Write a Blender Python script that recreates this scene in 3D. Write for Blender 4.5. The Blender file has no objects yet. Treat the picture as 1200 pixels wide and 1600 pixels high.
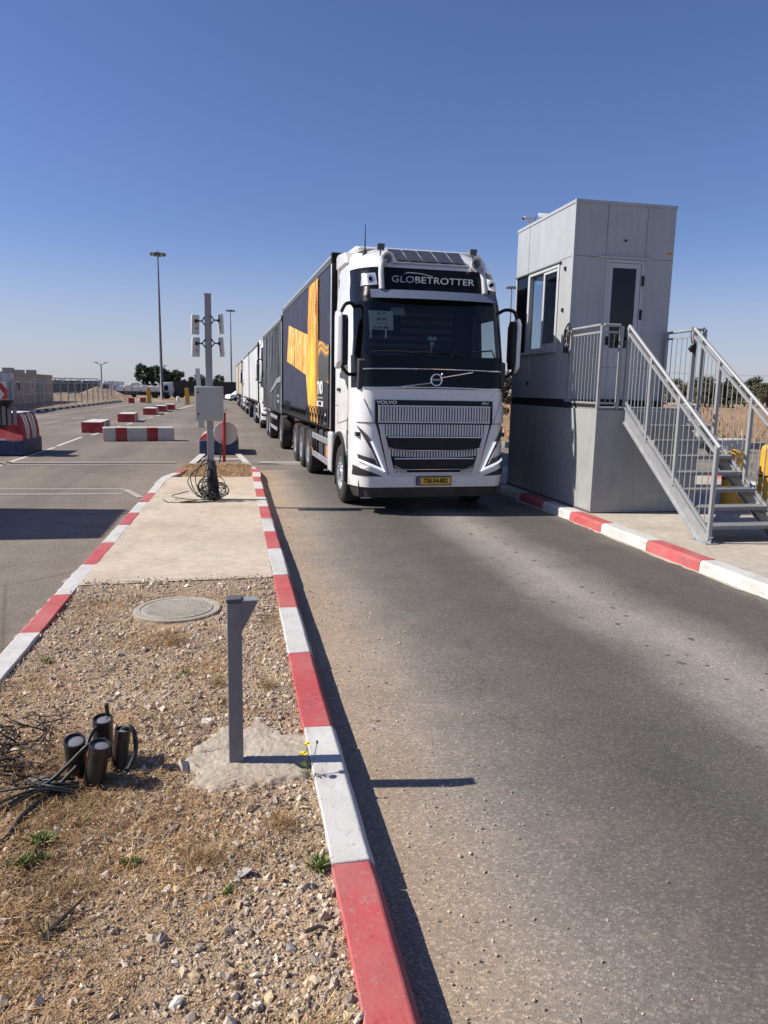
import bpy, bmesh, math, random
import numpy as np
from mathutils import Vector, Matrix, noise as mnoise

SC = bpy.context.scene
COL = SC.collection
PI = math.pi
rnd = random.Random(11)

# ------------------------------------------------------------------ camera
def make_camera():
    F, H = 1150.0, 1.95
    yaw, pitch, roll = math.radians(11.55), math.atan(192.5 / F), math.radians(1.1)
    fwd = Vector((math.sin(yaw) * math.cos(pitch), math.cos(yaw) * math.cos(pitch), -math.sin(pitch)))
    right = Vector((math.cos(yaw), -math.sin(yaw), 0))
    up = right.cross(fwd)
    r2 = right * math.cos(roll) + up * math.sin(roll)
    u2 = -right * math.sin(roll) + up * math.cos(roll)
    cd = bpy.data.cameras.new('camera')
    cd.sensor_fit = 'VERTICAL'; cd.sensor_height = 36.0; cd.lens = 36.0 * F / 1600.0
    cd.clip_start = 0.05; cd.clip_end = 9000
    cam = bpy.data.objects.new('camera', cd); COL.objects.link(cam)
    m = Matrix.Identity(4)
    for i in range(3):
        m[i][0] = r2[i]; m[i][1] = u2[i]; m[i][2] = -fwd[i]
    m[2][3] = H
    cam.matrix_world = m
    SC.camera = cam
make_camera()

# ------------------------------------------------------------------ sky and sun
SUN_DIR = Vector((-1.07, 0.155, 0.95)).normalized()      # towards the sun
SUN_EL = math.asin(SUN_DIR.z)
SUN_AZ = math.atan2(SUN_DIR.x, SUN_DIR.y)
w = bpy.data.worlds.new('World'); SC.world = w; w.use_nodes = True
nt = w.node_tree; nt.nodes.clear()
wo = nt.nodes.new('ShaderNodeOutputWorld'); bg = nt.nodes.new('ShaderNodeBackground')
sky = nt.nodes.new('ShaderNodeTexSky'); sky.sky_type = 'NISHITA'; sky.sun_disc = False
sky.sun_elevation = SUN_EL; sky.sun_rotation = SUN_AZ
sky.altitude = 300; sky.air_density = 1.0; sky.dust_density = 0.5; sky.ozone_density = 4.0
bg.inputs[1].default_value = 0.066
# a few thin high clouds low over the horizon
tc = nt.nodes.new('ShaderNodeTexCoord'); mp = nt.nodes.new('ShaderNodeMapping'); mp.inputs['Scale'].default_value = (2.0, 2.0, 14.0)
cn = nt.nodes.new('ShaderNodeTexNoise'); cn.inputs['Scale'].default_value = 2.2; cn.inputs['Detail'].default_value = 6
cr = nt.nodes.new('ShaderNodeValToRGB'); cr.color_ramp.elements[0].position = 0.47; cr.color_ramp.elements[1].position = 0.80
sep = nt.nodes.new('ShaderNodeSeparateXYZ'); er = nt.nodes.new('ShaderNodeValToRGB')
er.color_ramp.elements[0].position = 0.0; er.color_ramp.elements[0].color = (1, 1, 1, 1)
er.color_ramp.elements[1].position = 0.14; er.color_ramp.elements[1].color = (0, 0, 0, 1)
mul = nt.nodes.new('ShaderNodeMath'); mul.operation = 'MULTIPLY'
mul2 = nt.nodes.new('ShaderNodeMath'); mul2.operation = 'MULTIPLY'; mul2.inputs[1].default_value = 0.8
mx = nt.nodes.new('ShaderNodeMix'); mx.data_type = 'RGBA'
hs = nt.nodes.new('ShaderNodeMix'); hs.data_type = 'RGBA'; hs.blend_type = 'MULTIPLY'; hs.inputs[0].default_value = 1.0
hs.inputs[7].default_value = (1.0, 1.0, 1.29, 1)
L = nt.links.new
L(tc.outputs['Generated'], mp.inputs[0]); L(mp.outputs[0], cn.inputs['Vector']); L(cn.outputs['Fac'], cr.inputs[0])
L(tc.outputs['Generated'], sep.inputs[0]); L(sep.outputs['Z'], er.inputs[0])
L(cr.outputs[0], mul.inputs[0]); L(er.outputs[0], mul.inputs[1]); L(mul.outputs[0], mul2.inputs[0])
L(sky.outputs[0], hs.inputs[6]); L(hs.outputs[2], mx.inputs[6]); mx.inputs[7].default_value = (6.3, 6.5, 7.3, 1)
hz = nt.nodes.new('ShaderNodeValToRGB'); hz.color_ramp.elements[0].color = (.55, .55, .55, 1); hz.color_ramp.elements[1].color = (0, 0, 0, 1); hz.color_ramp.elements[1].position = 0.20
hz.color_ramp.interpolation = 'EASE'
hm = nt.nodes.new('ShaderNodeMath'); hm.operation = 'MAXIMUM'
L(sep.outputs['Z'], hz.inputs[0]); L(hz.outputs[0], hm.inputs[0]); L(mul2.outputs[0], hm.inputs[1]); L(hm.outputs[0], mx.inputs[0]); L(mx.outputs[2], bg.inputs[0]); L(bg.outputs[0], wo.inputs[0])
ld = bpy.data.lights.new('sun', 'SUN'); ld.energy = 5.0; ld.angle = math.radians(0.5); ld.color = (1.0, 0.94, 0.85)
lo = bpy.data.objects.new('sun', ld); COL.objects.link(lo)
lo.rotation_euler = (-SUN_DIR).to_track_quat('-Z', 'Y').to_euler()
SC.view_settings.view_transform = 'Standard'; SC.view_settings.look = 'None'
SC.view_settings.exposure = 0.44; SC.view_settings.gamma = 1.0; SC.view_settings.use_curve_mapping = False
SC.render.engine = 'CYCLES'
SC.cycles.max_bounces = 6; SC.cycles.transparent_max_bounces = 12

# ------------------------------------------------------------------ materials
class NT:
    def __init__(s, name):
        s.m = bpy.data.materials.new(name); s.m.use_nodes = True
        s.t = s.m.node_tree; s.t.nodes.clear()
        s.out = s.n('ShaderNodeOutputMaterial'); s.p = s.n('ShaderNodeBsdfPrincipled')
        s.l(s.p.outputs[0], s.out.inputs[0])
        s.tc = s.n('ShaderNodeTexCoord')
    def n(s, t, **k):
        x = s.t.nodes.new(t)
        for a, b in k.items(): setattr(x, a, b)
        return x
    def l(s, a, b): s.t.links.new(a, b)
    def setin(s, sock, v):
        if hasattr(v, 'is_linked') or hasattr(v, 'links'): s.l(v, sock)
        else: sock.default_value = v
    def noise(s, scale, detail=4, vec=None, rough=0.55, dist=0.0, stretch=None):
        x = s.n('ShaderNodeTexNoise'); x.inputs['Scale'].default_value = scale
        x.inputs['Detail'].default_value = detail; x.inputs['Roughness'].default_value = rough
        x.inputs['Distortion'].default_value = dist
        v = vec or s.tc.outputs['Object']
        if stretch:
            mp = s.n('ShaderNodeMapping'); mp.inputs['Scale'].default_value = stretch
            s.l(v, mp.inputs[0]); v = mp.outputs[0]
        s.l(v, x.inputs['Vector'])
        return x.outputs['Fac']
    def voro(s, scale, feature='F1', out='Distance', vec=None):
        x = s.n('ShaderNodeTexVoronoi'); x.feature = feature; x.inputs['Scale'].default_value = scale
        s.l(vec or s.tc.outputs['Object'], x.inputs['Vector'])
        return x.outputs[out]
    def ramp(s, fac, stops, interp='LINEAR'):
        x = s.n('ShaderNodeValToRGB'); cr = x.color_ramp; cr.interpolation = interp
        while len(cr.elements) < len(stops): cr.elements.new(0.5)
        for e, (p, c) in zip(cr.elements, stops):
            e.position = p
            e.color = (c, c, c, 1) if isinstance(c, (int, float)) else (*c[:3], 1)
        s.l(fac, x.inputs[0])
        return x.outputs[0]
    def mix(s, fac, a, b, mode='MIX'):
        x = s.n('ShaderNodeMix', data_type='RGBA', blend_type=mode)
        for i, v in ((0, fac), (6, a), (7, b)):
            if isinstance(v, tuple): x.inputs[i].default_value = (*v[:3], 1)
            elif isinstance(v, (int, float)): x.inputs[i].default_value = v if i == 0 else (v, v, v, 1)
            else: s.l(v, x.inputs[i])
        return x.outputs[2]
    def math(s, op, a, b=None, c=None):
        x = s.n('ShaderNodeMath', operation=op)
        for i, v in enumerate((a, b, c)):
            if v is None: continue
            if isinstance(v, (int, float)): x.inputs[i].default_value = v
            else: s.l(v, x.inputs[i])
        return x.outputs[0]
    def xyz(s):
        x = s.n('ShaderNodeSeparateXYZ'); s.l(s.tc.outputs['Object'], x.inputs[0]); return x.outputs
    def bump(s, h, strength=0.3, dist=0.01, prev=None):
        x = s.n('ShaderNodeBump'); x.inputs['Strength'].default_value = strength; x.inputs['Distance'].default_value = dist
        s.l(h, x.inputs['Height'])
        if prev is not None: s.l(prev, x.inputs['Normal'])
        return x.outputs[0]
    def fin(s, col=None, rough=None, metal=None, normal=None, spec=None, coat=None, tone=0.88):
        P = s.p.inputs
        if metal is None or metal < 0.5:                   # overall albedo level of the place
            col = mul3(col, tone) if isinstance(col, tuple) else s.mix(1.0, col, (tone, tone, tone), 'MULTIPLY')
        for k, v in (('Base Color', col), ('Roughness', rough), ('Metallic', metal), ('Normal', normal), ('Specular IOR Level', spec), ('Coat Weight', coat)):
            if v is None: continue
            if isinstance(v, tuple): P[k].default_value = (*v[:3], 1)
            elif isinstance(v, (int, float)): P[k].default_value = v
            else: s.l(v, P[k])
        return s.m

def mul3(c, f): return tuple(min(1.0, x * f) for x in c)

def plain(name, col, rough=0.55, metal=0.0, var=0.12, vs=3.0, bump=0.0, bs=90.0, spec=0.5, coat=0.0, streak=0.0, dirt=0.0, dirtcol=(0.20, 0.16, 0.12), rust=0.0):
    k = NT(name)
    f = k.ramp(k.noise(vs, 5), [(0.3, 0.0), (0.7, 1.0)])
    c = k.mix(f, mul3(col, 1 - var), mul3(col, 1 + var))
    if streak:
        g = k.ramp(k.noise(1.0, 6, stretch=(14, 14, 0.7)), [(0.42, 0.0), (0.75, streak)])
        c = k.mix(g, c, mul3(col, 0.45))
    if rust:
        g = k.math('MULTIPLY', k.ramp(k.noise(1.0, 7, rough=0.7, stretch=(22, 22, 1.1)), [(0.60, 0.0), (0.74, rust)]), k.ramp(k.noise(0.9, 3), [(0.45, 0.0), (0.6, 1.0)]))
        c = k.mix(g, c, (0.23, 0.13, 0.07))
    if dirt:
        g = k.ramp(k.noise(vs * 2.3, 7, rough=0.7), [(0.5, 0.0), (0.72, dirt)])
        c = k.mix(g, c, dirtcol)
    nrm = k.bump(k.noise(bs, 4), bump, 0.004) if bump else None
    r = k.ramp(k.noise(vs * 3, 4), [(0.3, max(0.03, rough - 0.07)), (0.7, min(1, rough + 0.07))])
    return k.fin(c, r, metal, nrm, spec, coat)

M = {}
M['white'] = plain('white_truck_paint', (0.77, 0.77, 0.76), 0.28, coat=0.35, var=0.04, vs=1.5, dirt=0.20, dirtcol=(0.42, 0.37, 0.31))
M['white2'] = plain('dusty_white_paint', (0.66, 0.66, 0.64), 0.45, var=0.10, dirt=0.35)
M['blackgloss'] = plain('black_gloss', (0.008, 0.009, 0.011), 0.16, var=0.05, spec=0.22)
M['roofrail'] = plain('dark_roof_rail', (0.085, 0.085, 0.088), 0.5, var=0.1)
M['slat'] = plain('grey_slat_paint', (0.20, 0.205, 0.21), 0.6, var=0.2, dirt=0.3)
M['black'] = plain('black_plastic', (0.02, 0.02, 0.022), 0.55, var=0.2, dirt=0.12)
M['chassis'] = plain('chassis_paint', (0.025, 0.025, 0.027), 0.6, var=0.3, dirt=0.35)
M['rubber'] = plain('tyre_rubber', (0.022, 0.021, 0.02), 0.8, var=0.3, vs=6, bump=0.3, dirt=0.45, dirtcol=(0.09, 0.075, 0.06))
M['chrome'] = plain('chrome', (0.72, 0.72, 0.74), 0.18, metal=1.0, var=0.04)
M['alu'] = plain('brushed_aluminium', (0.62, 0.63, 0.65), 0.38, metal=0.85, var=0.08, dirt=0.15)
M['grillegrey'] = plain('grille_grey', (0.62, 0.62, 0.63), 0.42, metal=0.2, var=0.1)
M['visor'] = plain('visor_smoked_plastic', (0.16, 0.19, 0.26), 0.2, var=0.05)
M['greyfair'] = plain('grey_fairing', (0.50, 0.51, 0.52), 0.5, var=0.06, dirt=0.15)
M['galv'] = plain('galvanised_steel', (0.40, 0.41, 0.415), 0.45, metal=0.35, var=0.12, vs=8, dirt=0.12)
M['railgrey'] = plain('grey_rail_paint', (0.35, 0.355, 0.355), 0.45, metal=0.15, var=0.07, vs=5)
M['treadgrey'] = plain('tread_grey', (0.25, 0.25, 0.25), 0.6, var=0.14, vs=9, bump=0.4, bs=60, dirt=0.3)
M['polegrey'] = plain('pole_grey_paint', (0.30, 0.305, 0.315), 0.5, var=0.06, dirt=0.1)
M['postgrey'] = plain('post_grey_paint', (0.23, 0.235, 0.24), 0.5, var=0.08, vs=9, streak=0.25, bump=0.1)
M['cabinet'] = plain('cabinet_beige_grey', (0.42, 0.43, 0.40), 0.5, var=0.05, dirt=0.06)
M['antenna'] = plain('antenna_plastic', (0.62, 0.62, 0.58), 0.5, var=0.05, streak=0.15)
M['booth'] = plain('booth_panel', (0.43, 0.445, 0.45), 0.42, var=0.06, vs=2, streak=0.22, dirt=0.14, dirtcol=(0.27, 0.24, 0.21), rust=0.35)
M['plinth'] = plain('booth_plinth_panel', (0.37, 0.375, 0.365), 0.6, var=0.07, vs=2.5, streak=0.22, bump=0.12, bs=40, dirt=0.22, rust=0.45)
M['seam'] = plain('dark_seam', (0.10, 0.105, 0.11), 0.7)
M['winframe'] = plain('window_frame_white', (0.55, 0.56, 0.56), 0.4, var=0.04)
M['doorframe'] = plain('door_frame_grey', (0.52, 0.53, 0.54), 0.42, var=0.04)
M['blk'] = plain('matt_black', (0.012, 0.012, 0.013), 0.75)
M['cable'] = plain('cable_black', (0.016, 0.017, 0.017), 0.5)
M['cablegreen'] = plain('cable_green', (0.02, 0.055, 0.04), 0.5)
M['pipe'] = plain('duct_pipe_black', (0.03, 0.029, 0.028), 0.42, var=0.2, vs=14, streak=0.3, dirt=0.3)
M['ductcap'] = plain('duct_cap_grey', (0.20, 0.21, 0.23), 0.5, var=0.15, vs=20)
M['pipered'] = plain('duct_stripe_red', (0.10, 0.02, 0.015), 0.5)
M['yellow'] = plain('yellow_post_paint', (0.74, 0.40, 0.03), 0.42, var=0.08, dirt=0.22)
M['redpaint'] = plain('red_post_paint', (0.42, 0.035, 0.035), 0.4, var=0.1)
M['blueblock'] = plain('blue_block_paint', (0.022, 0.045, 0.12), 0.6, var=0.2, dirt=0.3, bump=0.3, bs=40)
M['ambulight'] = plain('orange_lamp_lens', (0.75, 0.16, 0.02), 0.25)
M['redlens'] = plain('red_lamp_lens', (0.5, 0.02, 0.02), 0.25)
M['placard'] = plain('orange_placard', (0.80, 0.20, 0.05), 0.5, var=0.08)
M['plate'] = plain('yellow_number_plate', (0.80, 0.47, 0.04), 0.4, var=0.03)
M['plateblue'] = plain('plate_blue', (0.02, 0.07, 0.35), 0.4)
M['ink'] = plain('black_lettering', (0.01, 0.01, 0.01), 0.6)
M['silver'] = plain('silver_lettering', (0.60, 0.61, 0.63), 0.3, metal=0.6)
M['signgrey'] = plain('sign_lettering_grey', (0.42, 0.44, 0.48), 0.4, var=0.05)
M['drl'] = plain('clear_lamp_white', (0.85, 0.86, 0.88), 0.15)
M['lampdark'] = plain('dark_lamp_glass', (0.05, 0.052, 0.058), 0.12, spec=0.5)
M['lamp'] = plain('lamp_reflector', (0.75, 0.76, 0.78), 0.12, metal=0.7)
def lit(name, col, strength):
    k = NT(name); k.p.inputs['Emission Color'].default_value = (*col, 1); k.p.inputs['Emission Strength'].default_value = strength
    return k.fin(col, 0.2)
M['drl_on'] = lit('lit_running_light', (0.92, 0.95, 1.0), 0.5)
M['paper'] = plain('permit_paper', (0.62, 0.70, 0.66), 0.7)
M['solar'] = plain('solar_cell', (0.05, 0.052, 0.06), 0.35, var=0.15, vs=10)
M['curtainnavy'] = plain('curtain_navy_pvc', (0.040, 0.041, 0.068), 0.6, spec=0.25, var=0.2, vs=1.2, streak=0.3)
M['curtaindark'] = plain('curtain_black_pvc', (0.016, 0.017, 0.02), 0.45, var=0.2)
M['seatdark'] = plain('seat_fabric', (0.03, 0.03, 0.035), 0.9)
M['dash'] = plain('dashboard_plastic', (0.035, 0.035, 0.04), 0.7)
M['beige'] = plain('cab_lining', (0.075, 0.07, 0.06), 0.9)
M['skin'] = plain('skin', (0.36, 0.20, 0.13), 0.6, var=0.06)
M['hair'] = plain('dark_hair', (0.015, 0.012, 0.01), 0.7)
M['hivis'] = plain('hi_vis_vest', (0.62, 0.66, 0.04), 0.7)
M['shirt'] = plain('dark_shirt', (0.03, 0.035, 0.05), 0.85)
M['flagred'] = plain('flag_red', (0.10, 0.014, 0.018), 0.85)
M['flagwhite'] = plain('flag_white', (0.15, 0.145, 0.14), 0.85)
M['flagblue'] = plain('flag_blue', (0.014, 0.02, 0.07), 0.85)
M['bark'] = plain('bark', (0.11, 0.08, 0.055), 0.9, var=0.3, bump=0.5)
M['tan_wall'] = plain('tan_stone_wall', (0.47, 0.32, 0.225), 0.9, var=0.12, vs=0.6, bump=0.3, bs=12)
M['roofgrey'] = plain('roof_grey', (0.30, 0.29, 0.28), 0.8)
M['mesh_wire'] = plain('fence_wire', (0.40, 0.41, 0.42), 0.5, metal=0.5)
M['darkkerb'] = plain('kerb_black_paint', (0.025, 0.025, 0.025), 0.7)
M['mastgrey'] = plain('mast_steel', (0.15, 0.155, 0.165), 0.5, metal=0.4)
M['carwhite'] = plain('white_car_paint', (0.78, 0.78, 0.77), 0.3, var=0.02)
M['tarpgreen'] = plain('dark_green_tarp', (0.075, 0.088, 0.078), 0.75, var=0.25, vs=2)
M['petal'] = plain('yellow_petal', (0.85, 0.66, 0.015), 0.5, var=0.08)
M['stemgreen'] = plain('stem_green', (0.10, 0.13, 0.04), 0.6)
M['weedgreen'] = plain('weed_leaf', (0.20, 0.28, 0.075), 0.6, var=0.35, vs=25)
M['twig'] = plain('dead_twig', (0.045, 0.035, 0.028), 0.85, var=0.3, vs=20)

def glass(name, tint=(0.5, 0.55, 0.55), refl=1.0):
    k = NT(name); k.t.nodes.remove(k.p)
    tr = k.n('ShaderNodeBsdfTransparent'); tr.inputs[0].default_value = (*tint, 1)
    gl = k.n('ShaderNodeBsdfGlossy'); gl.inputs['Roughness'].default_value = 0.02
    lw = k.n('ShaderNodeLayerWeight'); lw.inputs['Blend'].default_value = 0.5
    fr = k.math('MULTIPLY_ADD', k.math('POWER', lw.outputs['Facing'], 5.0), 0.95, 0.045)
    mxs = k.n('ShaderNodeMixShader')
    k.l(k.math('MULTIPLY', fr, refl), mxs.inputs[0]); k.l(tr.outputs[0], mxs.inputs[1]); k.l(gl.outputs[0], mxs.inputs[2])
    k.l(mxs.outputs[0], k.out.inputs[0])
    return k.m
M['windscreen'] = glass('windscreen_glass', (0.50, 0.55, 0.54))
M['sideglass'] = glass('side_window_glass', (0.90, 0.93, 0.95))
M['boothglass'] = glass('booth_window_glass', (0.22, 0.23, 0.25), 0.8)
M['doorglass'] = glass('booth_door_glass', (0.10, 0.10, 0.13), 1.0)
M['headglass'] = glass('headlight_glass', (0.75, 0.75, 0.78))

def asphalt_lane():
    k = NT('lane_asphalt'); X = k.xyz()
    wob = k.noise(0.35, 3)
    fine = k.noise(3.2, 6, rough=0.7)
    x = k.math('ADD', X[0], k.math('MULTIPLY', k.math('SUBTRACT', wob, 0.5), 0.9))
    x = k.math('ADD', x, k.math('MULTIPLY', k.math('SUBTRACT', fine, 0.5), 0.35))
    u = k.math('DIVIDE', k.math('SUBTRACT', x, 0.4), 5.0)                     # 0 at the left kerb, 1 at the right one
    base = k.ramp(u, [(0.0, (0.35, 0.26, 0.175)), (0.07, (0.37, 0.285, 0.205)), (0.125, (0.295, 0.248, 0.20)), (0.19, (0.19, 0.167, 0.143)), (0.25, (0.145, 0.128, 0.111)), (0.36, (0.108, 0.096, 0.085)),
                      (0.45, (0.122, 0.109, 0.097)), (0.52, (0.24, 0.216, 0.188)), (0.59, (0.31, 0.278, 0.24)), (0.66, (0.21, 0.188, 0.163)), (0.74, (0.115, 0.102, 0.090)), (0.88, (0.112, 0.099, 0.087)), (0.97, (0.20, 0.178, 0.152))])
    chip = k.voro(115.0, 'F1', 'Color')
    cs = k.n('ShaderNodeSeparateColor'); k.l(chip, cs.inputs[0])
    agg = k.ramp(cs.outputs[0], [(0.0, 0.66), (0.35, 0.88), (0.72, 1.02), (0.86, 1.22), (0.97, 1.6), (1.0, 1.95)])
    c = k.mix(0.85, base, agg, 'MULTIPLY')
    big = k.ramp(k.noise(1.1, 6, rough=0.65), [(0.3, 0.84), (0.7, 1.14)])
    c = k.mix(1.0, c, big, 'MULTIPLY')
    pits = k.ramp(k.voro(60, 'F1', 'Distance'), [(0.0, 0.45), (0.2, 1.0)])
    c = k.mix(k.ramp(k.noise(9.0, 3), [(0.5, 0.0), (0.65, 0.8)]), c, k.mix(1.0, c, pits, 'MULTIPLY'))
    # oil drips along the middle of the lane
    vd = k.n('ShaderNodeTexVoronoi'); vd.voronoi_dimensions = '2D'; vd.inputs['Scale'].default_value = 4.3
    wv = k.n('ShaderNodeVectorMath', operation='ADD'); nz = k.n('ShaderNodeTexNoise'); nz.inputs['Scale'].default_value = 14
    sc = k.n('ShaderNodeVectorMath', operation='SCALE'); sc.inputs['Scale'].default_value = 0.06
    k.l(k.tc.outputs['Object'], nz.inputs['Vector']); k.l(nz.outputs['Color'], sc.inputs[0])
    k.l(k.tc.outputs['Object'], wv.inputs[0]); k.l(sc.outputs[0], wv.inputs[1]); k.l(wv.outputs[0], vd.inputs['Vector'])
    cs2 = k.n('ShaderNodeSeparateColor'); k.l(vd.outputs['Color'], cs2.inputs[0])
    rad = k.math('MULTIPLY', cs2.outputs[1], 0.13)
    spot = k.math('LESS_THAN', vd.outputs['Distance'], rad)
    spot = k.math('MULTIPLY', spot, k.math('GREATER_THAN', cs2.outputs[0], 0.35))
    strip = k.ramp(u, [(0.42, 0.0), (0.54, 0.8), (0.66, 0.8), (0.8, 0.0)])
    spot = k.math('MULTIPLY', spot, strip)
    c = k.mix(spot, c, (0.055, 0.05, 0.048))
    cw = k.n('ShaderNodeVectorMath', operation='ADD'); cz = k.n('ShaderNodeTexNoise'); cz.inputs['Scale'].default_value = 3.0; cz.inputs['Detail'].default_value = 5
    cs3 = k.n('ShaderNodeVectorMath', operation='SCALE'); cs3.inputs['Scale'].default_value = 0.5
    k.l(k.tc.outputs['Object'], cz.inputs['Vector']); k.l(cz.outputs['Color'], cs3.inputs[0]); k.l(k.tc.outputs['Object'], cw.inputs[0]); k.l(cs3.outputs[0], cw.inputs[1])
    crack = k.ramp(k.voro(0.42, 'DISTANCE_TO_EDGE', 'Distance', cw.outputs[0]), [(0.0, 1.0), (0.0022, 0.0)])
    c = k.mix(k.math('MULTIPLY', crack, k.ramp(k.noise(0.7, 3), [(0.46, 0.0), (0.60, 0.7)])), c, (0.055, 0.05, 0.045))
    sandy = k.ramp(k.noise(4.5, 7, rough=0.72), [(0.55, 0.0), (0.72, 0.55)])
    c = k.mix(k.math('MULTIPLY', sandy, k.ramp(u, [(0.05, 1.0), (0.34, 0.0)])), c, (0.43, 0.33, 0.235))
    h = k.math('MULTIPLY', k.voro(115.0), 1.0)
    nrm = k.bump(h, 0.35, 0.005)
    nrm = k.bump(k.noise(150, 4, rough=0.7), 0.5, 0.004, nrm)
    nrm = k.bump(k.noise(14, 5), 0.2, 0.01, nrm)
    return k.fin(c, 0.82, 0.0, nrm, 0.35)
def asphalt_yard():
    k = NT('yard_asphalt')
    f = k.noise(0.25, 7, rough=0.62)
    c = k.ramp(f, [(0.25, (0.168, 0.140, 0.113)), (0.5, (0.215, 0.180, 0.146)), (0.75, (0.285, 0.243, 0.198))])
    tr = k.ramp(k.noise(0.5, 5, stretch=(1.6, 0.10, 1)), [(0.35, 0.80), (0.65, 1.12)])
    c = k.mix(1.0, c, tr, 'MULTIPLY')
    cs = k.n('ShaderNodeSeparateColor'); k.l(k.voro(90.0, 'F1', 'Color'), cs.inputs[0])
    agg = k.ramp(cs.outputs[0], [(0.0, 0.7), (0.7, 1.0), (0.9, 1.3), (1.0, 1.7)])
    c = k.mix(0.7, c, agg, 'MULTIPLY')
    st = k.ramp(k.noise(2.2, 8, rough=0.75), [(0.52, 0.0), (0.74, 0.55)])
    c = k.mix(st, c, (0.30, 0.265, 0.225))
    crack = k.ramp(k.voro(0.33, 'DISTANCE_TO_EDGE', 'Distance'), [(0.0, 0.45), (0.006, 1.0)])
    c = k.mix(0.6, c, k.mix(1.0, c, crack, 'MULTIPLY'))
    nrm = k.bump(k.voro(90.0), 0.5, 0.006)
    return k.fin(c, 0.85, 0.0, nrm, 0.3)
def concrete(name, col, sc=1.0, tint=(0.42, 0.33, 0.24)):
    k = NT(name)
    c = k.ramp(k.noise(1.3 * sc, 7, rough=0.65), [(0.25, mul3(col, 0.74)), (0.5, col), (0.78, mul3(col, 1.16))])
    c = k.mix(k.ramp(k.noise(0.7 * sc, 5), [(0.42, 0.0), (0.70, 0.55)]), c, tint)
    c = k.mix(k.ramp(k.noise(38 * sc, 4), [(0.35, 0.22), (0.6, 0.0)]), c, mul3(col, 0.55))
    sp = k.ramp(k.noise(5.5 * sc, 6, rough=0.75), [(0.56, 0.0), (0.74, 0.5)])
    c = k.mix(sp, c, mul3(col, 0.60))
    rg = k.ramp(k.noise(9 * sc, 6, rough=0.7), [(0.35, 0.86), (0.65, 1.10)])
    c = k.mix(1.0, c, rg, 'MULTIPLY')
    n = k.bump(k.noise(45 * sc, 6), 0.45, 0.006)
    n = k.bump(k.noise(6 * sc, 5), 0.3, 0.02, n)
    return k.fin(c, 0.88, 0.0, n, 0.3)
def kerb_paint(name, col, wear=0.3):
    k = NT(name)
    c = k.mix(k.ramp(k.noise(4.0, 6), [(0.3, 0.0), (0.7, 1.0)]), mul3(col, 0.88), mul3(col, 1.08))
    dust = k.ramp(k.noise(2.2, 7, rough=0.7), [(0.42, 0.0), (0.78, 0.42)])
    c = k.mix(dust, c, (0.42, 0.35, 0.28))
    chips = k.ramp(k.noise(26, 7, rough=0.72), [(0.585, 0.0), (0.625, wear * 2.4)])
    c = k.mix(chips, c, (0.36, 0.31, 0.26))
    sc = k.ramp(k.noise(1.0, 6, rough=0.7, stretch=(9, 1.6, 22)), [(0.60, 0.0), (0.72, 0.45)])
    c = k.mix(sc, c, (0.14, 0.125, 0.115))
    dk = k.ramp(k.noise(55, 3), [(0.22, 0.55), (0.34, 0.0)])
    c = k.mix(dk, c, mul3(col, 0.45))
    n = k.bump(k.noise(70, 5), 0.4, 0.004); n = k.bump(k.noise(9, 5), 0.35, 0.012, n)
    return k.fin(c, 0.72, 0.0, n, 0.35)
def soil():
    k = NT('gravelly_soil')
    c = k.ramp(k.noise(2.2, 8, rough=0.68), [(0.22, (0.26, 0.175, 0.11)), (0.48, (0.39, 0.285, 0.19)), (0.76, (0.52, 0.41, 0.295))])
    g = k.ramp(k.noise(30, 6, rough=0.75), [(0.3, 0.62), (0.5, 1.0), (0.72, 1.3)])
    c = k.mix(1.0, c, g, 'MULTIPLY')
    cs = k.n('ShaderNodeSeparateColor'); k.l(k.voro(120.0, 'F1', 'Color'), cs.inputs[0])
    c = k.mix(0.65, c, k.ramp(cs.outputs[0], [(0.0, 0.55), (0.5, 0.95), (1.0, 1.45)]), 'MULTIPLY')
    n = k.bump(k.voro(120), 0.8, 0.008); n = k.bump(k.noise(34, 7, rough=0.7), 0.8, 0.015, n)
    return k.fin(c, 0.95, 0.0, n, 0.2, tone=0.98)
def attr_mat(name, rough=0.85, bump=0.0, bs=60):
    k = NT(name); a = k.n('ShaderNodeAttribute'); a.attribute_name = 'tone'
    c = k.mix(1.0, a.outputs['Color'], k.ramp(k.noise(bs, 5), [(0.3, 0.82), (0.7, 1.15)]), 'MULTIPLY')
    n = k.bump(k.noise(bs * 2, 4), bump, 0.003) if bump else None
    return k.fin(c, rough, 0.0, n, 0.3, tone=1.0)
def field_mat(name, a, b, c_, sc=0.06):
    k = NT(name)
    col = k.ramp(k.noise(sc, 8, rough=0.7, stretch=(0.5, 1.6, 1)), [(0.30, a), (0.47, b), (0.60, c_), (0.74, b)])
    g = k.ramp(k.noise(2.5, 8, rough=0.8), [(0.3, 0.6), (0.5, 1.0), (0.7, 1.35)])
    col = k.mix(1.0, col, g, 'MULTIPLY')
    n = k.bump(k.noise(3.5, 7, rough=0.75), 1.0, 0.25)
    return k.fin(col, 0.95, 0.0, n, 0.15)
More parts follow.
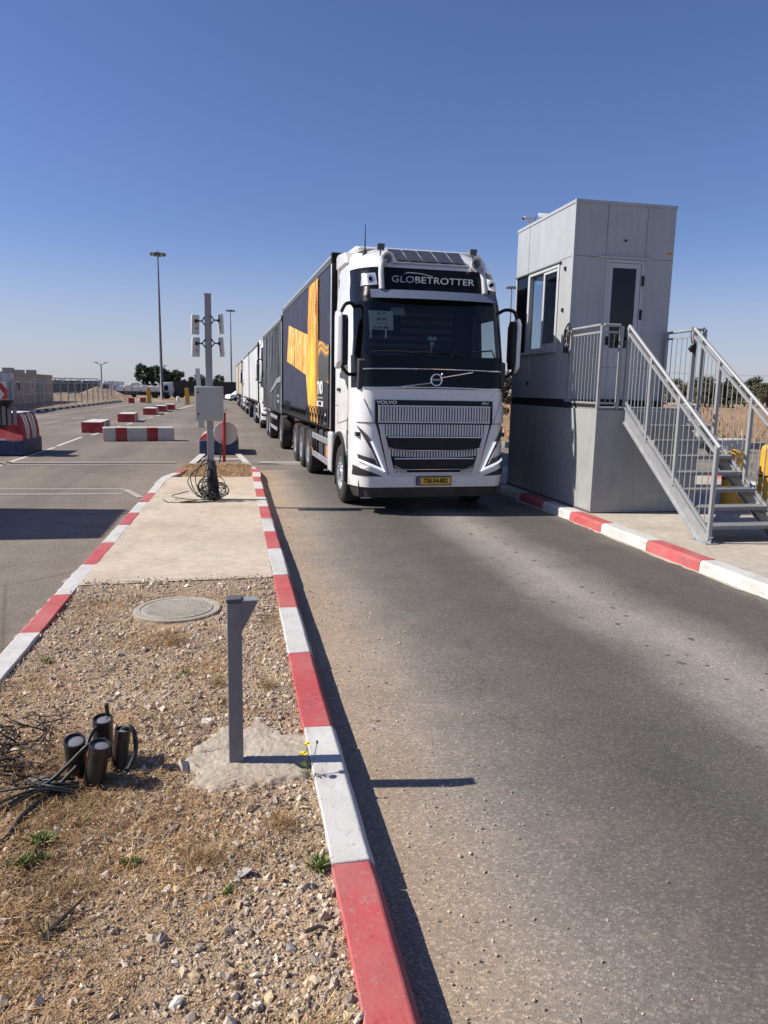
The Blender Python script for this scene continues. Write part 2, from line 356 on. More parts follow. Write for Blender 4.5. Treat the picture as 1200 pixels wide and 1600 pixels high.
def flame_print():
    k = NT('golden_silk_print')
    f = k.noise(1.15, 2.5, rough=0.45, dist=1.6, stretch=(1, 1.5, 0.42))
    g = k.noise(2.6, 2, dist=1.0, stretch=(1, 1.5, 0.30))
    f = k.math('ADD', k.math('MULTIPLY', f, 0.75), k.math('MULTIPLY', g, 0.25))
    c = k.ramp(f, [(0.30, (0.16, 0.10, 0.055)), (0.40, (0.30, 0.16, 0.06)), (0.46, (0.78, 0.36, 0.05)), (0.50, (0.95, 0.70, 0.30)), (0.54, (0.84, 0.42, 0.05)), (0.60, (0.50, 0.22, 0.05)), (0.68, (0.88, 0.50, 0.08)), (0.78, (0.34, 0.17, 0.06))])
    X = k.xyz(); wob = k.math('MULTIPLY', k.math('SUBTRACT', k.noise(1.1, 3), 0.5), 1.5)
    dy = k.math('MULTIPLY', k.math('SUBTRACT', k.math('ADD', X[1], wob), 4.65), 1.25); dz = k.math('MULTIPLY', k.math('SUBTRACT', X[2], 2.25), .72)
    r = k.math('SQRT', k.math('ADD', k.math('POWER', dy, 2.0), k.math('POWER', dz, 2.0)))
    c = k.mix(k.ramp(r, [(0.25, 0.95), (1.15, 0.0)]), c, k.ramp(r, [(0.2, (0.95, 0.66, 0.012)), (0.6, (0.88, 0.38, 0.02)), (1.0, (0.6, 0.2, 0.02))]))
    return k.fin(c, 0.55, 0.0, None, 0.25)
def swirl_print():
    k = NT('dark_gold_wisp_print')
    wv = k.n('ShaderNodeTexWave'); wv.wave_type = 'BANDS'; wv.bands_direction = 'Z'
    wv.inputs['Scale'].default_value = 0.55; wv.inputs['Distortion'].default_value = 7; wv.inputs['Detail'].default_value = 1.5
    k.l(k.tc.outputs['Object'], wv.inputs['Vector'])
    c = k.ramp(wv.outputs['Fac'], [(0.0, (0.055, 0.055, 0.045)), (0.72, (0.075, 0.072, 0.055)), (0.88, (0.40, 0.20, 0.04)), (0.96, (0.75, 0.42, 0.06)), (1.0, (0.30, 0.14, 0.03))])
    return k.fin(c, 0.42, 0.0, None, 0.4)
def crinkle(name, dark, mid, light, sc=(1, 1.1, 0.25), bs=2.2):
    k = NT(name)
    c = k.ramp(k.noise(1.3, 7, rough=0.65, dist=0.6, stretch=sc), [(0.26, dark), (0.5, mid), (0.64, light), (0.76, mid)])
    n = k.bump(k.noise(bs, 5, stretch=(1, 1, 0.4)), 0.7, 0.05)
    return k.fin(c, 0.6, 0.0, n, 0.22)
M['lane'] = asphalt_lane(); M['yard'] = asphalt_yard()
M['slab'] = concrete('island_concrete', (0.60, 0.51, 0.395)); M['pave'] = concrete('pavement_concrete', (0.53, 0.475, 0.395))
M['footing'] = concrete('rough_footing', (0.46, 0.40, 0.325), 2.2); M['barrierwhite'] = kerb_paint('barrier_white_paint', (0.66, 0.645, 0.61), 0.35)
M['barrierred'] = kerb_paint('barrier_red_paint', (0.42, 0.03, 0.035), 0.14)
M['kerbwhite'] = kerb_paint('kerb_white_paint', (0.61, 0.595, 0.565), 0.26); M['kerbred'] = kerb_paint('kerb_red_paint', (0.50, 0.085, 0.09), 0.16)
M['linewhite'] = kerb_paint('line_white_paint', (0.62, 0.58, 0.52), 0.5)
M['lineworn'] = kerb_paint('line_worn_paint', (0.42, 0.38, 0.335), 0.6)
M['manhole'] = concrete('manhole_concrete', (0.44, 0.40, 0.335), 3.0, (0.30, 0.25, 0.19))
M['soil'] = soil()
M['stone'] = attr_mat('pale_stones', 0.85, 0.5, 70); M['straw'] = attr_mat('dry_straw', 0.8)
M['field'] = field_mat('dry_field', (0.36, 0.22, 0.12), (0.44, 0.29, 0.165), (0.56, 0.31, 0.18))
M['terrain'] = field_mat('dry_terrain', (0.30, 0.21, 0.13), (0.34, 0.25, 0.165), (0.38, 0.27, 0.18), 0.02)
M['dirt'] = field_mat('bare_dirt', (0.34, 0.25, 0.165), (0.40, 0.30, 0.20), (0.45, 0.34, 0.24), 0.2)
M['rubblepale'] = field_mat('pale_rubble', (0.45, 0.40, 0.35), (0.55, 0.50, 0.45), (0.62, 0.56, 0.50), 0.6)
M['flame'] = flame_print(); M['swirl'] = swirl_print()
M['crinkdark'] = crinkle('dark_grey_print_pvc', (0.014, 0.015, 0.018), (0.032, 0.034, 0.039), (0.14, 0.15, 0.16))
M['crinkwhite'] = crinkle('pale_grey_pvc', (0.34, 0.35, 0.36), (0.50, 0.51, 0.52), (0.66, 0.66, 0.65))
M['crinktan'] = crinkle('tan_pvc', (0.30, 0.24, 0.17), (0.42, 0.35, 0.26), (0.58, 0.53, 0.46))
M['leaf'] = attr_mat('tree_leaves', 0.6, 0, 3)

# ------------------------------------------------------------------ mesh helpers
class MB:
    def __init__(s): s.v = []; s.f = []; s.mi = []; s.cur = 0
    def add(s, vs, fs):
        b = len(s.v); s.v += [tuple(p) for p in vs]
        for f in fs: s.f.append([b + i for i in f]); s.mi.append(s.cur)
    def box(s, x0, x1, y0, y1, z0, z1):
        s.add([(x0, y0, z0), (x1, y0, z0), (x1, y1, z0), (x0, y1, z0), (x0, y0, z1), (x1, y0, z1), (x1, y1, z1), (x0, y1, z1)],
              [(0, 3, 2, 1), (4, 5, 6, 7), (0, 1, 5, 4), (1, 2, 6, 5), (2, 3, 7, 6), (3, 0, 4, 7)])
        return s
    def bar(s, p0, p1, wd, ht, up=(0, 0, 1)):
        p0, p1 = Vector(p0), Vector(p1); d = (p1 - p0).normalized(); u = Vector(up)
        if abs(d.dot(u)) > 0.98: u = Vector((0, 1, 0))
        a = d.cross(u).normalized(); b = a.cross(d).normalized(); a = a * wd / 2; b = b * ht / 2
        s.add([p0 - a - b, p0 + a - b, p0 + a + b, p0 - a + b, p1 - a - b, p1 + a - b, p1 + a + b, p1 - a + b],
              [(0, 3, 2, 1), (4, 5, 6, 7), (0, 1, 5, 4), (1, 2, 6, 5), (2, 3, 7, 6), (3, 0, 4, 7)])
        return s
    def tube(s, pts, r, n=8, cap=True):
        pts = [Vector(p) for p in pts]; rs = r if isinstance(r, (list, tuple)) else [r] * len(pts)
        vs = []; fs = []; prev = None
        for i, p in enumerate(pts):
            d = (pts[min(i + 1, len(pts) - 1)] - pts[max(i - 1, 0)]).normalized()
            if prev is None:
                a = d.orthogonal().normalized()
            else:
                a = (prev - d * prev.dot(d)); a = a.normalized() if a.length > 1e-6 else d.orthogonal().normalized()
            prev = a; b = d.cross(a)
            for k in range(n):
                t = 2 * PI * k / n; vs.append(p + (a * math.cos(t) + b * math.sin(t)) * rs[i])
        for i in range(len(pts) - 1):
            for k in range(n):
                k2 = (k + 1) % n; fs.append((i * n + k, i * n + k2, (i + 1) * n + k2, (i + 1) * n + k))
        if cap: fs.append(tuple(range(n - 1, -1, -1))); fs.append(tuple(range((len(pts) - 1) * n, len(pts) * n)))
        s.add(vs, fs); return s
    def lathe(s, prof, n=24, axis='Z', c=(0, 0, 0), cap=True):
        # prof: (radius, height)
        vs = []; fs = []; c = Vector(c)
        for (r, h) in prof:
            for k in range(n):
                t = 2 * PI * k / n; a, b = r * math.cos(t), r * math.sin(t)
                vs.append(c + Vector({'Z': (a, b, h), 'X': (h, a, b), 'Y': (b, h, a)}[axis]))
        for i in range(len(prof) - 1):
            for k in range(n):
                k2 = (k + 1) % n; fs.append((i * n + k, i * n + k2, (i + 1) * n + k2, (i + 1) * n + k))
        if cap: fs.append(tuple(range(n - 1, -1, -1))); fs.append(tuple(range((len(prof) - 1) * n, len(prof) * n)))
        s.add(vs, fs); return s
    def prism(s, poly, axis, a, b):
        # poly in the two other axes, extruded from a to b along axis
        def P(u, v, t): return {'X': (t, u, v), 'Y': (u, t, v), 'Z': (u, v, t)}[axis]
        n = len(poly); vs = [P(u, v, a) for u, v in poly] + [P(u, v, b) for u, v in poly]
        fs = [tuple(range(n - 1, -1, -1)), tuple(range(n, 2 * n))] + [(i, (i + 1) % n, n + (i + 1) % n, n + i) for i in range(n)]
        s.add(vs, fs); return s
    def build(s, name, mats, parent=None, bevel=0.0, smooth=30, loc=None, seg=2, fixn=True):
        me = bpy.data.meshes.new(name); me.from_pydata([tuple(p) for p in s.v], [], s.f)
        mats = mats if isinstance(mats, (list, tuple)) else [mats]
        for m in mats: me.materials.append(m)
        if len(mats) > 1: me.polygons.foreach_set('material_index', s.mi)
        return finish(me, name, parent, bevel, smooth, loc, seg, fixn)

def finish(me, name, parent=None, bevel=0.0, smooth=30, loc=None, seg=2, fixn=True):
    if fixn:
        bm = bmesh.new(); bm.from_mesh(me); bmesh.ops.recalc_face_normals(bm, faces=bm.faces); bm.to_mesh(me); bm.free()
    me.update()
    if smooth:
        me.polygons.foreach_set('use_smooth', [True] * len(me.polygons)); me.set_sharp_from_angle(angle=math.radians(smooth))
    o = bpy.data.objects.new(name, me); COL.objects.link(o)
    if parent is not None: o.parent = parent
    if loc is not None: o.location = loc
    if bevel:
        b = o.modifiers.new('bevel', 'BEVEL'); b.width = bevel; b.segments = seg; b.limit_method = 'ANGLE'; b.angle_limit = math.radians(40)
    return o

def tag(o, label, cat, group=None, kind=None):
    o['label'] = label; o['category'] = cat
    if group: o['group'] = group
    if kind: o['kind'] = kind
    return o
def thing(name, label, cat, loc=(0, 0, 0), rz=0.0, group=None):
    o = bpy.data.objects.new(name, None); COL.objects.link(o); o.empty_display_size = 0.1
    o.location = loc; o.rotation_euler = (0, 0, rz)
    return tag(o, label, cat, group)
def struct(o): o['kind'] = 'structure'; return o
def dup(root, loc=None, rz=None, label=None, group=None):
    r = root.copy(); COL.objects.link(r)
    if loc is not None: r.location = loc
    if rz is not None: r.rotation_euler = (0, 0, rz)
    if label: r['label'] = label
    if group: r['group'] = group
    for ch in list(root.children):
        c = ch.copy(); COL.objects.link(c); c.parent = r
        for g in list(ch.children):
            d = g.copy(); COL.objects.link(d); d.parent = c
    return r
def copy_part(o, parent, loc=None):
    c = o.copy(); COL.objects.link(c); c.parent = parent
    if loc is not None: c.location = loc
    for g in list(o.children):
        d = g.copy(); COL.objects.link(d); d.parent = c
    return c

def text(name, s, size, m, parent, mat, extrude=0.002, sx=1.0, shear=0.0, align='CENTER', spacing=1.0, bold=0.0):
    cu = bpy.data.curves.new(name, 'FONT'); cu.body = s; cu.size = size; cu.extrude = extrude; cu.shear = shear
    cu.align_x = align; cu.align_y = 'CENTER'; cu.space_character = spacing; cu.offset = bold
    t = bpy.data.objects.new('tmp_text', cu); COL.objects.link(t)
    dg = bpy.context.evaluated_depsgraph_get(); dg.update()
    me = bpy.data.meshes.new_from_object(t.evaluated_get(dg)); bpy.data.objects.remove(t)
    me.transform(mat @ Matrix.Diagonal((sx, 1, 1, 1))); me.materials.clear(); me.materials.append(m); me.name = name
    o = bpy.data.objects.new(name, me); COL.objects.link(o); o.parent = parent
    return o
def M_front(x, y, z, tilt=0.0):      # lettering facing -Y
    return Matrix.Translation((x, y, z)) @ Matrix.Rotation(PI / 2 - tilt, 4, 'X')
def M_left(x, y, z):                 # lettering facing -X, reading towards -Y
    return Matrix.Translation((x, y, z)) @ Matrix(((0, 0, -1, 0), (-1, 0, 0, 0), (0, 1, 0, 0), (0, 0, 0, 1)))

def np_mesh(name, V, Fq, m, tone=None, parent=None, smooth=False):
    """fast mesh from arrays; Fq is (n,3) or (n,4); tone is a colour per vertex"""
    me = bpy.data.meshes.new(name); n = len(V); k = Fq.shape[1]; nf = len(Fq)
    me.vertices.add(n); me.vertices.foreach_set('co', V.astype(np.float32).ravel())
    me.loops.add(nf * k); me.loops.foreach_set('vertex_index', Fq.astype(np.int32).ravel())
    me.polygons.add(nf); me.polygons.foreach_set('loop_start', np.arange(0, nf * k, k, dtype=np.int32))
    if tone is not None:
        a = me.color_attributes.new('tone', 'FLOAT_COLOR', 'POINT')
        a.data.foreach_set('color', np.concatenate([tone, np.ones((n, 1))], 1).astype(np.float32).ravel())
    me.materials.append(m); me.update(calc_edges=True); me.validate()
    me.polygons.foreach_set('use_smooth', [bool(smooth)] * nf)
    o = bpy.data.objects.new(name, me); COL.objects.link(o)
    if parent is not None: o.parent = parent
    return o

def sheet(name, xs, ys, zf, m):
    xs, ys = np.array(xs), np.array(ys)
    X, Y = np.meshgrid(xs, ys); Z = np.array([[zf(x, y) for x in xs] for y in ys])
    V = np.stack([X, Y, Z], -1).reshape(-1, 3); nx, ny = len(xs), len(ys)
    i = np.arange(nx - 1)[None, :] + np.arange(ny - 1)[:, None] * nx; i = i.ravel()
    return np_mesh(name, V, np.stack([i, i + 1, i + nx + 1, i + nx], 1), m, smooth=True)
def flat_poly(name, pts, z, m):
    me = bpy.data.meshes.new(name); me.from_pydata([(x, y, z) for x, y in pts], [], [list(range(len(pts)))]); me.materials.append(m)
    o = bpy.data.objects.new(name, me); COL.objects.link(o); return o
def ns(x, y, z=0.0, s=1.0): return mnoise.noise(Vector((x * s, y * s, z)))

# ------------------------------------------------------------------ ground, roads, kerbs, markings
def terrain_z(x, y):
    t = min(1.0, max(0.0, (y - 97) / 45.0)); t = t * t * (3 - 2 * t)
    lo = -0.06 - 0.55 * t * (1 if x < 25 else max(0.0, 1 - (x - 25) / 30))
    return lo + (0.25 * ns(x, y, 3.0, 0.02) * t)
xs = np.concatenate([-np.geomspace(3500, 60, 24), np.linspace(-50, 50, 26), np.geomspace(60, 3500, 24)])
ys = np.concatenate([[-60, -20, 0, 20, 45, 70, 90], np.linspace(97, 160, 12), np.geomspace(175, 6000, 24)])
struct(sheet('terrain', xs, ys, terrain_z, M['terrain']))
struct(flat_poly('yard_asphalt', [(-12.75, -25), (19.0, -25), (19.0, 24.2), (9.0, 24.6), (7.0, 100), (-10.5, 100), (-12.45, 78), (-12.75, 50)], 0.0, M['yard']))
struct(flat_poly('lane_asphalt', [(0.5, -3), (5.04, -3), (5.04, 17.5), (0.5, 17.5)], 0.004, M['lane']))
struct(sheet('field', np.linspace(8.8, 150, 110), np.concatenate([np.linspace(25.0, 60, 50), np.linspace(62, 150, 40)]),
             lambda x, y: 0.02 + 0.22 * max(0, ns(x, y, 1.0, 0.13)) + 0.10 * ns(x, y, 5.0, 0.5) * min(1, (y - 25) / 5) + min(0.25, (y - 25) * 0.02), M['field']))
struct(sheet('bare_dirt', np.linspace(-90, -12.9, 90), np.linspace(40, 122, 70),
             lambda x, y: 0.05 + 0.10 * ns(x, y, 2.0, 0.2) - 0.004 * max(0, y - 97) - max(0.0, (y - 97) / 25) * 0.3, M['dirt']))

def kerb(name, segs, xa, xb, road_side, mats, h=0.14, chamf=0.025):
    """segs: (y0, y1, colour index); xa/xb: functions of y for the two edges; chamfered on the road side"""
    m = MB()
    for (y0, y1, c) in segs:
        m.cur = c
        y0 += 0.003; y1 -= 0.003; j = rnd.uniform(-0.004, 0.004); hz = h + rnd.uniform(-0.003, 0.003)
        def sec(y):
            a, b = xa(y) + j, xb(y) + j
            q = lambda amp, k: amp * ns(y, k * 3.1, xa(0) + k, 5.0)
            s = 1 if road_side > 0 else -1
            lo, hi = (a, b) if s > 0 else (b, a)            # hi = road edge
            return [(lo, y, -0.06), (lo + q(.006, 1), y, hz + q(.004, 2)), (hi - s * chamf + q(.005, 3), y, hz + q(.004, 4)), (hi + q(.005, 5), y, hz - chamf + q(.006, 6)), (hi + s * 0.012, y, -0.06)]
        n = 5; K = 7; S = [sec(y0 + (y1 - y0) * t / K) for t in range(K + 1)]
        m.add([p for q_ in S for p in q_], [(0, 1, 2, 3, 4), tuple(K * n + i for i in (4, 3, 2, 1, 0))] + [(t * n + i, t * n + (i + 1) % n, (t + 1) * n + (i + 1) % n, (t + 1) * n + i) for t in range(K) for i in range(n)])
    return struct(m.build(name, mats, bevel=0.006, smooth=40))
KM = [M['kerbwhite'], M['kerbred'], M['darkkerb']]
def alt(bounds, first):
    return [(bounds[i], bounds[i + 1], (first + i) % 2) for i in range(len(bounds) - 1)]
rb = [-2.0, -0.9, 0.25, 1.40, 2.56, 3.73, 4.88, 5.95, 7.05, 8.24, 9.28, 10.25, 11.3, 12.3, 13.3, 14.3, 15.1]
kerb('kerb', alt(rb, 0), lambda y: 0.345, lambda y: 0.515, 1, KM)
lb = [1.2, 2.3, 3.4, 4.5, 5.58, 6.61, 7.72, 8.8, 9.9, 10.85, 11.87, 12.87, 14.1]
kerb('kerb', alt(lb, 1), lambda y: -1.60 + 0.0135 * (y - 4.5), lambda y: -1.435 + 0.0135 * (y - 4.5), -1, KM)
rk = [-1.0, 0.1, 1.2, 2.3, 3.5, 4.7, 5.9, 7.12, 8.2, 9.38, 10.38, 11.4, 12.45, 13.5, 14.5, 15.5, 16.5, 17.5]
kerb('kerb', alt(rk, 0), lambda y: 5.045, lambda y: 5.25, -1, KM)
def ragged_strip(name, x_in, side, y0, y1, w_, z, m, seed):
    pts = []; n = int((y1 - y0) / .06)
    a = [(x_in(y0 + (y1 - y0) * i / n), y0 + (y1 - y0) * i / n) for i in range(n + 1)]
    b = [(x + side * max(.004, w_ * (.55 + .75 * ns(y, seed, 1.0, 1.1) + .45 * ns(y, seed, 4.0, 6.0))), y) for x, y in a]
    V = [(x, y, z) for x, y in a] + [(x, y, z) for x, y in b]
    me = bpy.data.meshes.new(name); me.from_pydata(V, [], [(i, i + 1, n + 2 + i, n + 1 + i) for i in range(n)]); me.materials.append(m)
    return struct(finish(me, name, fixn=True, smooth=0))
ragged_strip('kerb_mortar', lambda y: -1.60 + 0.0135 * (y - 4.5), -1, 1.2, 14.0, .13, .005, M['lineworn'], 3.0)
ragged_strip('kerb_mortar', lambda y: 5.04, -1, 2.0, 12.5, .10, .009, M['pave'], 7.0)
# dropped kerbs that taper towards the tip of the island
def drop_kerb(path, w_, cols):
    m = MB()
    for i in range(len(path) - 1):
        m.cur = cols[i]
        (x0, y0, h0), (x1, y1, h1) = path[i], path[i + 1]
        d = Vector((x1 - x0, y1 - y0, 0)).normalized(); nrm = Vector((-d.y, d.x, 0)) * w_ / 2
        p, q = Vector((x0, y0, 0)) + d * 0.003, Vector((x1, y1, 0)) - d * 0.003
        V = [p - nrm, p + nrm, q + nrm, q - nrm]
        m.add([(v.x, v.y, -0.06) for v in V] + [(V[0].x, V[0].y, h0), (V[1].x, V[1].y, h0), (V[2].x, V[2].y, h1), (V[3].x, V[3].y, h1)],
              [(0, 3, 2, 1), (4, 5, 6, 7), (0, 1, 5, 4), (1, 2, 6, 5), (2, 3, 7, 6), (3, 0, 4, 7)])
    return struct(m.build('kerb', KM, bevel=0.006, smooth=40))
drop_kerb([(0.43, 15.1, .14), (0.455, 16.1, .12), (0.42, 17.3, .06), (0.36, 18.2, .03)], 0.17, [0, 1, 0])
drop_kerb([(-1.395, 14.1, .14), (-1.34, 15.2, .14), (-1.20, 16.0, .12), (-1.12, 17.2, .08), (-1.08, 18.2, .03)], 0.17, [0, 0, 1, 0])
struct(flat_poly('island_slab', [(-1.43, 6.9), (0.345, 6.98), (0.345, 15.1), (-1.28, 15.1)], 0.137, M['slab']))
struct(flat_poly('island_apron', [(-1.28, 15.15), (0.36, 15.15), (0.37, 18.6), (-1.05, 18.6)], 0.05, M['pave']))
struct(flat_poly('pavement', [(5.25, -3), (11.0, -3), (11.0, 17.0), (5.25, 17.0)], 0.130, M['pave']))

# soil of the island
def soil_z(x, y):
    e = min(x + 1.45, 0.345 - x)
    v = 0.112 + 0.020 * ns(x, y, 0.3, 1.7) + 0.012 * ns(x, y, 1.3, 5.0) + 0.006 * ns(x, y, 4.3, 14.0)
    if y > 6.3: v = v + (0.128 - v) * min(1, (y - 6.3) / 0.6) + 0.006 * ns(x, y, 2, 6)
    return v
struct(sheet('soil', np.linspace(-1.47, 0.347, 92), np.concatenate([np.linspace(0.5, 4.5, 190), np.linspace(4.53, 7.05, 90)]), soil_z, M['soil']))
def patch_z(x, y): return 0.06 + 0.03 * (1 - ((x + 0.45) / 0.9) ** 2) + 0.03 * ns(x, y, 0.7, 3.0)
struct(sheet('dry_grass_bed', np.linspace(-1.18, 0.33, 30), np.linspace(15.5, 18.3, 40), patch_z, M['soil']))

# ---- loose stones, straw
g_ = (1 + 5 ** .5) / 2
ICO = np.array([(-1, g_, 0), (1, g_, 0), (-1, -g_, 0), (1, -g_, 0), (0, -1, g_), (0, 1, g_), (0, -1, -g_), (0, 1, -g_), (g_, 0, -1), (g_, 0, 1), (-g_, 0, -1), (-g_, 0, 1)]) / math.sqrt(1 + g_ * g_)
ICF = np.array([(0, 11, 5), (0, 5, 1), (0, 1, 7), (0, 7, 10), (0, 10, 11), (1, 5, 9), (5, 11, 4), (11, 10, 2), (10, 7, 6), (7, 1, 8), (3, 9, 4), (3, 4, 2), (3, 2, 6), (3, 6, 8), (3, 8, 9), (4, 9, 5), (2, 4, 11), (6, 2, 10), (8, 6, 7), (9, 8, 1)])
def rot_mats(rng, n):
    q = rng.normal(size=(n, 4)); q /= np.linalg.norm(q, axis=1)[:, None]; w_, x, y, z = q.T
    return np.stack([np.stack([1 - 2 * (y * y + z * z), 2 * (x * y - z * w_), 2 * (x * z + y * w_)], -1),
                     np.stack([2 * (x * y + z * w_), 1 - 2 * (x * x + z * z), 2 * (y * z - x * w_)], -1),
                     np.stack([2 * (x * z - y * w_), 2 * (y * z + x * w_), 1 - 2 * (x * x + y * y)], -1)], 1)
STONE_COLS = np.array([(0.54, 0.43, 0.31), (0.47, 0.36, 0.25), (0.62, 0.53, 0.42), (0.40, 0.34, 0.28), (0.55, 0.41, 0.25), (0.29, 0.25, 0.21), (0.70, 0.63, 0.54), (0.50, 0.37, 0.28)])
def stones(rng, P, size):
    n = len(P)
    rad = rng.uniform(0.45, 1.2, (n, 12, 1)); sc = rng.uniform(0.5, 1.4, (n, 1, 3)); sc[:, :, 2] *= 0.7
    V = ICO[None] * rad * sc
    V = np.einsum('nij,nkj->nki', rot_mats(rng, n), V) * size[:, None, None] + P[:, None, :]
    Fc = (ICF[None] + (np.arange(n) * 12)[:, None, None]).reshape(-1, 3)
    col = STONE_COLS[rng.choice(8, n, p=[.22, .2, .13, .1, .13, .08, .04, .10])] * rng.uniform(0.75, 1.12, (n, 1))
    return V.reshape(-1, 3), Fc, np.repeat(col, 12, 0)
def scatter_gravel():
    rng = np.random.default_rng(5); N = 60000
    x = rng.uniform(-1.46, 0.345, N); y = 1.2 + 5.75 * rng.uniform(0, 1, N) ** 1.25
    size = np.clip(np.exp(rng.normal(math.log(0.0056), 0.56, N)), 0.0024, 0.026)
    dens = np.array([0.62 + 0.75 * ns(a, b, 8.0, 1.6) + 0.28 * (a > -0.2) - 0.25 * (a < -0.6 and 2.6 < b < 4.2) for a, b in zip(x, y)])
    keep = rng.uniform(0, 1, N) < np.clip(dens + 0.12, 0.12, 1.0)
    foot = (((x - 0.10) / 0.27) ** 2 + ((y - 3.46) / np.where(y > 3.46, 0.35, 0.23)) ** 2) < 1
    keep_ = ~(foot & (rng.uniform(0, 1, N) < 0.93))
    hole = (((x + 0.48) / 0.37) ** 2 + ((y - 6.08) / 0.42) ** 2) < 1
    keep &= keep_
    keep &= ~(hole & (rng.uniform(0, 1, N) < 0.97))
    x, y, size = x[keep], y[keep], size[keep]
    # the far part of the bed only shows the coarser pieces
    far = (y > 4.5) & (size < 0.005); size[far] = size[far] * 1.35
    z = np.array([soil_z(a, b) for a, b in zip(x, y)]) + size * 0.22
    V, Fc, C = stones(rng, np.stack([x, y, z], 1), size)
    o = np_mesh('gravel', V, Fc, M['stone'], C)
    tag(o, 'loose pale gravel spread over the brown soil of the island', 'gravel', kind='stuff')
    n = 420; x = rng.uniform(-1.4, .34, n); y = 6.93 + np.abs(rng.normal(0, .07, n)); s = np.clip(np.exp(rng.normal(math.log(.006), .45, n)), .003, .016)
    V, Fc, C = stones(rng, np.stack([x, y, .137 + s * .35], 1), s)
    o = np_mesh('grit', V, Fc, M['stone'], C); tag(o, 'gravel spilling over the near edge of the concrete slab', 'grit', kind='stuff')
    # grit on the lane along the kerb
    n = 2600; u = rng.uniform(0, 1, n)
    x = 0.56 + np.abs(rng.normal(0, 0.42, n)); y = 1.4 + 11 * u ** 1.6; s = np.clip(np.exp(rng.normal(math.log(0.0036), 0.5, n)), 0.0016, 0.014)
    V, Fc, C = stones(rng, np.stack([x, y, 0.004 + s * 0.4], 1), s)
    o = np_mesh('grit', V, Fc, M['stone'], C * 0.85); tag(o, 'small grit and pebbles along the island kerb on the lane', 'grit', kind='stuff')
scatter_gravel()

def blades(rng, P, length, width, lift, col, curl=0.35):
    """thin two-segment blades; lift = tilt above the ground in radians"""
    n = len(P); a = rng.uniform(0, 2 * PI, n); d = np.stack([np.cos(a) * np.cos(lift), np.sin(a) * np.cos(lift), np.sin(lift)], 1)
    s = np.stack([-np.sin(a), np.cos(a), np.zeros(n)], 1) * (width / 2)[:, None]
    b = np.stack([-np.sin(a), np.cos(a), np.zeros(n)], 1) * (length * rng.normal(0, curl, n))[:, None]
    dn = np.zeros((n, 3)); dn[:, 2] = -length * np.abs(rng.normal(0, 0.10, n)) * (lift > 0.3)
    m_ = P + d * (length * 0.5)[:, None] + b * 0.35; t = P + d * length[:, None] + b + dn
    V = np.stack([P - s, P + s, m_ - s * 0.8, m_ + s * 0.8, t - s * 0.15, t + s * 0.15], 1).reshape(-1, 3)
    q = np.array([(0, 1, 3, 2), (2, 3, 5, 4)]); Fc = (q[None] + (np.arange(n) * 6)[:, None, None]).reshape(-1, 4)
    return V, Fc, np.repeat(col, 6, 0)
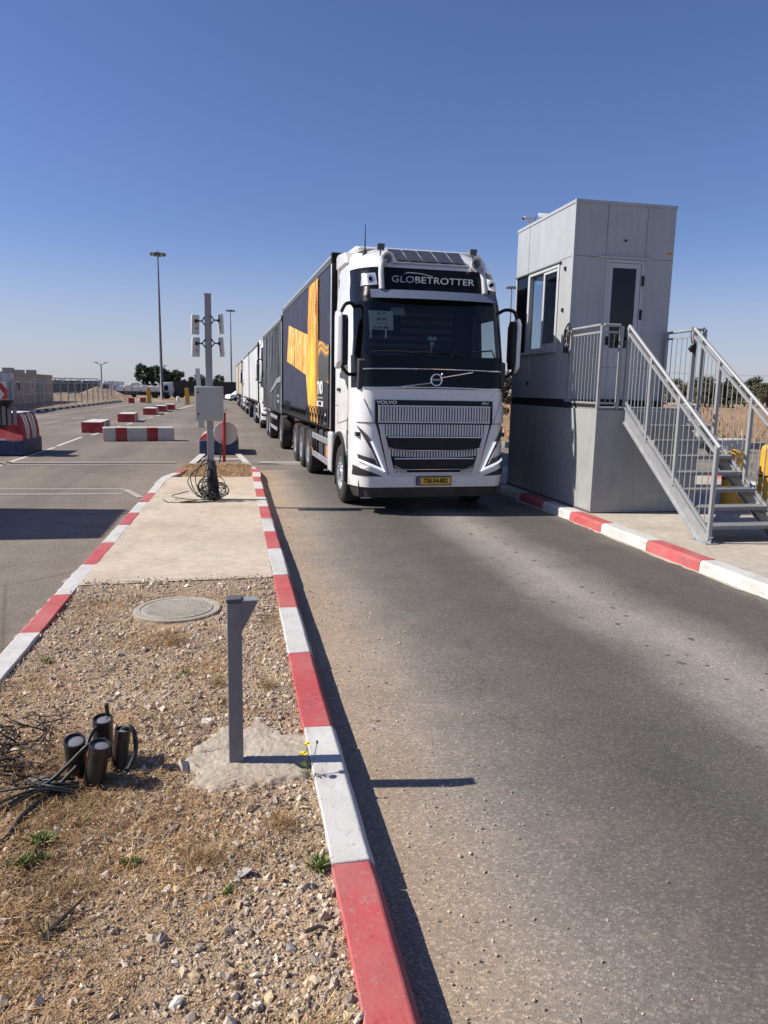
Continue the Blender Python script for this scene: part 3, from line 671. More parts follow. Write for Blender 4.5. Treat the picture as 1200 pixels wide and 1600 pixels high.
def scatter_straw():
    rng = np.random.default_rng(9); N = 110000
    x = rng.uniform(-1.44, 0.33, N); y = 1.2 + 5.3 * rng.uniform(0, 1, N) ** 1.1
    D = np.array([0.04 + 0.55 * max(0, ns(a, b, 21.0, 2.1)) + 0.35 * max(0, ns(a, b, 31.0, 5.0)) for a, b in zip(x, y)])
    D += 0.85 * np.exp(-(((x + 0.78) / 0.42) ** 2 + ((y - 3.15) / 0.62) ** 2)) + 0.22 * np.exp(-(((x + 0.1) / 0.5) ** 2 + ((y - 2.75) / 0.18) ** 2)) + 0.16 * np.exp(-(((x + .45) / .2) ** 2 + ((y - 5.25) / .25) ** 2))
    D += 0.5 * np.exp(-(((x + 1.0) / 0.4) ** 2 + ((y - 2.3) / 0.7) ** 2))
    D *= np.where((((x - 0.10) / 0.27) ** 2 + ((y - 3.46) / np.where(y > 3.46, 0.35, 0.23)) ** 2) < 1, 0.1, 1.0)
    keep = rng.uniform(0, 1, N) < D; x, y = x[keep], y[keep]; n = len(x)
    z = np.array([soil_z(a, b) for a, b in zip(x, y)]) + rng.uniform(0.002, 0.018, n)
    cols = np.array([(0.47, 0.29, 0.12), (0.36, 0.20, 0.08), (0.25, 0.125, 0.05), (0.58, 0.43, 0.23), (0.16, 0.08, 0.04)])
    tone = np.array([0.95 + 0.55 * ns(a, b, 51.0, 2.4) + 0.25 * ns(a, b, 57.0, 7.0) for a, b in zip(x, y)]) - 0.38 * np.exp(-(((x + 0.80) / 0.35) ** 2 + ((y - 3.30) / 0.42) ** 2))
    c = cols[rng.choice(5, n, p=[.28, .28, .2, .12, .12])] * (rng.uniform(0.8, 1.15, n) * np.clip(tone, 0.4, 1.35))[:, None]
    V, Fc, C = blades(rng, np.stack([x, y, z], 1), rng.uniform(0.018, 0.075, n), rng.uniform(0.0014, 0.0042, n), np.abs(rng.normal(0.18, 0.35, n)), c)
    o = np_mesh('dry_straw', V, Fc, M['straw'], C); tag(o, 'brown dry straw and dead grass lying on the soil', 'dry grass', kind='stuff')
    # dead leaf litter between the straw
    # tussock bed behind the sensor pole
    n = 6500; x = rng.uniform(-1.2, 0.36, n); y = rng.uniform(15.45, 18.25, n); z = np.array([patch_z(a, b) for a, b in zip(x, y)])
    c = cols[rng.choice(5, n)] * rng.uniform(0.7, 1.05, (n, 1))
    V, Fc, C = blades(rng, np.stack([x, y, z], 1), rng.uniform(0.05, 0.13, n), rng.uniform(0.005, 0.010, n), np.abs(rng.normal(0.15, 0.3, n)), c)
    o = np_mesh('dry_grass', V, Fc, M['straw'], C); tag(o, 'mat of brown dry grass behind the grey sensor pole', 'dry grass', kind='stuff')
    # field grass beyond the booth
    n = 16000; x = rng.uniform(9.5, 60, n); y = 25.3 + 60 * rng.uniform(0, 1, n) ** 1.5
    D = np.array([0.35 + 0.9 * ns(a, b, 4.0, 0.12) for a, b in zip(x, y)]); keep = rng.uniform(0, 1, n) < D; x, y = x[keep], y[keep]; n = len(x)
    c = np.array([(0.36, 0.25, 0.13), (0.28, 0.19, 0.095), (0.42, 0.31, 0.17), (0.22, 0.17, 0.09)])[rng.choice(4, n)]
    V, Fc, C = blades(rng, np.stack([x, y, np.full(n, 0.15)], 1), rng.uniform(0.2, 0.6, n), rng.uniform(0.03, 0.08, n), rng.uniform(0.7, 1.4, n), c)
    o = np_mesh('field_grass', V, Fc, M['straw'], C); tag(o, 'tall dry grass of the field beyond the booth', 'grass', kind='stuff')
scatter_straw()

# ---- markings and drain
def line(name, a, b, wd, m=None, z=0.006):
    a, b = Vector((*a, 0)), Vector((*b, 0)); d = (b - a).normalized(); n_ = Vector((-d.y, d.x, 0)) * wd / 2
    P = [a - n_, b - n_, b + n_, a + n_]
    return struct(flat_poly(name, [(p.x, p.y) for p in P], z, m or M['linewhite']))
line('road_line', (-9.5, 14.75), (-2.05, 14.38), 0.11, M['lineworn']); line('road_line', (-9.5, 14.05), (-2.0, 13.72), 0.12, M['lineworn'])
line('road_line', (-2.02, 14.30), (-1.62, 13.25), 0.12, M['lineworn'], 0.009); line('road_line', (-9.0, 18.75), (-5.45, 18.6), 0.16)
line('road_line', (-5.42, 18.5), (-5.36, 23.9), 0.13); line('road_line', (-5.40, 24.4), (-5.47, 28.6), 0.13); line('road_line', (-5.3, 29.6), (-5.30, 31.4), 0.13)
for k in range(6): line('road_line', (-5.25 + 0.12 * k, 34 + 3.6 * k), (-5.2 + 0.12 * k, 36 + 3.6 * k), 0.13)
line('road_line', (-11.3, 33), (-10.3, 60), 0.14, M['lineworn']); line('road_line', (-10.2, 62), (-9.0, 90), 0.14)
line('road_line', (-4.6, 61), (-3.9, 76), 0.25)
for k in range(3): line('road_line', (-8.9 + .2 * k, 38 + 5 * k), (-8.7 + .2 * k, 40.5 + 5 * k), 0.14, M['lineworn'])
# painted edges of the island tip
line('road_line', (-1.08, 18.3), (-0.80, 23.1), 0.17, M['kerbwhite'], 0.03); line('road_line', (0.34, 18.3), (-0.03, 23.1), 0.17, M['kerbwhite'], 0.03)
line('road_line', (-0.95, 20.2), (0.2, 20.2), 0.6, M['lineworn'], 0.012)
def drain():
    for (x0, x1, side) in ((-9.5, -1.45, 0), (0.62, 4.9, 1)):
        m = MB(); m.box(x0, x1, 18.99, 19.27, -0.05, 0.002)
        n = int((x1 - x0) / 0.075)
        m.cur = 1
        for i in range(n):
            x = x0 + (i + 0.5) * (x1 - x0) / n; m.box(x - 0.024, x + 0.024, 19.02, 19.24, 0.0025, 0.009)
        o = struct(m.build('drain_channel', [M['blk'], M['chassis'] if not side else M['treadgrey']], smooth=0))
        ml = M['linewhite'] if side else M['lineworn']
        line('drain_edge', (x0, 18.9), (x1, 18.9), 0.16, ml); line('drain_edge', (x0, 19.38), (x1, 19.38), 0.2, ml)
drain()
# kerb of black and white stones along the left edge of the yard
kerb('kerb', [(50 + 1.0 * i, 51 + 1.0 * i, 0 if i % 2 else 2) for i in range(36)], lambda y: -12.95 + 0.018 * (y - 50), lambda y: -12.7 + 0.018 * (y - 50), 1, KM, 0.15)
# kerbs right of the booth and around the far lanes
m = MB()
for i in range(10): m.cur = (i + 1) % 2; m.box(10.55, 10.8, 9.1 + i * 1.25, 10.33 + i * 1.25, -0.05, 0.16)
struct(m.build('kerb', KM, bevel=0.02))
m = MB()
for i in range(14): m.cur = 2; m.box(9.2 + i * 1.8, 10.98 + i * 1.8, 24.3, 24.6, -0.05, 0.22)
struct(m.build('kerb', [M['pave'], M['pave'], M['treadgrey']], bevel=0.02))

# ------------------------------------------------------------------ trucks
# local frame of a truck: origin on the ground under the middle of its front, x to its (viewer's) right, y backwards, z up
def smooth_pts(P, k=5):
    """Catmull-Rom through the points"""
    P = [Vector(p) for p in P]; Q = [P[0] * 2 - P[1]] + P + [P[-1] * 2 - P[-2]]; out = []
    for i in range(1, len(Q) - 2):
        a, b, c, d = Q[i - 1:i + 3]
        for j in range(k):
            t = j / k; out.append(0.5 * ((2 * b) + (c - a) * t + (2 * a - 5 * b + 4 * c - d) * t * t + (3 * b - a - 3 * c + d) * t ** 3))
    return out + [P[-1]]
def lerp_tab(tab):
    zs_, vs_ = [a for a, b in tab], [b for a, b in tab]
    return lambda z: float(np.interp(z, zs_, vs_))
YF = lerp_tab([(.35, .05), (.44, .02), (.72, 0), (1.14, 0), (1.4, .012), (1.92, .05), (2.41, .10), (3.2, .24), (3.38, .28), (3.72, .42), (3.86, .55), (3.98, .74), (4.08, .98), (4.13, 1.2)])
HW = lerp_tab([(.44, 1.20), (.72, 1.225), (2.41, 1.225), (3.2, 1.21), (3.72, 1.18), (3.98, 1.13), (4.13, 1.04)])
RY = 1.9                       # the corners are longer than they are wide
RC = lerp_tab([(.44, .26), (2.41, .28), (3.2, .32), (3.72, .46), (4.13, .6)])
def YB(z):
    if z < 1.14: return 1.36 - math.sqrt(max(0.0, .645 ** 2 - (z - .5) ** 2))
    return 1.9
ZROWS = [.44, .58, .72, .86, 1.0, 1.1, 1.139, 1.14, 1.4, 1.92, 2.15, 2.41, 2.75, 3.04, 3.2, 3.38, 3.55, 3.72, 3.80, 3.86, 3.92, 3.98, 4.04, 4.08, 4.11, 4.13]
NS_, NA, NF = 6, 7, 12          # side, corner and front columns
def cab_ring(z):
    hw, r, yf = HW(z), RC(z), YF(z); ry = r * (RY if z < 3.5 else 1.5); yb = YB(z); ys = min(yf + ry, yb - .02)
    fr = [0.0, 0.28, 0.42, 0.58, 0.80, 0.93]
    pts = [(-hw, yb + (ys - yb) * f, z) for f in fr]
    for k in range(NA):
        t = PI / 2 * k / NA; pts.append((-hw + r - r * math.cos(t), ys - (ys - yf) * math.sin(t), z))
    for k in range(NF + 1):
        pts.append((-(hw - r) + 2 * (hw - r) * k / NF, yf, z))
    left = pts[:NS_ + NA]
    return pts + [(-p[0], p[1], p[2]) for p in reversed(left)]
def arc_dy(x, z):
    hw, r = HW(z), RC(z); e = abs(x) - (hw - r)
    ry = min(r * (RY if z < 3.5 else 1.5), YB(z) - .02 - YF(z))
    return 0.0 if e <= 0 else ry * (1 - math.sqrt(max(0.0, 1 - (min(e, r * 0.985) / r) ** 2)))
def wrap_poly(name, pts, m, parent, depth=0.012, thick=0.03, bevel=0.0, mb=None):
    """a panel following the curved front of the cab; pts are (x, z)"""
    bm = bmesh.new(); f = bm.faces.new([bm.verts.new((x, 0, z)) for x, z in pts])
    cuts = [s * v for s in (-1, 1) for v in (.70, .80, .88, .94, .99, 1.03, 1.07, 1.10, 1.13, 1.155, 1.175, 1.19, 1.205)]
    for c in cuts:
        g = bm.verts[:] + bm.edges[:] + bm.faces[:]; bmesh.ops.bisect_plane(bm, geom=g, plane_co=(c, 0, 0), plane_no=(1, 0, 0))
    for c in [.58, .72, 1.14, 1.4, 1.92, 2.41, 3.2, 3.38, 3.55, 3.72, 3.86]:
        g = bm.verts[:] + bm.edges[:] + bm.faces[:]; bmesh.ops.bisect_plane(bm, geom=g, plane_co=(0, 0, c), plane_no=(0, 0, 1))
    r = bmesh.ops.extrude_face_region(bm, geom=bm.faces[:])
    back = [v for v in r['geom'] if isinstance(v, bmesh.types.BMVert)]; bs = set(back)
    for v in bm.verts:
        y = YF(v.co.z) + arc_dy(v.co.x, v.co.z) - depth
        k = 1.0
        if depth:                                        # push outwards along the corner, not only forwards
            e = abs(v.co.x) - (HW(v.co.z) - RC(v.co.z))
            if e > 0:
                t = min(1, e / RC(v.co.z)); v.co.x += math.copysign(depth * t, v.co.x)
        v.co.y = y + (thick if v in bs else 0)
    bmesh.ops.recalc_face_normals(bm, faces=bm.faces)
    if mb is not None:
        bm.verts.index_update(); mb.add([v.co.copy() for v in bm.verts], [[v.index for v in f.verts] for f in bm.faces]); bm.free(); return None
    me = bpy.data.meshes.new(name); bm.to_mesh(me); bm.free(); me.materials.append(m)
    return finish(me, name, parent, bevel, 40, fixn=False)

def cab_shell(parent, mats):
    rings = [cab_ring(z) for z in ZROWS]; n = len(rings[0])
    V = [p for r in rings for p in r]; Fb, mi = [], []; G = [[], []]        # windscreen, side windows
    a0, a1 = NS_ + 2, n - 1 - (NS_ + 2)
    for i in range(len(ZROWS) - 1):
        za, zb = ZROWS[i], ZROWS[i + 1]
        for k in range(n - 1):
            q = (i * n + k, i * n + k + 1, (i + 1) * n + k + 1, (i + 1) * n + k)
            if a0 <= k < a1 and 2.405 < za and zb < 3.21: G[0].append(q); continue
            side = k in (2, 3, 4) or (n - 2 - k) in (2, 3, 4)
            if side and za > 2.145 and zb < 3.05: G[1].append(q); continue
            Fb.append(q)
            mi.append(1 if (NS_ + 1 <= k < n - 2 - NS_ and ((1.915 < za and zb < 2.42) or (3.19 < za and zb < 3.73))) else 0)
    top = len(ZROWS) - 1
    Fb.append([top * n + k for k in range(n)]); mi.append(0)
    me = bpy.data.meshes.new('cab_body'); me.from_pydata(V, [], Fb)
    for m in mats: me.materials.append(m)
    me.polygons.foreach_set('material_index', mi)
    body = finish(me, 'cab_body', parent, 0, 32, fixn=False)
    def sub(name, faces, m, par):
        idx = sorted({i for f in faces for i in f}); mp_ = {v: i for i, v in enumerate(idx)}
        me = bpy.data.meshes.new(name); me.from_pydata([V[i] for i in idx], [], [[mp_[i] for i in f] for f in faces]); me.materials.append(m)
        return finish(me, name, par, 0, 40, fixn=False)
    ws = sub('windscreen', G[0], M['windscreen'], parent)
    sub('side_window', [f for f in G[1] if V[f[0]][0] < 0], M['sideglass'], parent)
    sub('side_window', [f for f in G[1] if V[f[0]][0] > 0], M['sideglass'], parent)
    return body, ws

# wheels: built once per kind, copied afterwards
WHEELS = {}
def wheel(parent, x, y, kind, r=0.5, wd=0.32):
    side = -1 if x < 0 else 1
    key = (kind, side, r)
    if key in WHEELS:
        return copy_part(WHEELS[key], parent, (x, y, r))
    m = MB(); o_ = side * wd / 2
    prof = [(r * .56, -wd / 2), (r * .90, -wd / 2), (r * .975, -wd * .40), (r * .998, -wd * .2), (r * .985, -.015), (r * .985, .015), (r * .998, wd * .2), (r * .975, wd * .40), (r * .90, wd / 2), (r * .56, wd / 2)]
    m.lathe(prof, 40, 'X', (-side * wd / 2, 0, 0), cap=False)
    t = m.build('wheel', M['rubber'], parent, smooth=35); t.location = (x, y, r)
    f = MB(); R = r * .575
    s = side
    d = {'front': [(R, -.16), (R, -.01), (R * .93, .0), (R * .86, -.06), (R * .62, -.045), (R * .55, -.02), (R * .30, .0), (R * .28, .035), (.02, .04)],
         'rear': [(R, -.16), (R, -.01), (R * .93, .0), (R * .84, -.10), (R * .62, -.14), (R * .42, -.13), (R * .40, -.02), (R * .22, .0), (.02, .0)]}[kind]
    f.lathe([(a, s * h) for a, h in d], 32, 'X')
    for k in range(10):
        a = 2 * PI * k / 10; rr = R * (.58 if kind == 'front' else .55)
        f.lathe([(.016, s * (-.05 if kind == 'front' else -.15)), (.016, s * (.0 if kind == 'front' else -.11)), (.008, s * (.006 if kind == 'front' else -.10))], 6, 'X', (0, rr * math.cos(a), rr * math.sin(a)))
    f.build('rim', M['alu'], t, smooth=35)
    WHEELS[key] = t
    return t

def mirror(parent, s):
    m = MB(); m.prism([(-.09, .30), (.02, .22), (.10, .22), (.12, .32), (.12, 1.0), (.06, 1.08), (-.03, 1.06), (-.09, .98)], 'X', s * 1.385, s * 1.475)
    m.v = [(x, y + .34 + .5 * (abs(x) - 1.385), z + 1.98) for x, y, z in m.v]
    h = m.build('mirror', M['white'], parent, bevel=0.03, seg=3)
    b = MB(); b.prism([(-.06, .34), (.02, .27), (.10, .27), (.12, .36), (.12, .98), (.06, 1.02), (-.02, 1.0), (-.06, .94)], 'X', s * 1.30, s * 1.384)
    b.v = [(x, y + .32, z + 1.98) for x, y, z in b.v]; b.build('mirror_insert', M['blk'], h, bevel=0.02)
    g = MB(); g.box(s * 1.31, s * 1.46, .475, .482, 2.36, 2.92); g.build('mirror_glass', M['chrome'], h)
    for pts in ([(s * 1.14, .58, 3.10), (s * 1.23, .44, 3.17), (s * 1.34, .33, 3.14), (s * 1.40, .34, 3.03)], [(s * 1.16, .56, 2.14), (s * 1.26, .42, 2.12), (s * 1.36, .35, 2.20), (s * 1.40, .36, 2.32)]):
        a = MB(); a.tube(smooth_pts(pts, 4), .027, 8); a.build('mirror_arm', M['blk'], h, smooth=50)
    return h

def person_driver(parent_loc, rz):
    t = thing('person', 'seated driver in a dark shirt and yellow hi-vis vest behind the windscreen', 'person', parent_loc, rz)
    V = [(0, 0, 0), (0, .02, .22), (0, .03, .42), (0, .01, .53), (0, -.01, .60), (0, -.02, .70), (0, -.01, .80),
         (-.19, .02, .43), (-.27, -.10, .20), (-.22, -.38, .22), (-.20, -.47, .26),
         (.19, .02, .43), (.27, -.10, .20), (.22, -.38, .22), (.20, -.47, .26),
         (-.10, -.05, -.02), (-.14, -.45, .0), (-.14, -.50, -.40), (.10, -.05, -.02), (.14, -.45, .0), (.14, -.50, -.40)]
    Ed = [(0, 1), (1, 2), (2, 3), (3, 4), (4, 5), (5, 6), (2, 7), (7, 8), (8, 9), (9, 10), (2, 11), (11, 12), (12, 13), (13, 14), (0, 15), (15, 16), (16, 17), (0, 18), (18, 19), (19, 20)]
    Rr = [.15, .16, .15, .065, .085, .10, .075, .075, .055, .042, .038, .075, .055, .042, .038, .10, .085, .06, .10, .085, .06]
    me = bpy.data.meshes.new('body'); me.from_pydata(V, Ed, []); me.materials.append(M['skin'])
    o = bpy.data.objects.new('body', me); COL.objects.link(o); o.parent = t
    sk = o.modifiers.new('skin', 'SKIN'); sv = me.skin_vertices[0].data
    for i, r in enumerate(Rr): sv[i].radius = (r, r)
    sv[0].use_root = True
    ss = o.modifiers.new('sub', 'SUBSURF'); ss.levels = 1; ss.render_levels = 1
    v = MB(); v.lathe([(.175, .02), (.185, .25), (.18, .40), (.10, .50)], 18, 'Z', (0, .02, 0)); v.v = [(x * 1.12, (y - .02) * .98 + .02, z) for x, y, z in v.v]
    v.build('hi_vis_vest', M['hivis'], t, smooth=60)
    sl = MB()
    for s in (-1, 1): sl.tube([(s * .15, .02, .44), (s * .27, -.09, .22), (s * .25, -.24, .21)], [.09, .072, .062], 10)
    sl.build('sleeve', M['shirt'], t, smooth=60)
    hr = MB(); hr.lathe([(.06, .66), (.112, .70), (.118, .78), (.09, .85), (.03, .88)], 16, 'Z', (0, .02, 0)); hr.build('hair', M['hair'], t, smooth=60)
    return t

def cab(parent, full=True):
    paint = M['white'] if full else M['white2']
    body, ws = cab_shell(parent, [paint, M['blackgloss']])
    # closing walls and lining of the cab
    m = MB(); m.box(-1.2, 1.2, 1.86, 1.895, 1.16, 3.9); m.build('cab_rear_wall', paint, parent)
    m = MB(); m.box(-1.19, 1.19, .12, 1.84, 1.20, 1.26); m.box(-1.19, 1.19, 1.80, 1.84, 1.27, 3.7); m.box(-1.14, 1.14, .62, 1.79, 3.42, 3.46)
    m.build('cab_lining', M['beige'] if full else M['dash'], parent)
    m = MB(); m.prism([(.14, 1.9), (.14, 2.34), (.45, 2.40), (.66, 2.33), (.74, 2.12), (.70, 1.9)], 'X', -1.17, 1.17); m.build('dashboard', M['dash'], parent, bevel=0.02)
    for s in (-.62, .62):
        st = MB(); st.box(s - .26, s + .26, 1.0, 1.45, 1.62, 1.78); st.prism([(1.36, 1.78), (1.50, 1.78), (1.62, 2.55), (1.50, 2.57)], 'X', s - .25, s + .25); st.prism([(1.50, 2.60), (1.58, 2.60), (1.62, 2.82), (1.53, 2.83)], 'X', s - .14, s + .14)
        st.build('seat', M['seatdark'], parent, bevel=0.04)
    sw = MB(); n = 28
    c = Vector((.62, .86, 2.30)); ax = Vector((0, -.55, .83)).normalized(); u = Vector((1, 0, 0)); v = ax.cross(u)
    sw.tube([c + (u * math.cos(2 * PI * k / n) + v * math.sin(2 * PI * k / n)) * .225 for k in range(n + 1)], .016, 8)
    sw.bar(c - u * .22, c + u * .22, .03, .05); sw.bar(c, c + Vector((0, -.2, -.25)), .06, .06)
    sw.build('steering_wheel', M['black'], parent, smooth=60)
    # wheel arch trim, mudguard, step
    for s in (-1, 1):
        a = MB(); P = []
        for k in range(15):
            t = PI * (1.03 - 1.06 * k / 14); P.append((1.36 + .60 * math.cos(t), .5 + .645 * math.sin(t), 1.36 + .665 * math.cos(t), .5 + .70 * math.sin(t)))
        for k in range(14):
            y0, z0, y1, z1 = P[k]; y2, z2, y3, z3 = P[k + 1]
            x0, x1 = (s * 1.10, s * 1.262)
            a.add([(x0, y0, z0), (x1, y0, z0), (x1, y1, z1), (x0, y1, z1), (x0, y2, z2), (x1, y2, z2), (x1, y3, z3), (x0, y3, z3)],
                  [(0, 1, 5, 4), (1, 2, 6, 5), (2, 3, 7, 6), (3, 0, 4, 7)] + ([(0, 3, 2, 1)] if k == 0 else []) + ([(4, 5, 6, 7)] if k == 13 else []))
        a.build('wheel_arch', M['black'], parent, smooth=40)
        fl = MB(); fl.box(s * .85, s * 1.20, 2.05, 2.08, .22, .75); fl.build('mud_flap', M['rubber'], parent)
        # grey box and step behind the wheel
        gb = MB(); gb.box(s * .95, s * 1.27, 2.10, 2.5, .42, 1.14); gb.build('side_fairing', M['greyfair'], parent, bevel=0.05, seg=3)
        # lower side of the bumper, door lines, handle
        bp = MB(); bp.box(s * 1.19, s * 1.232, .60, .705, .50, .86); bp.build('bumper_corner_insert', M['black'], parent, bevel=0.01)
        dl = MB(); dl.bar((s * 1.227, .66, 1.42), (s * 1.227, .66, 1.88), .004, .012); dl.bar((s * 1.227, 1.62, 1.32), (s * 1.213, 1.62, 3.15), .004, .012)
        dl.bar((s * 1.227, .66, 1.42), (s * 1.227, 1.62, 1.32), .004, .012); dl.bar((s * 1.227, 1.64, 1.62), (s * 1.227, 1.88, 1.62), .004, .012); dl.bar((s * 1.219, 1.64, 2.9), (s * 1.219, 1.88, 2.9), .004, .012)
        dl.build('door_seam', M['seam'], parent)
        if full or s < 0:
            hd = MB(); hd.box(s * 1.222, s * 1.262, 1.36, 1.56, 1.86, 1.91); hd.build('door_handle', M['black'], parent, bevel=0.012)
            wf = MB(); wf.prism([(.66, 2.16), (1.42, 2.16), (1.42, 2.08), (.95, 2.05), (.66, 1.88)], 'X', s * 1.2255, s * 1.234); wf.build('window_sill_trim', M['blackgloss'], parent, bevel=0.004)
        # roof side deflector
        rd = MB(); rd.prism([(1.15, 3.86), (1.35, 4.06), (1.95, 4.12), (2.08, 4.10), (2.08, 3.86)], 'X', s * 1.0, s * 1.20); rd.build('roof_deflector', paint, parent, bevel=0.04, seg=3)
    m = MB(); m.prism([(1.05, 4.10), (1.35, 4.17), (2.08, 4.20), (2.08, 4.05), (1.1, 4.05)], 'X', -1.02, 1.02); m.build('roof_fairing', paint, parent, bevel=0.04, seg=3)
    # bumper
    wrap_poly('bumper', [(-1.225, .43), (1.225, .43), (1.225, .70), (1.0, .76), (.66, .60), (-.66, .60), (-1.0, .76), (-1.225, .70)], paint, parent, 0.03, 0.05, 0.008)
    wrap_poly('bumper_lip', [(-1.17, .27), (1.17, .27), (1.215, .425), (-1.215, .425)], M['black'], parent, -0.01, 0.05)
    m = MB(); m.box(-.85, .85, .35, 2.3, .24, .9); m.box(-1.15, 1.15, .12, .60, .30, .6); m.build('underbody_sun_block', M['chassis'], parent)  # boxes added under the cab to block the sun and darken the ground
    # grille
    gr = wrap_poly('grille', [(-.93, 1.75), (.93, 1.75), (.93, 1.42), (.90, 1.34), (.70, .595), (-.70, .595), (-.90, 1.34), (-.93, 1.42)], M['blackgloss'], parent, 0.014, 0.04)
    mm = MB()
    for k in range(40):
        x = -.865 + 1.73 * k / 39; mm.box(x - .0138, x + .0138, YF(1.5) - .036, YF(1.5) - .012, 1.43, 1.655)
    mm.box(-.885, .885, YF(1.5) - .034, YF(1.5) - .010, 1.655, 1.672); mm.box(-.885, .885, YF(1.5) - .034, YF(1.5) - .010, 1.412, 1.43)
    for k in range(37):
        x = -.80 + 1.60 * k / 36; mm.box(x - .0138, x + .0138, -.030, -.008, 1.195 + .02 * abs(x), 1.39)
    for k in range(33):
        x = -.70 + 1.40 * k / 32; c = .03 * (abs(x) / .7) ** 2; mm.box(x - .012, x + .012, -.034, -.010, .885 + c, 1.0 + c)
    for s in (-1, 1):
        for k in range(8):
            x = s * (.44 + .025 * k); mm.box(x - .008, x + .008, -.034, -.010, .63 + .006 * k, .69 + .006 * k)
    mm.build('grille_mesh', M['grillegrey'], gr)
    wrap_poly('grille_surround', [(-.88, 1.39), (-.82, 1.39), (-.62, .66), (.62, .66), (.82, 1.39), (.88, 1.39), (.70, .60), (-.70, .60)], M['grillegrey'], gr, 0.026, 0.03)
    for pts in ([(-.76, 1.175), (.76, 1.175), (.67, 1.02), (-.67, 1.02)], [(-.64, .855), (.64, .855), (.56, .725), (-.56, .725)]): wrap_poly('grille_opening', pts[::-1], M['blk'], gr, 0.030, 0.02)
    ch = MB()
    for z, hw_, drop in ((1.20, .74, 0), (1.0, .74, .05), (.875, .63, 0), (.71, .63, .06)):
        ch.tube([(-hw_, -.045, z + drop), (-hw_ * .8, -.048, z), (hw_ * .8, -.048, z), (hw_, -.045, z + drop)], .0115, 6)
    ch.build('chrome_strip', M['chrome'], gr, smooth=60)
    # headlights
    for s in (-1, 1):
        Q = lambda pts: [(s * x, z) for x, z in (pts if s > 0 else pts[::-1])]
        hl = wrap_poly('headlight', Q([(1.165, 1.36), (1.06, 1.25), (.965, 1.10), (.775, .675), (.87, .80), (1.07, 1.16)]), M['lampdark'], parent, 0.016, 0.04)
        wrap_poly('lamp_hook', Q([(1.15, .93), (1.14, .845), (.79, .685), (.88, .845)]), M['lampdark'], hl, 0.016, 0.04)
        for pts in ([(1.0, 1.13), (.965, 1.13), (.765, .67), (.80, .685)], [(.765, .67), (.79, .715), (1.14, .865), (1.15, .835)]):
            wrap_poly('running_light', Q(pts), M['drl_on'], hl, 0.026, 0.02)
        wrap_poly('lamp_lens', Q([(.985, 1.02), (1.02, 1.06), (.90, .80), (.87, .77)]), M['lamp'], hl, 0.020, 0.02)
        fg = wrap_poly('fog_lamp', [(s * x, z) for x, z in ([(.80, .60), (1.19, .61), (1.19, .76), (1.08, .71)])][::s], M['black'], parent, 0.036, 0.04)
        cb = wrap_poly('front_cowl', [(s * x, z) for x, z in ([(.95, 1.41), (1.17, 1.41), (1.17, 1.66), (1.09, 1.78)])][::s], paint, parent, 0.02, 0.04, 0.008)
    # seams of the white front
    for s in (-1, 1): m = MB(); m.bar((s * .93, YF(1.40) - .003, 1.40), (s * 1.06, YF(1.4) + .02, 1.41), .012, .012); m.build('front_seam', M['seam'], parent)
    ch = MB(); n = 24
    for z, dz, rr in ((1.925, 0.0, .013), (2.20, 0.0, .011)):
        pts = []
        for k in range(n + 1):
            x = -1.10 + 2.20 * k / n; pts.append((x, YF(z) + arc_dy(x, z) - .015, z + .02 * (1 - (x / 1.1) ** 2)))
        ch.tube(pts, rr, 6)
    ch.build('chrome_trim', M['chrome'], parent, smooth=60)
    for s in (-1, 1): mirror(parent, s)
    # sun visor
    vz = MB(); n = 12; pts = []
    for k in range(n + 1):
        x = -.98 + 1.96 * k / n; yy = -.05 + .10 * (x / .98) ** 2
        pts.append((x, YF(3.3) + yy - .14))
    for k in range(n):
        (x0, y0), (x1, y1) = pts[k], pts[k + 1]
        vz.add([(x0, y0, 3.24), (x1, y1, 3.24), (x1, y1 + .09, 3.37), (x0, y0 + .09, 3.37), (x0, y0 + .02, 3.24), (x1, y1 + .02, 3.24), (x1, y1 + .11, 3.37), (x0, y0 + .11, 3.37)],
               [(0, 1, 2, 3), (7, 6, 5, 4), (0, 4, 5, 1), (3, 2, 6, 7)] + ([(0, 3, 7, 4)] if k == 0 else []) + ([(1, 5, 6, 2)] if k == n - 1 else []))
    vz.build('sun_visor', M['visor'], parent)
    wp = MB(); wp.tube([(-.1, YF(2.45) - .03, 2.42), (-.5, YF(2.48) - .03, 2.47), (-.95, YF(2.46) - .02, 2.46)], .012, 6); wp.tube([(.45, YF(2.45) - .03, 2.42), (.2, YF(2.48) - .03, 2.47), (-.35, YF(2.46) - .03, 2.46)], .012, 6)
    wp.tube([(.98, YF(2.4) + .0, 2.38), (.92, YF(2.55) - .0, 2.52), (.55, YF(2.48) - .03, 2.48)], .012, 6)
    wp.build('wiper', M['blk'], parent)
    # emblem
    em = MB(); c = Vector((0.02, YF(2.06) - .018, 2.06)); n = 30
    em.tube([c + Vector((math.cos(2 * PI * k / n) * .085, 0, math.sin(2 * PI * k / n) * .085)) for k in range(n + 1)], .014, 8)
    em.tube([(.074, c.y + .004, 2.092), (.60, YF(2.18) - .012, 2.185)], .012, 6); em.tube([(-.034, c.y + .004, 2.012), (-.56, YF(1.95) - .012, 1.945)], .012, 6)
    em.tube([(.085, c.y, 2.125), (.118, c.y, 2.155)], [.012, .02], 6)
    em.build('front_emblem', M['chrome'], parent, smooth=60)
    if not full: return
    text('emblem_lettering', 'VOLVO', .036, M['silver'], parent, M_front(.02, YF(2.06) - .02, 2.06), sx=1.15, bold=.001)
    text('brand_lettering', 'VOLVO', .062, M['silver'], gr, M_front(-.75, YF(1.71) - .016, 1.712), sx=1.5, bold=.002)
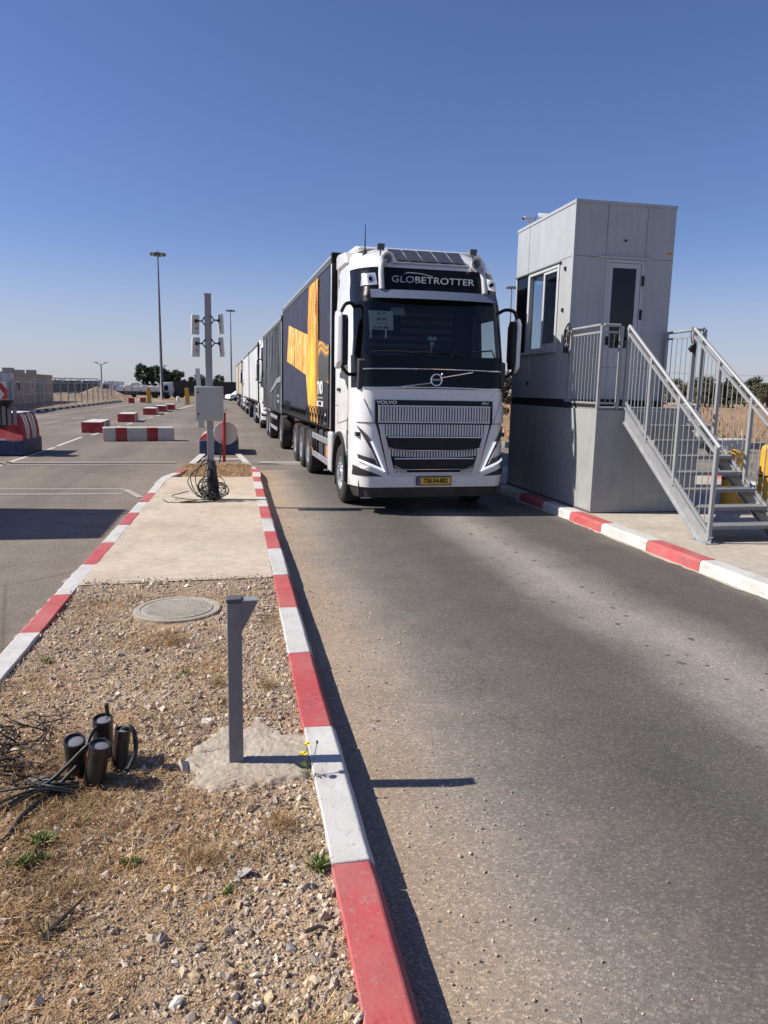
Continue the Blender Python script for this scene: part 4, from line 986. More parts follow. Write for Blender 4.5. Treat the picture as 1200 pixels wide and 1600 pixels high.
    text('type_lettering', 'FH', .062, M['silver'], gr, M_front(.80, YF(1.71) - .016, 1.712), sx=1.5, shear=.25)
    text('side_lettering', '500', .085, M['seam'], parent, M_left(-1.2275, .66, 1.22), sx=.8)
    # roof sign
    sg = wrap_poly('roof_sign', [(-.74, 3.385), (.74, 3.385), (.72, 3.70), (-.72, 3.70)], M['blackgloss'], parent, 0.02, 0.05)
    tl = math.atan2(YF(3.68) - YF(3.4), .28)
    text('roof_sign_lettering', 'GLOBETROTTER', .155, M['signgrey'], sg, M_front(0, YF(3.535) - .028, 3.535, tl), sx=1.10, shear=.12, spacing=1.04, bold=.0005, extrude=.004)
    hk = MB(); hk.tube([(-.46, YF(3.66) - .03, 3.62), (-.38, YF(3.66) - .034, 3.645), (-.18, YF(3.66) - .034, 3.64), (.0, YF(3.6) - .03, 3.60)], .006, 6); hk.build('roof_sign_stroke', M['signgrey'], sg)
    for s in (-1, 1):
        rl = wrap_poly('roof_lamp', [(s * x, z) for x, z in ([(.86, 3.44), (1.07, 3.43), (1.05, 3.62), (.87, 3.63)])][::s], M['lamp'], parent, 0.018, 0.04, 0.01)
        c = Vector((s * .965, YF(3.53) + arc_dy(.965, 3.53) - .03, 3.53))
        l = MB(); l.lathe([(.062, 0), (.062, -.014), (.045, -.024), (.004, -.026)], 20, 'Y', c); l.build('lamp_lens', M['headglass'], rl, smooth=50)
        l = MB(); l.lathe([(.026, 0), (.03, -.03), (.004, -.036)], 12, 'Y', c); l.build('lamp_bulb', M['blackgloss'], rl, smooth=50)
        # chromed foot of the roof bar
        ft = MB(); ft.tube([(s * .81, YF(3.4) - .05, 3.37), (s * .81, YF(3.6) - .06, 3.6), (s * .79, YF(3.74) - .05, 3.78), (s * .74, .62, 3.88)], .042, 12); ft.build('roof_bar_foot', M['greyfair'], parent, smooth=60)
        hn = MB(); hn.lathe([(.02, .62), (.025, .40), (.04, .18), (.075, .04), (.095, 0), (.085, .0), (.06, .04), (.02, .2)], 20, 'Y', (s * .70, .30, 3.83)); hn.build('air_horn', M['alu'], parent, smooth=60)
        fb = MB(); fb.prism([(-.055, 4.0), (.055, 4.0), (.065, 4.10), (-.065, 4.10)], 'Y', .64, .70); fb.v = [(x + s * .745, y, z) for x, y, z in fb.v]; fb.tube([(s * .745, .67, 4.0), (s * .745, .68, 3.90), (s * .74, .7, 3.82)], .014, 6)
        f = fb.build('flood_lamp', M['slat'], parent, bevel=0.008); f2 = MB(); f2.box(s * .745 - .045, s * .745 + .045, .632, .638, 4.012, 4.09); f2.build('lamp_lens', M['headglass'], f)
    # tilted solar light bar
    sb = MB(); sb.prism([(.42, 3.80), (.46, 3.78), (1.0, 4.03), (.97, 4.06)], 'X', -.62, .62); s_ = sb.build('roof_bar', M['alu'], parent, bevel=0.008)
    cl = MB(); dv = Vector((0, .51, .26)); nv = Vector((0, -.26, .51)).normalized(); b0 = Vector((0, .44, 3.815)) + nv * .012
    for k in range(5):
        x0 = -.595 + k * .240; x1 = x0 + .228
        q = [b0 + dv * .04, b0 + dv * .96]
        xx = [(x0 + (.05 if k == 0 else 0), x1 - (.05 if k == 4 else 0)), (x0, x1)]
        cl.add([(xx[0][0], q[0].y, q[0].z), (xx[0][1], q[0].y, q[0].z), (xx[1][1], q[1].y, q[1].z), (xx[1][0], q[1].y, q[1].z)], [(0, 1, 2, 3)])
    cl.build('solar_cell', M['solar'], s_, fixn=False)
    an = MB(); an.tube([(-.93, .95, 4.02), (-.93, .95, 4.42)], [.012, .005], 6); an.tube([(-.93, .95, 3.95), (-.93, .95, 4.05)], [.05, .02], 8); an.build('aerial', M['blk'], parent)
    # number plate
    pl = MB(); pl.box(-.265, .265, -.055, -.037, .475, .585); p = pl.build('number_plate', M['plate'], parent, bevel=0.004)
    fr = MB(); fr.box(-.28, .28, -.046, -.035, .46, .60); fr.build('plate_frame', M['blk'], p)
    bl = MB(); bl.box(-.262, -.215, -.0575, -.0555, .48, .58); bl.build('plate_band', M['plateblue'], p)
    text('plate_lettering', '728-54-802', .098, M['ink'], p, M_front(.025, -.0565, .53), sx=.86, bold=.003)
    # things seen through the windscreen
    pp = MB(); y = YF(2.95) + .02; pp.add([(-1.00, YF(2.78) + .03, 2.78), (-.63, YF(2.78) + .03, 2.78), (-.63, YF(3.06) + .03, 3.06), (-1.00, YF(3.06) + .03, 3.06), (-1.00, YF(2.78) + .034, 2.78), (-.63, YF(2.78) + .034, 2.78), (-.63, YF(3.06) + .034, 3.06), (-1.00, YF(3.06) + .034, 3.06)], [(0, 1, 2, 3), (7, 6, 5, 4), (0, 4, 5, 1), (2, 6, 7, 3)])
    pp.box(-.99, -.965, YF(2.72) + .03, YF(2.72) + .034, 2.66, 2.78); pp.box(-.76, -.735, YF(2.72) + .03, YF(2.72) + .034, 2.66, 2.78)
    p = pp.build('windscreen_permit', M['paper'], parent)
    tl2 = math.atan2(.14, .79)
    for i, (st, z) in enumerate((('No.  12', 3.02), ('528  204', 2.935), ('-- --- ----', 2.875), ('75  304  0081', 2.81))):
        text('permit_lettering', st, .045, M['ink'], p, M_front(-.815, YF(z) + .025, z, tl2), sx=.95)
    fl = MB(); W = 1.42; x0 = -.78; z0, z1 = 2.40, 3.22
    for k in range(13):
        fl.cur = k % 2
        a, b = z0 + (z1 - z0) * k / 13, z0 + (z1 - z0) * (k + 1) / 13; xs_ = x0 + (.52 if k > 5 else 0)
        for j in range(10):
            xa, xb = xs_ + (x0 + W - xs_) * j / 10, xs_ + (x0 + W - xs_) * (j + 1) / 10; yy = lambda x: 1.28 + .02 * math.sin(x * 9)
            fl.add([(xa, yy(xa), a), (xb, yy(xb), a), (xb, yy(xb), b), (xa, yy(xa), b)], [(0, 1, 2, 3)])
    fl.cur = 2; fl.add([(x0, 1.285, z0 + .82 * 6 / 13), (x0 + .52, 1.285, z0 + .82 * 6 / 13), (x0 + .52, 1.285, z1), (x0, 1.285, z1)], [(0, 1, 2, 3)])
    fl.cur = 1
    for r in range(4):
        for c_ in range(5):
            cx, cz = x0 + .06 + c_ * .10, z0 + .82 * 6 / 13 + .06 + r * .105
            fl.add([(cx + .022 * math.cos(2.2 * k + 1.57) * (1 if k % 2 else 1), 1.28, cz + .022 * math.sin(2.2 * k + 1.57)) for k in range(3)], [(0, 1, 2)])
    fl.build('flag', [M['flagred'], M['flagwhite'], M['flagblue']], parent, fixn=False, smooth=0)
    pp = MB(); pp.box(.30, .86, .28, .55, 2.41, 2.418); pp.build('dashboard_papers', M['paper'], parent)
    af = MB()
    for k in range(3):
        a = 2 * PI * k / 3 + .5; af.lathe([(.004, -.035), (.03, -.02), (.036, 0), (.03, .02), (.004, .035)], 10, 'Y', (.01 + .04 * math.cos(a), .30, 2.66 + .05 * math.sin(a)))
    af.tube([(.01, .3, 2.63), (.0, .3, 2.50)], .012, 6); af.build('air_freshener', M['paper'], parent, smooth=60)
    dc = MB(); dc.prism([(.30, 3.02), (.42, 3.02), (.46, 3.12), (.40, 3.14)], 'X', -.62, -.42); dc.build('dash_camera', M['antenna'], parent, bevel=0.01)
    db = MB(); db.box(.16, .28, .22, .34, 2.38, 2.56); db.build('dashboard_phone_holder', M['blk'], parent, bevel=0.01)

def curtain_mesh(name, x, y0, y1, z0, z1, m, parent, amp=0.012, seed=0.0, hem=True):
    s = 1 if x > 0 else -1
    ny, nz = int((y1 - y0) / 0.16), 16; V = []; Fq = []
    for j in range(nz + 1):
        for i in range(ny + 1):
            y = y0 + (y1 - y0) * i / ny; z = z0 + (z1 - z0) * j / nz
            e = min(1, min(i, ny - i, j, nz - j) / 2)
            d = amp * e * (0.6 * math.sin(y * 5.2 + seed) + 1.2 * ns(y, z, seed, 1.4)) + .012 * e
            V.append((x + s * d, y, z))
    n = ny + 1
    for j in range(nz):
        for i in range(ny):
            q = (j * n + i, j * n + i + 1, (j + 1) * n + i + 1, (j + 1) * n + i); Fq.append(q if s > 0 else q[::-1])
    me = bpy.data.meshes.new(name); me.from_pydata(V, [], Fq); me.materials.append(m)
    return finish(me, name, parent, 0, 60, fixn=False)

def cargo_body(parent, y0, y1, curt, z0=1.18, z1=4.12, x=1.27, buckles=True, wire=True, rail=None):
    rail = rail or M['roofrail']
    m = MB(); m.box(-x + .03, x - .03, y0 + .02, y1 - .02, z0 - .02, z0 + .06); m.build('cargo_floor', M['chassis'], parent)
    m = MB(); m.box(-x, x, y0, y1, z1 - .03, z1); m.build('cargo_roof', M['greyfair'], parent)
    for s in (-1, 1):
        m = MB(); m.box(s * (x - .07), s * (x + .014), y0 + .10, y1 - .02, z1 - .15, z1 - .032); m.build('roof_rail', rail, parent, bevel=0.008)
        m = MB(); m.box(s * (x - .06), s * (x + .012), y0 + .07, y1 - .02, z0, z0 + .10); m.build('floor_rail', M['chassis'], parent, bevel=0.006)
        m = MB(); m.box(s * (x - .05), s * (x + .018), y0 - .005, y0 + .075, z0, z1 - .16); m.build('corner_post', M['alu'], parent, bevel=0.008)
    m = MB(); m.box(-x - .012, x + .012, y0 - .05, y0 - .008, z0 - .02, z1 + .02); m.box(-x - .018, -x + .1, y0 - .05, y0 + .07, z1 - .155, z1 + .022); m.box(x - .1, x + .018, y0 - .05, y0 + .07, z1 - .155, z1 + .022)
    m.build('headboard', M['blk'], parent, bevel=0.006)
    m = MB(); m.box(-x - .01, x + .01, y1 - .015, y1 + .05, z0 - .05, z1 + .015); m.build('rear_door', M['black'], parent, bevel=0.006)
    lc = curtain_mesh('curtain', -x, y0 + .075, y1 - .02, z0 + .02, z1 - .13, curt, parent, seed=y1)
    curtain_mesh('curtain', x, y0 + .075, y1 - .02, z0 + .02, z1 - .13, curt, parent, seed=y0)
    if buckles:
        n = int((y1 - y0) / .42); first = None
        for i in range(n):
            y = y0 + .4 + i * (y1 - y0 - .6) / (n - 1); L_ = .26 + .10 * (i % 3 == 0)
            if first is None or i % 4 == 3:
                m = MB(); m.box(-x - .038, -x - .03, -.022, .022, z0 - .03, z0 + L_); m.box(-x - .06, -x - .04, -.03, .03, z0 + .14, z0 + .22)
                m.tube([(-x - .035, 0, z0 + L_), (-x - .075, .03 * (1 - i % 2 * 2), z0 + L_ - .04), (-x - .06, .05, z0 + L_ - .14), (-x - .05, .02, z0 + .05)], .012, 5)
                first = m.build('curtain_buckle', M['blk'], parent, bevel=0.003); first.location = (0, y, 0)
            else: copy_part(first, parent, (0, y, 0))
    return lc

def chassis(parent, y0, y1, axles, z=.86, tank=None):
    m = MB()
    for s in (-1, 1): m.box(s * .38, s * .46, y0, y1, z, z + .26)
    for y in np.arange(y0 + .5, y1, 1.6): m.box(-.38, .38, y, y + .1, z + .03, z + .22)
    for y in axles: m.lathe([(.08, -.9), (.08, .9)], 10, 'X', (0, y, .5)); m.box(-.42, -.30, y - .3, y + .3, .46, .82); m.box(.30, .42, y - .3, y + .3, .46, .82)
    m.build('chassis_frame', M['chassis'], parent)

def guard_rail(parent, y0, y1, s=-1, zs=((.86, .98), (.48, .60)), m_=None):
    m = MB()
    for a, b in zs: m.box(s * 1.20, s * 1.235, y0, y1, a, b)
    g = m.build('side_guard', m_ or M['alu'], parent, bevel=0.012)
    b = MB()
    for y in np.arange(y0 + .25, y1, .9): b.box(s * 1.10, s * 1.197, y - .03, y + .03, .45, 1.16)
    b.build('side_guard_bracket', M['chassis'], g)
    return g

def lead_truck():
    t = thing('curtain_truck', 'white-cabbed lorry at the head of the queue with a golden star on its dark curtain', 'truck', (3.05, 11.12, 0), math.radians(1.55), 'trucks queuing in the lane'); t.scale = (1.02, 1.02, 1.02)
    cab(t, True)
    x = 1.255
    lc = cargo_body(t, 2.15, 11.3, M['curtainnavy'], 1.18, 4.16, x)
    def prn(name, pts, m, off):
        bm = bmesh.new(); bm.faces.new([bm.verts.new((-x - .03 - off, y, z)) for y, z in pts]); bmesh.ops.triangulate(bm, faces=bm.faces[:])
        r = bmesh.ops.extrude_face_region(bm, geom=bm.faces[:]); [setattr(v.co, 'x', v.co.x + .006) for v in r['geom'] if isinstance(v, bmesh.types.BMVert)]
        bmesh.ops.recalc_face_normals(bm, faces=bm.faces)
        me = bpy.data.meshes.new(name); bm.to_mesh(me); bm.free(); me.materials.append(m)
        return finish(me, name, lc, 0, 30, fixn=False)
    prn('star_print', [(3.72, 3.98), (5.12, 3.98), (5.30, 3.02), (9.35, 3.52), (9.85, 2.60), (5.58, 2.18), (5.2, 1.55), (4.75, 1.22), (3.60, 1.22), (4.05, 2.05), (4.02, 2.9), (4.06, 3.5)], M['flame'], .002)
    prn('wisp_print', [(2.32, 2.66), (4.0, 2.86), (4.06, 2.07), (2.32, 1.99)], M['swirl'], .0)
    prn('dark_print', [(2.32, 1.985), (4.055, 2.063), (3.6, 1.22), (2.32, 1.22)], M['curtaindark'], .0)
    text('curtain_lettering', 'TND', .30, M['drl'], lc, M_left(-x - .04, 3.32, 1.90), sx=1.15, bold=.018)
    m = MB(); m.box(-x - .041, -x - .032, 2.95, 3.65, 1.715, 1.728); m.box(-x - .041, -x - .032, 2.9, 3.72, 1.56, 1.66); m.build('curtain_badge', M['drl'], lc)
    text('badge_lettering', 'TRAILERS', .085, M['ink'], lc, M_left(-x - .044, 3.31, 1.61), sx=1.1, bold=.002)
    m = MB()
    for k in range(3): m.box(-x - .041, -x - .032, 2.55, 2.75, 1.24 + .075 * k, 1.29 + .075 * k)
    m.build('curtain_badge', M['paper'], lc)
    chassis(t, 1.6, 11.2, (1.36, 5.75, 7.08, 8.41))
    for s in (-1, 1):
        wheel(t, s * 1.225, 1.36, 'front')
        for y in (5.75, 7.08, 8.41): wheel(t, s * 1.225, y, 'rear', .5, .34)
        for y in (9.0,):
            f = MB(); f.box(s * .85, s * 1.2, y + .1, y + .13, .25, .9); f.build('mud_flap', M['rubber'], t)
        guard_rail(t, 2.45, 4.95, s)
    # tank and boxes behind the guard, orange placard
    m = MB(); m.box(-1.17, -.6, 2.6, 4.4, .52, 1.08); m.build('fuel_tank', M['chassis'], t, bevel=0.06, seg=3)
    m = MB(); m.box(-1.192, -1.18, 2.65, 3.35, .60, .84); m.build('placard_board', M['tarpgreen'], t)
    m = MB(); m.box(-1.20, -1.193, 2.82, 3.12, .61, .83); m.build('placard', M['placard'], t)
    for (y, z) in ((4.9, .62), (4.7, .60), (2.56, 1.09)):
        m = MB(); m.box(-1.25, -1.236, y - .04, y + .04, z, z + .05); m.build('marker_lamp', M['ambulight'], t, bevel=0.004)
    for s in (-1, 1): m = MB(); m.box(s * .78, s * .92, 11.12, 11.18, .86, .93); m.build('tail_lamp', M['redlens'], t)
    # driver
    a = math.radians(1.55); p = Matrix.Rotation(a, 4, 'Z') @ Vector((.62, 1.32, 1.80)); person_driver((3.05 + p.x * 1.02, 11.12 + p.y * 1.02, p.z * 1.02), a)

def follower(front, yaw, label, cab_paint, curt, box_len=9.6):
    t = thing('curtain_truck', label, 'truck', (front[0], front[1], 0), math.radians(yaw), 'trucks queuing in the lane')
    cab(t, False)
    cargo_body(t, 2.2, 2.2 + box_len, curt, 1.16, 4.0, 1.26, buckles=False)
    chassis(t, 1.6, 2.1 + box_len, (1.36, 6.1, 7.4))
    for s in (-1, 1):
        wheel(t, s * 1.225, 1.36, 'front')
        for y in (6.1, 7.4): wheel(t, s * 1.225, y, 'rear', .5, .34)
        guard_rail(t, 2.5, 5.3, s)
    return t
def trailer(front, yaw, label, curt, length, rail=None):
    t = thing('drawbar_trailer', label, 'trailer', (front[0], front[1], 0), math.radians(yaw), 'drawbar trailers behind the trucks')
    cargo_body(t, 0, length, curt, 1.14, 4.02, 1.26, buckles=False, rail=rail)
    chassis(t, .05, length - .1, (1.0, length - 2.9, length - 1.6))
    m = MB(); m.bar((0, 0, .82), (0, -.9, .72), .14, .14); m.build('drawbar', M['chassis'], t)
    for s in (-1, 1):
        for y in (1.0, length - 2.9, length - 1.6): wheel(t, s * 1.225, y, 'rear', .5, .34)
        guard_rail(t, 2.4, length - 3.6, s)
        f = MB(); f.box(s * .85, s * 1.2, length - 1.0, length - .97, .25, .95); f.build('mud_flap', M['rubber'], t)
    return t
lead_truck()
def lane_x(y): return 2.70 - 0.0205 * (y - 22.0)
tr1 = trailer((lane_x(22.75), 22.75), 1.35, 'dark grey curtain-sided trailer with faint pale streaks coupled behind the star lorry', M['crinkdark'], 8.9)
def side_print(parent, name, pts, m, x=-1.26):
    bm = bmesh.new(); bm.faces.new([bm.verts.new((x - .03, y, z)) for y, z in pts]); bmesh.ops.triangulate(bm, faces=bm.faces[:])
    r = bmesh.ops.extrude_face_region(bm, geom=bm.faces[:]); [setattr(v.co, 'x', v.co.x + .006) for v in r['geom'] if isinstance(v, bmesh.types.BMVert)]
    bmesh.ops.recalc_face_normals(bm, faces=bm.faces); me = bpy.data.meshes.new(name); bm.to_mesh(me); bm.free(); me.materials.append(m)
    return finish(me, name, parent, 0, 30, fixn=False)
M['printpale'] = plain('pale_grey_print', (0.24, 0.25, 0.26), 0.6, spec=0.25, var=0.25, vs=2); M['printmid'] = plain('mid_grey_print', (0.085, 0.09, 0.10), 0.6, spec=0.25, var=0.4, vs=1.5)
c1 = [o for o in tr1.children if o.name.startswith('curtain')][0]
side_print(c1, 'wave_print', [(.15, 2.28), (1.6, 2.22), (3.0, 2.0), (4.6, 1.8), (4.6, 1.72), (3.0, 1.88), (1.6, 2.06), (.15, 2.10)], M['printpale'])
side_print(c1, 'tower_print', [(6.4, 3.8), (8.6, 3.8), (8.6, 2.0), (7.6, 1.9), (7.2, 2.6), (6.7, 2.7)], M['printmid']); side_print(c1, 'tower_print', [(3.6, 3.7), (4.6, 3.7), (4.5, 2.5), (3.9, 2.4)], M['printmid'])
for z in (1.45, 1.62): side_print(c1, 'small_print', [(.7, z), (1.5, z), (1.5, z + .09), (.7, z + .09)], M['printpale'])
follower((lane_x(34.3), 34.3), 1.2, 'second lorry in the queue, dusty white cab and pale grey curtain', M['white2'], M['crinkwhite'], 9.9)
trailer((lane_x(47.2), 47.2), 1.2, 'pale grey curtain-sided trailer in the middle of the queue', M['crinkwhite'], 9.8)
follower((lane_x(59.0), 59.0), 1.2, 'third lorry in the queue, white cab ahead of a tan curtain', M['white2'], M['crinktan'], 9.0)
trailer((lane_x(71.5), 71.5), 1.2, 'tan and grey trailer at the far end of the queue', M['crinktan'], 9.0)

# ------------------------------------------------------------------ guard booth, plinth, stairs
BX0, BX1, BY0, BY1, BZ0, BZ1 = 5.31, 7.05, 11.35, 13.80, 1.90, 4.93
def plinth():
    t = thing('booth_plinth', 'grey panel-clad raised base carrying the guard booth beside the lane', 'plinth', (0, 0, 0))
    m = MB(); m.box(5.31, 7.06, 10.26, 13.80, 0.14, 1.70); m.build('plinth_body', M['plinth'], t, bevel=0.006)
    m = MB(); m.box(5.33, 7.04, 11.35, 13.78, 1.70, 1.84); m.build('recessed_band', M['blk'], t)
    m = MB(); m.box(5.335, 7.04, 10.29, 11.34, 1.701, 1.735); m.build('platform_deck', M['treadgrey'], t)
    m = MB(); m.box(5.296, 5.309, 10.28, 13.79, 0.12, 0.165); m.build('base_joint', M['seam'], t)
    m = MB(); m.box(5.29, 5.33, 11.20, 11.30, 1.71, 1.80); m.build('junction_box', M['black'], t, bevel=0.01)
plinth()
def booth():
    t = thing('guard_booth', 'tall grey panel guard booth with dark windows on a raised base', 'guard booth', (0, 0, 0))
    th = .09; m = MB()
    w0, w1, zb, zt = 11.84, 13.70, 2.66, 4.04            # window band in the lane wall
    # lane wall
    m.box(BX0, BX0 + th, BY0, w0, 1.84, BZ1); m.box(BX0, BX0 + th, w0, BY1, 1.84, zb); m.box(BX0, BX0 + th, w0, BY1, zt, BZ1); m.box(BX0, BX0 + th, w1 + .04, BY1, zb, zt)
    # front wall with door opening
    d0, d1, dz0, dz1 = 5.88, 6.54, 1.84, 4.06
    m.box(BX0 + th, d0, BY0, BY0 + th, 1.84, BZ1); m.box(d1, BX1, BY0, BY0 + th, 1.84, BZ1); m.box(d0, d1, BY0, BY0 + th, dz1, BZ1)
    # far wall with window
    m.box(BX0 + th, 5.5, BY1 - th, BY1, 1.84, BZ1); m.box(6.75, BX1, BY1 - th, BY1, 1.84, BZ1); m.box(5.5, 6.75, BY1 - th, BY1, 1.84, zb); m.box(5.5, 6.75, BY1 - th, BY1, zt, BZ1)
    # right wall with window
    m.box(BX1 - th, BX1, BY0 + th, 12.0, 1.84, BZ1); m.box(BX1 - th, BX1, 13.5, BY1 - th, 1.84, BZ1); m.box(BX1 - th, BX1, 12.0, 13.5, 1.84, zb); m.box(BX1 - th, BX1, 12.0, 13.5, zt, BZ1)
    m.build('booth_wall', M['booth'], t)
    m = MB(); m.box(BX0 + .02, BX1 - .02, BY0 + .02, BY1 - .02, BZ1 - .14, BZ1 - .05); m.build('roof', M['roofgrey'], t)
    m = MB(); m.box(BX0 + .1, BX1 - .1, BY0 + .1, BY1 - .1, 1.842, 1.87); m.build('booth_floor', M['dash'], t)
    m = MB(); m.box(5.42, 6.0, 12.2, 13.6, 2.55, 2.60); m.box(5.42, 5.48, 12.25, 12.3, 1.87, 2.55); m.build('booth_counter', M['dash'], t)
    m = MB(); a = .012                                    # cap flashing at the top edge
    m.box(BX0 - a, BX1 + a, BY0 - a, BY0 - .001, BZ1 - .035, BZ1 + .012); m.box(BX0 - a, BX0 - .001, BY0 - a + .012, BY1 + a, BZ1 - .035, BZ1 + .012)
    m.box(BX1 + .001, BX1 + a, BY0, BY1 + a, BZ1 - .035, BZ1 + .012); m.box(BX0, BX1, BY1 + .001, BY1 + a, BZ1 - .035, BZ1 + .012)
    m.build('roof_trim', M['booth'], t)
    m = MB()                                              # panel joints
    for x in (5.86, 6.55): m.box(x - .004, x + .004, BY0 - .003, BY0 - .0005, 4.10, BZ1 - .04)
    m.box(BX0, BX1, BY0 - .003, BY0 - .0005, 4.09, 4.099); m.box(BX0 - .003, BX0 - .0005, BY0, 11.86, 4.09, 4.099)
    m.box(BX0 - .003, BX0 - .0005, 13.21, 13.222, 4.05, BZ1 - .04); m.box(d0 - .06, BX1, BY0 - .003, BY0 - .0005, 2.36, 2.368)
    m.build('panel_joint', M['slat'], t)
    m = MB(); m.box(BX0 - .012, BX0 + .03, BY0 - .012, BY0 + .03, 1.80, BZ1 - .036); m.build('corner_trim', M['booth'], t)
    # lane windows
    def window(name, y0, y1, parent, sash=True):
        f = MB(); x = BX0 - .02; b = .05
        f.box(x, x + .09, y0, y0 + b, zb, zt); f.box(x, x + .09, y1 - b, y1, zb, zt); f.box(x, x + .09, y0 + b, y1 - b, zb, zb + b); f.box(x, x + .09, y0 + b, y1 - b, zt - b, zt)
        w_ = f.build(name, M['winframe'], parent, bevel=0.004)
        if sash:
            mid = (y0 + y1) / 2 - .02
            s = MB(); x = BX0 - .005
            s.box(x, x + .03, mid - .03, mid + .03, zb + b, zt - b); s.box(x, x + .03, y0 + b, y0 + b + .05, zb + b, zt - b); s.box(x, x + .03, y0 + b + .05, mid - .03, zt - b - .05, zt - b); s.box(x, x + .03, y0 + b + .05, mid - .03, zb + b, zb + b + .06)
            s.build('sash', M['winframe'], w_, bevel=0.003)
            p = MB(); p.box(BX0 + .012, BX0 + .018, y0 + b, mid, zb + b, zt - b); p.build('pane', M['boothglass'], w_)
            p = MB(); p.box(BX0 + .045, BX0 + .051, mid + .03, y1 - b, zb + b, zt - b); p.build('pane', M['sideglass'], w_)
        else:
            p = MB(); p.box(BX0 + .012, BX0 + .018, y0 + b, y1 - b, zb + b, zt - b); p.build('pane', M['boothglass'], w_)
        return w_
    window('window', 11.84, 13.12, t, True)
    f = MB(); f.box(BX0 - .004, BX0 + .04, 13.12, 13.19, zb, zt); f.build('window_mullion', M['winframe'], t)
    p = MB(); p.box(BX0 + .012, BX0 + .018, 13.19, 13.74, zb, zt); p.build('pane', M['boothglass'], t)
    p = MB(); p.box(BX1 - .05, BX1 - .044, 12.0, 13.5, zb, zt); p.build('pane', M['boothglass'], t)
    p = MB(); p.box(5.5, 6.75, BY1 - .05, BY1 - .044, zb, zt); p.build('pane', M['sideglass'], t)
    m = MB(); m.box(BX0 - .035, BX0 - .002, 11.78, 13.76, zt + .005, zt + .03); m.build('window_drip_rail', M['seam'], t)
    m = MB(); m.box(BX0 - .045, BX0 - .002, 11.80, 13.76, zb - .045, zb - .006); m.build('window_ledge', M['winframe'], t, bevel=0.004)
    # door
    b = .075; y = BY0 - .012
    f = MB(); f.box(d0, d0 + .04, y, y + .1, dz0, dz1); f.box(d1 - .04, d1, y, y + .1, dz0, dz1); f.box(d0 + .04, d1 - .04, y, y + .1, dz1 - .04, dz1)
    f.build('door_frame', M['doorframe'], t, bevel=0.004)
    d = MB(); a0, a1 = d0 + .045, d1 - .045; y2 = y + .012
    d.box(a0, a0 + b, y2, y2 + .05, dz0 + .01, dz1 - .045); d.box(a1 - b, a1, y2, y2 + .05, dz0 + .01, dz1 - .045); d.box(a0 + b, a1 - b, y2, y2 + .05, dz1 - .045 - b, dz1 - .045); d.box(a0 + b, a1 - b, y2, y2 + .05, dz0 + .01, 2.68)
    dr = d.build('door', M['doorframe'], t, bevel=0.004)
    p = MB(); p.box(a0 + b, a1 - b, y2 + .022, y2 + .03, 2.68, dz1 - .045 - b); p.build('pane', M['doorglass'], dr)
    h = MB(); h.box(a0 + .02, a0 + .05, y2 - .05, y2 - .002, 2.72, 2.86); h.build('door_handle', M['blk'], dr, bevel=0.006)
    for z in (3.75, 3.22): h = MB(); h.box(d1 - .035, d1 + .005, y - .022, y - .001, z - .08, z + .08); h.build('hinge', M['blk'], dr, bevel=0.004)
    m = MB(); m.box(d0 - .15, d1 + .12, BY0 - .03, BY0 - .002, 4.085, 4.105); m.build('door_drip_rail', M['doorframe'], t)
    m = MB(); m.box(6.93, 7.02, BY0 - .006, BY0 - .001, 4.19, 4.22); m.build('small_sticker', M['placard'], t)
    m = MB(); m.lathe([(.016, 0), (.018, -.03), (.004, -.035)], 10, 'Y', (6.18, BY0, 4.36)); m.build('wall_fitting', M['blk'], t)
    for (yy, z) in ((11.62, 3.93), (11.64, 3.28), (12.97, 2.1)):
        m = MB(); m.box(BX0 - .03, BX0 - .002, yy - .025, yy + .02, z - .03, z + .03); m.build('wall_fitting', M['black'], t, bevel=0.006)
booth()
def camera_unit(x, y, rz, label):
    t = thing('security_camera', label, 'camera', (x, y, BZ1 - .05), rz, 'cameras on the booth roof'); t.scale = (.72, .72, .72)
    m = MB(); m.tube([(0, 0, 0), (0, 0, .26)], .018, 8); m.lathe([(.05, 0), (.05, .012)], 12); m.tube([(0, 0, .24), (0, -.10, .28)], .016, 8); m.build('bracket', M['antenna'], t, smooth=50)
    m = MB(); m.prism([(-.30, .27), (-.30, .36), (.02, .40), (.02, .30)], 'X', -.045, .045); m.build('camera_housing', M['white'], t, bevel=0.012)
    m = MB(); m.lathe([(.034, 0), (.034, -.02), (.02, -.022)], 14, 'Y', (0, -.30, .315)); m.build('lens', M['blackgloss'], t)
    m = MB(); m.tube([(0, .02, .34), (.0, .10, .30), (.01, .08, .10), (0, .02, 0)], .008, 6); m.build('lead', M['cable'], t, smooth=60)
camera_unit(5.52, 13.35, math.radians(55), 'nearer white camera of the pair on the booth roof')
camera_unit(5.50, 13.85 - .2, math.radians(-65), 'farther white camera of the pair on the booth roof, pointing down the lane')

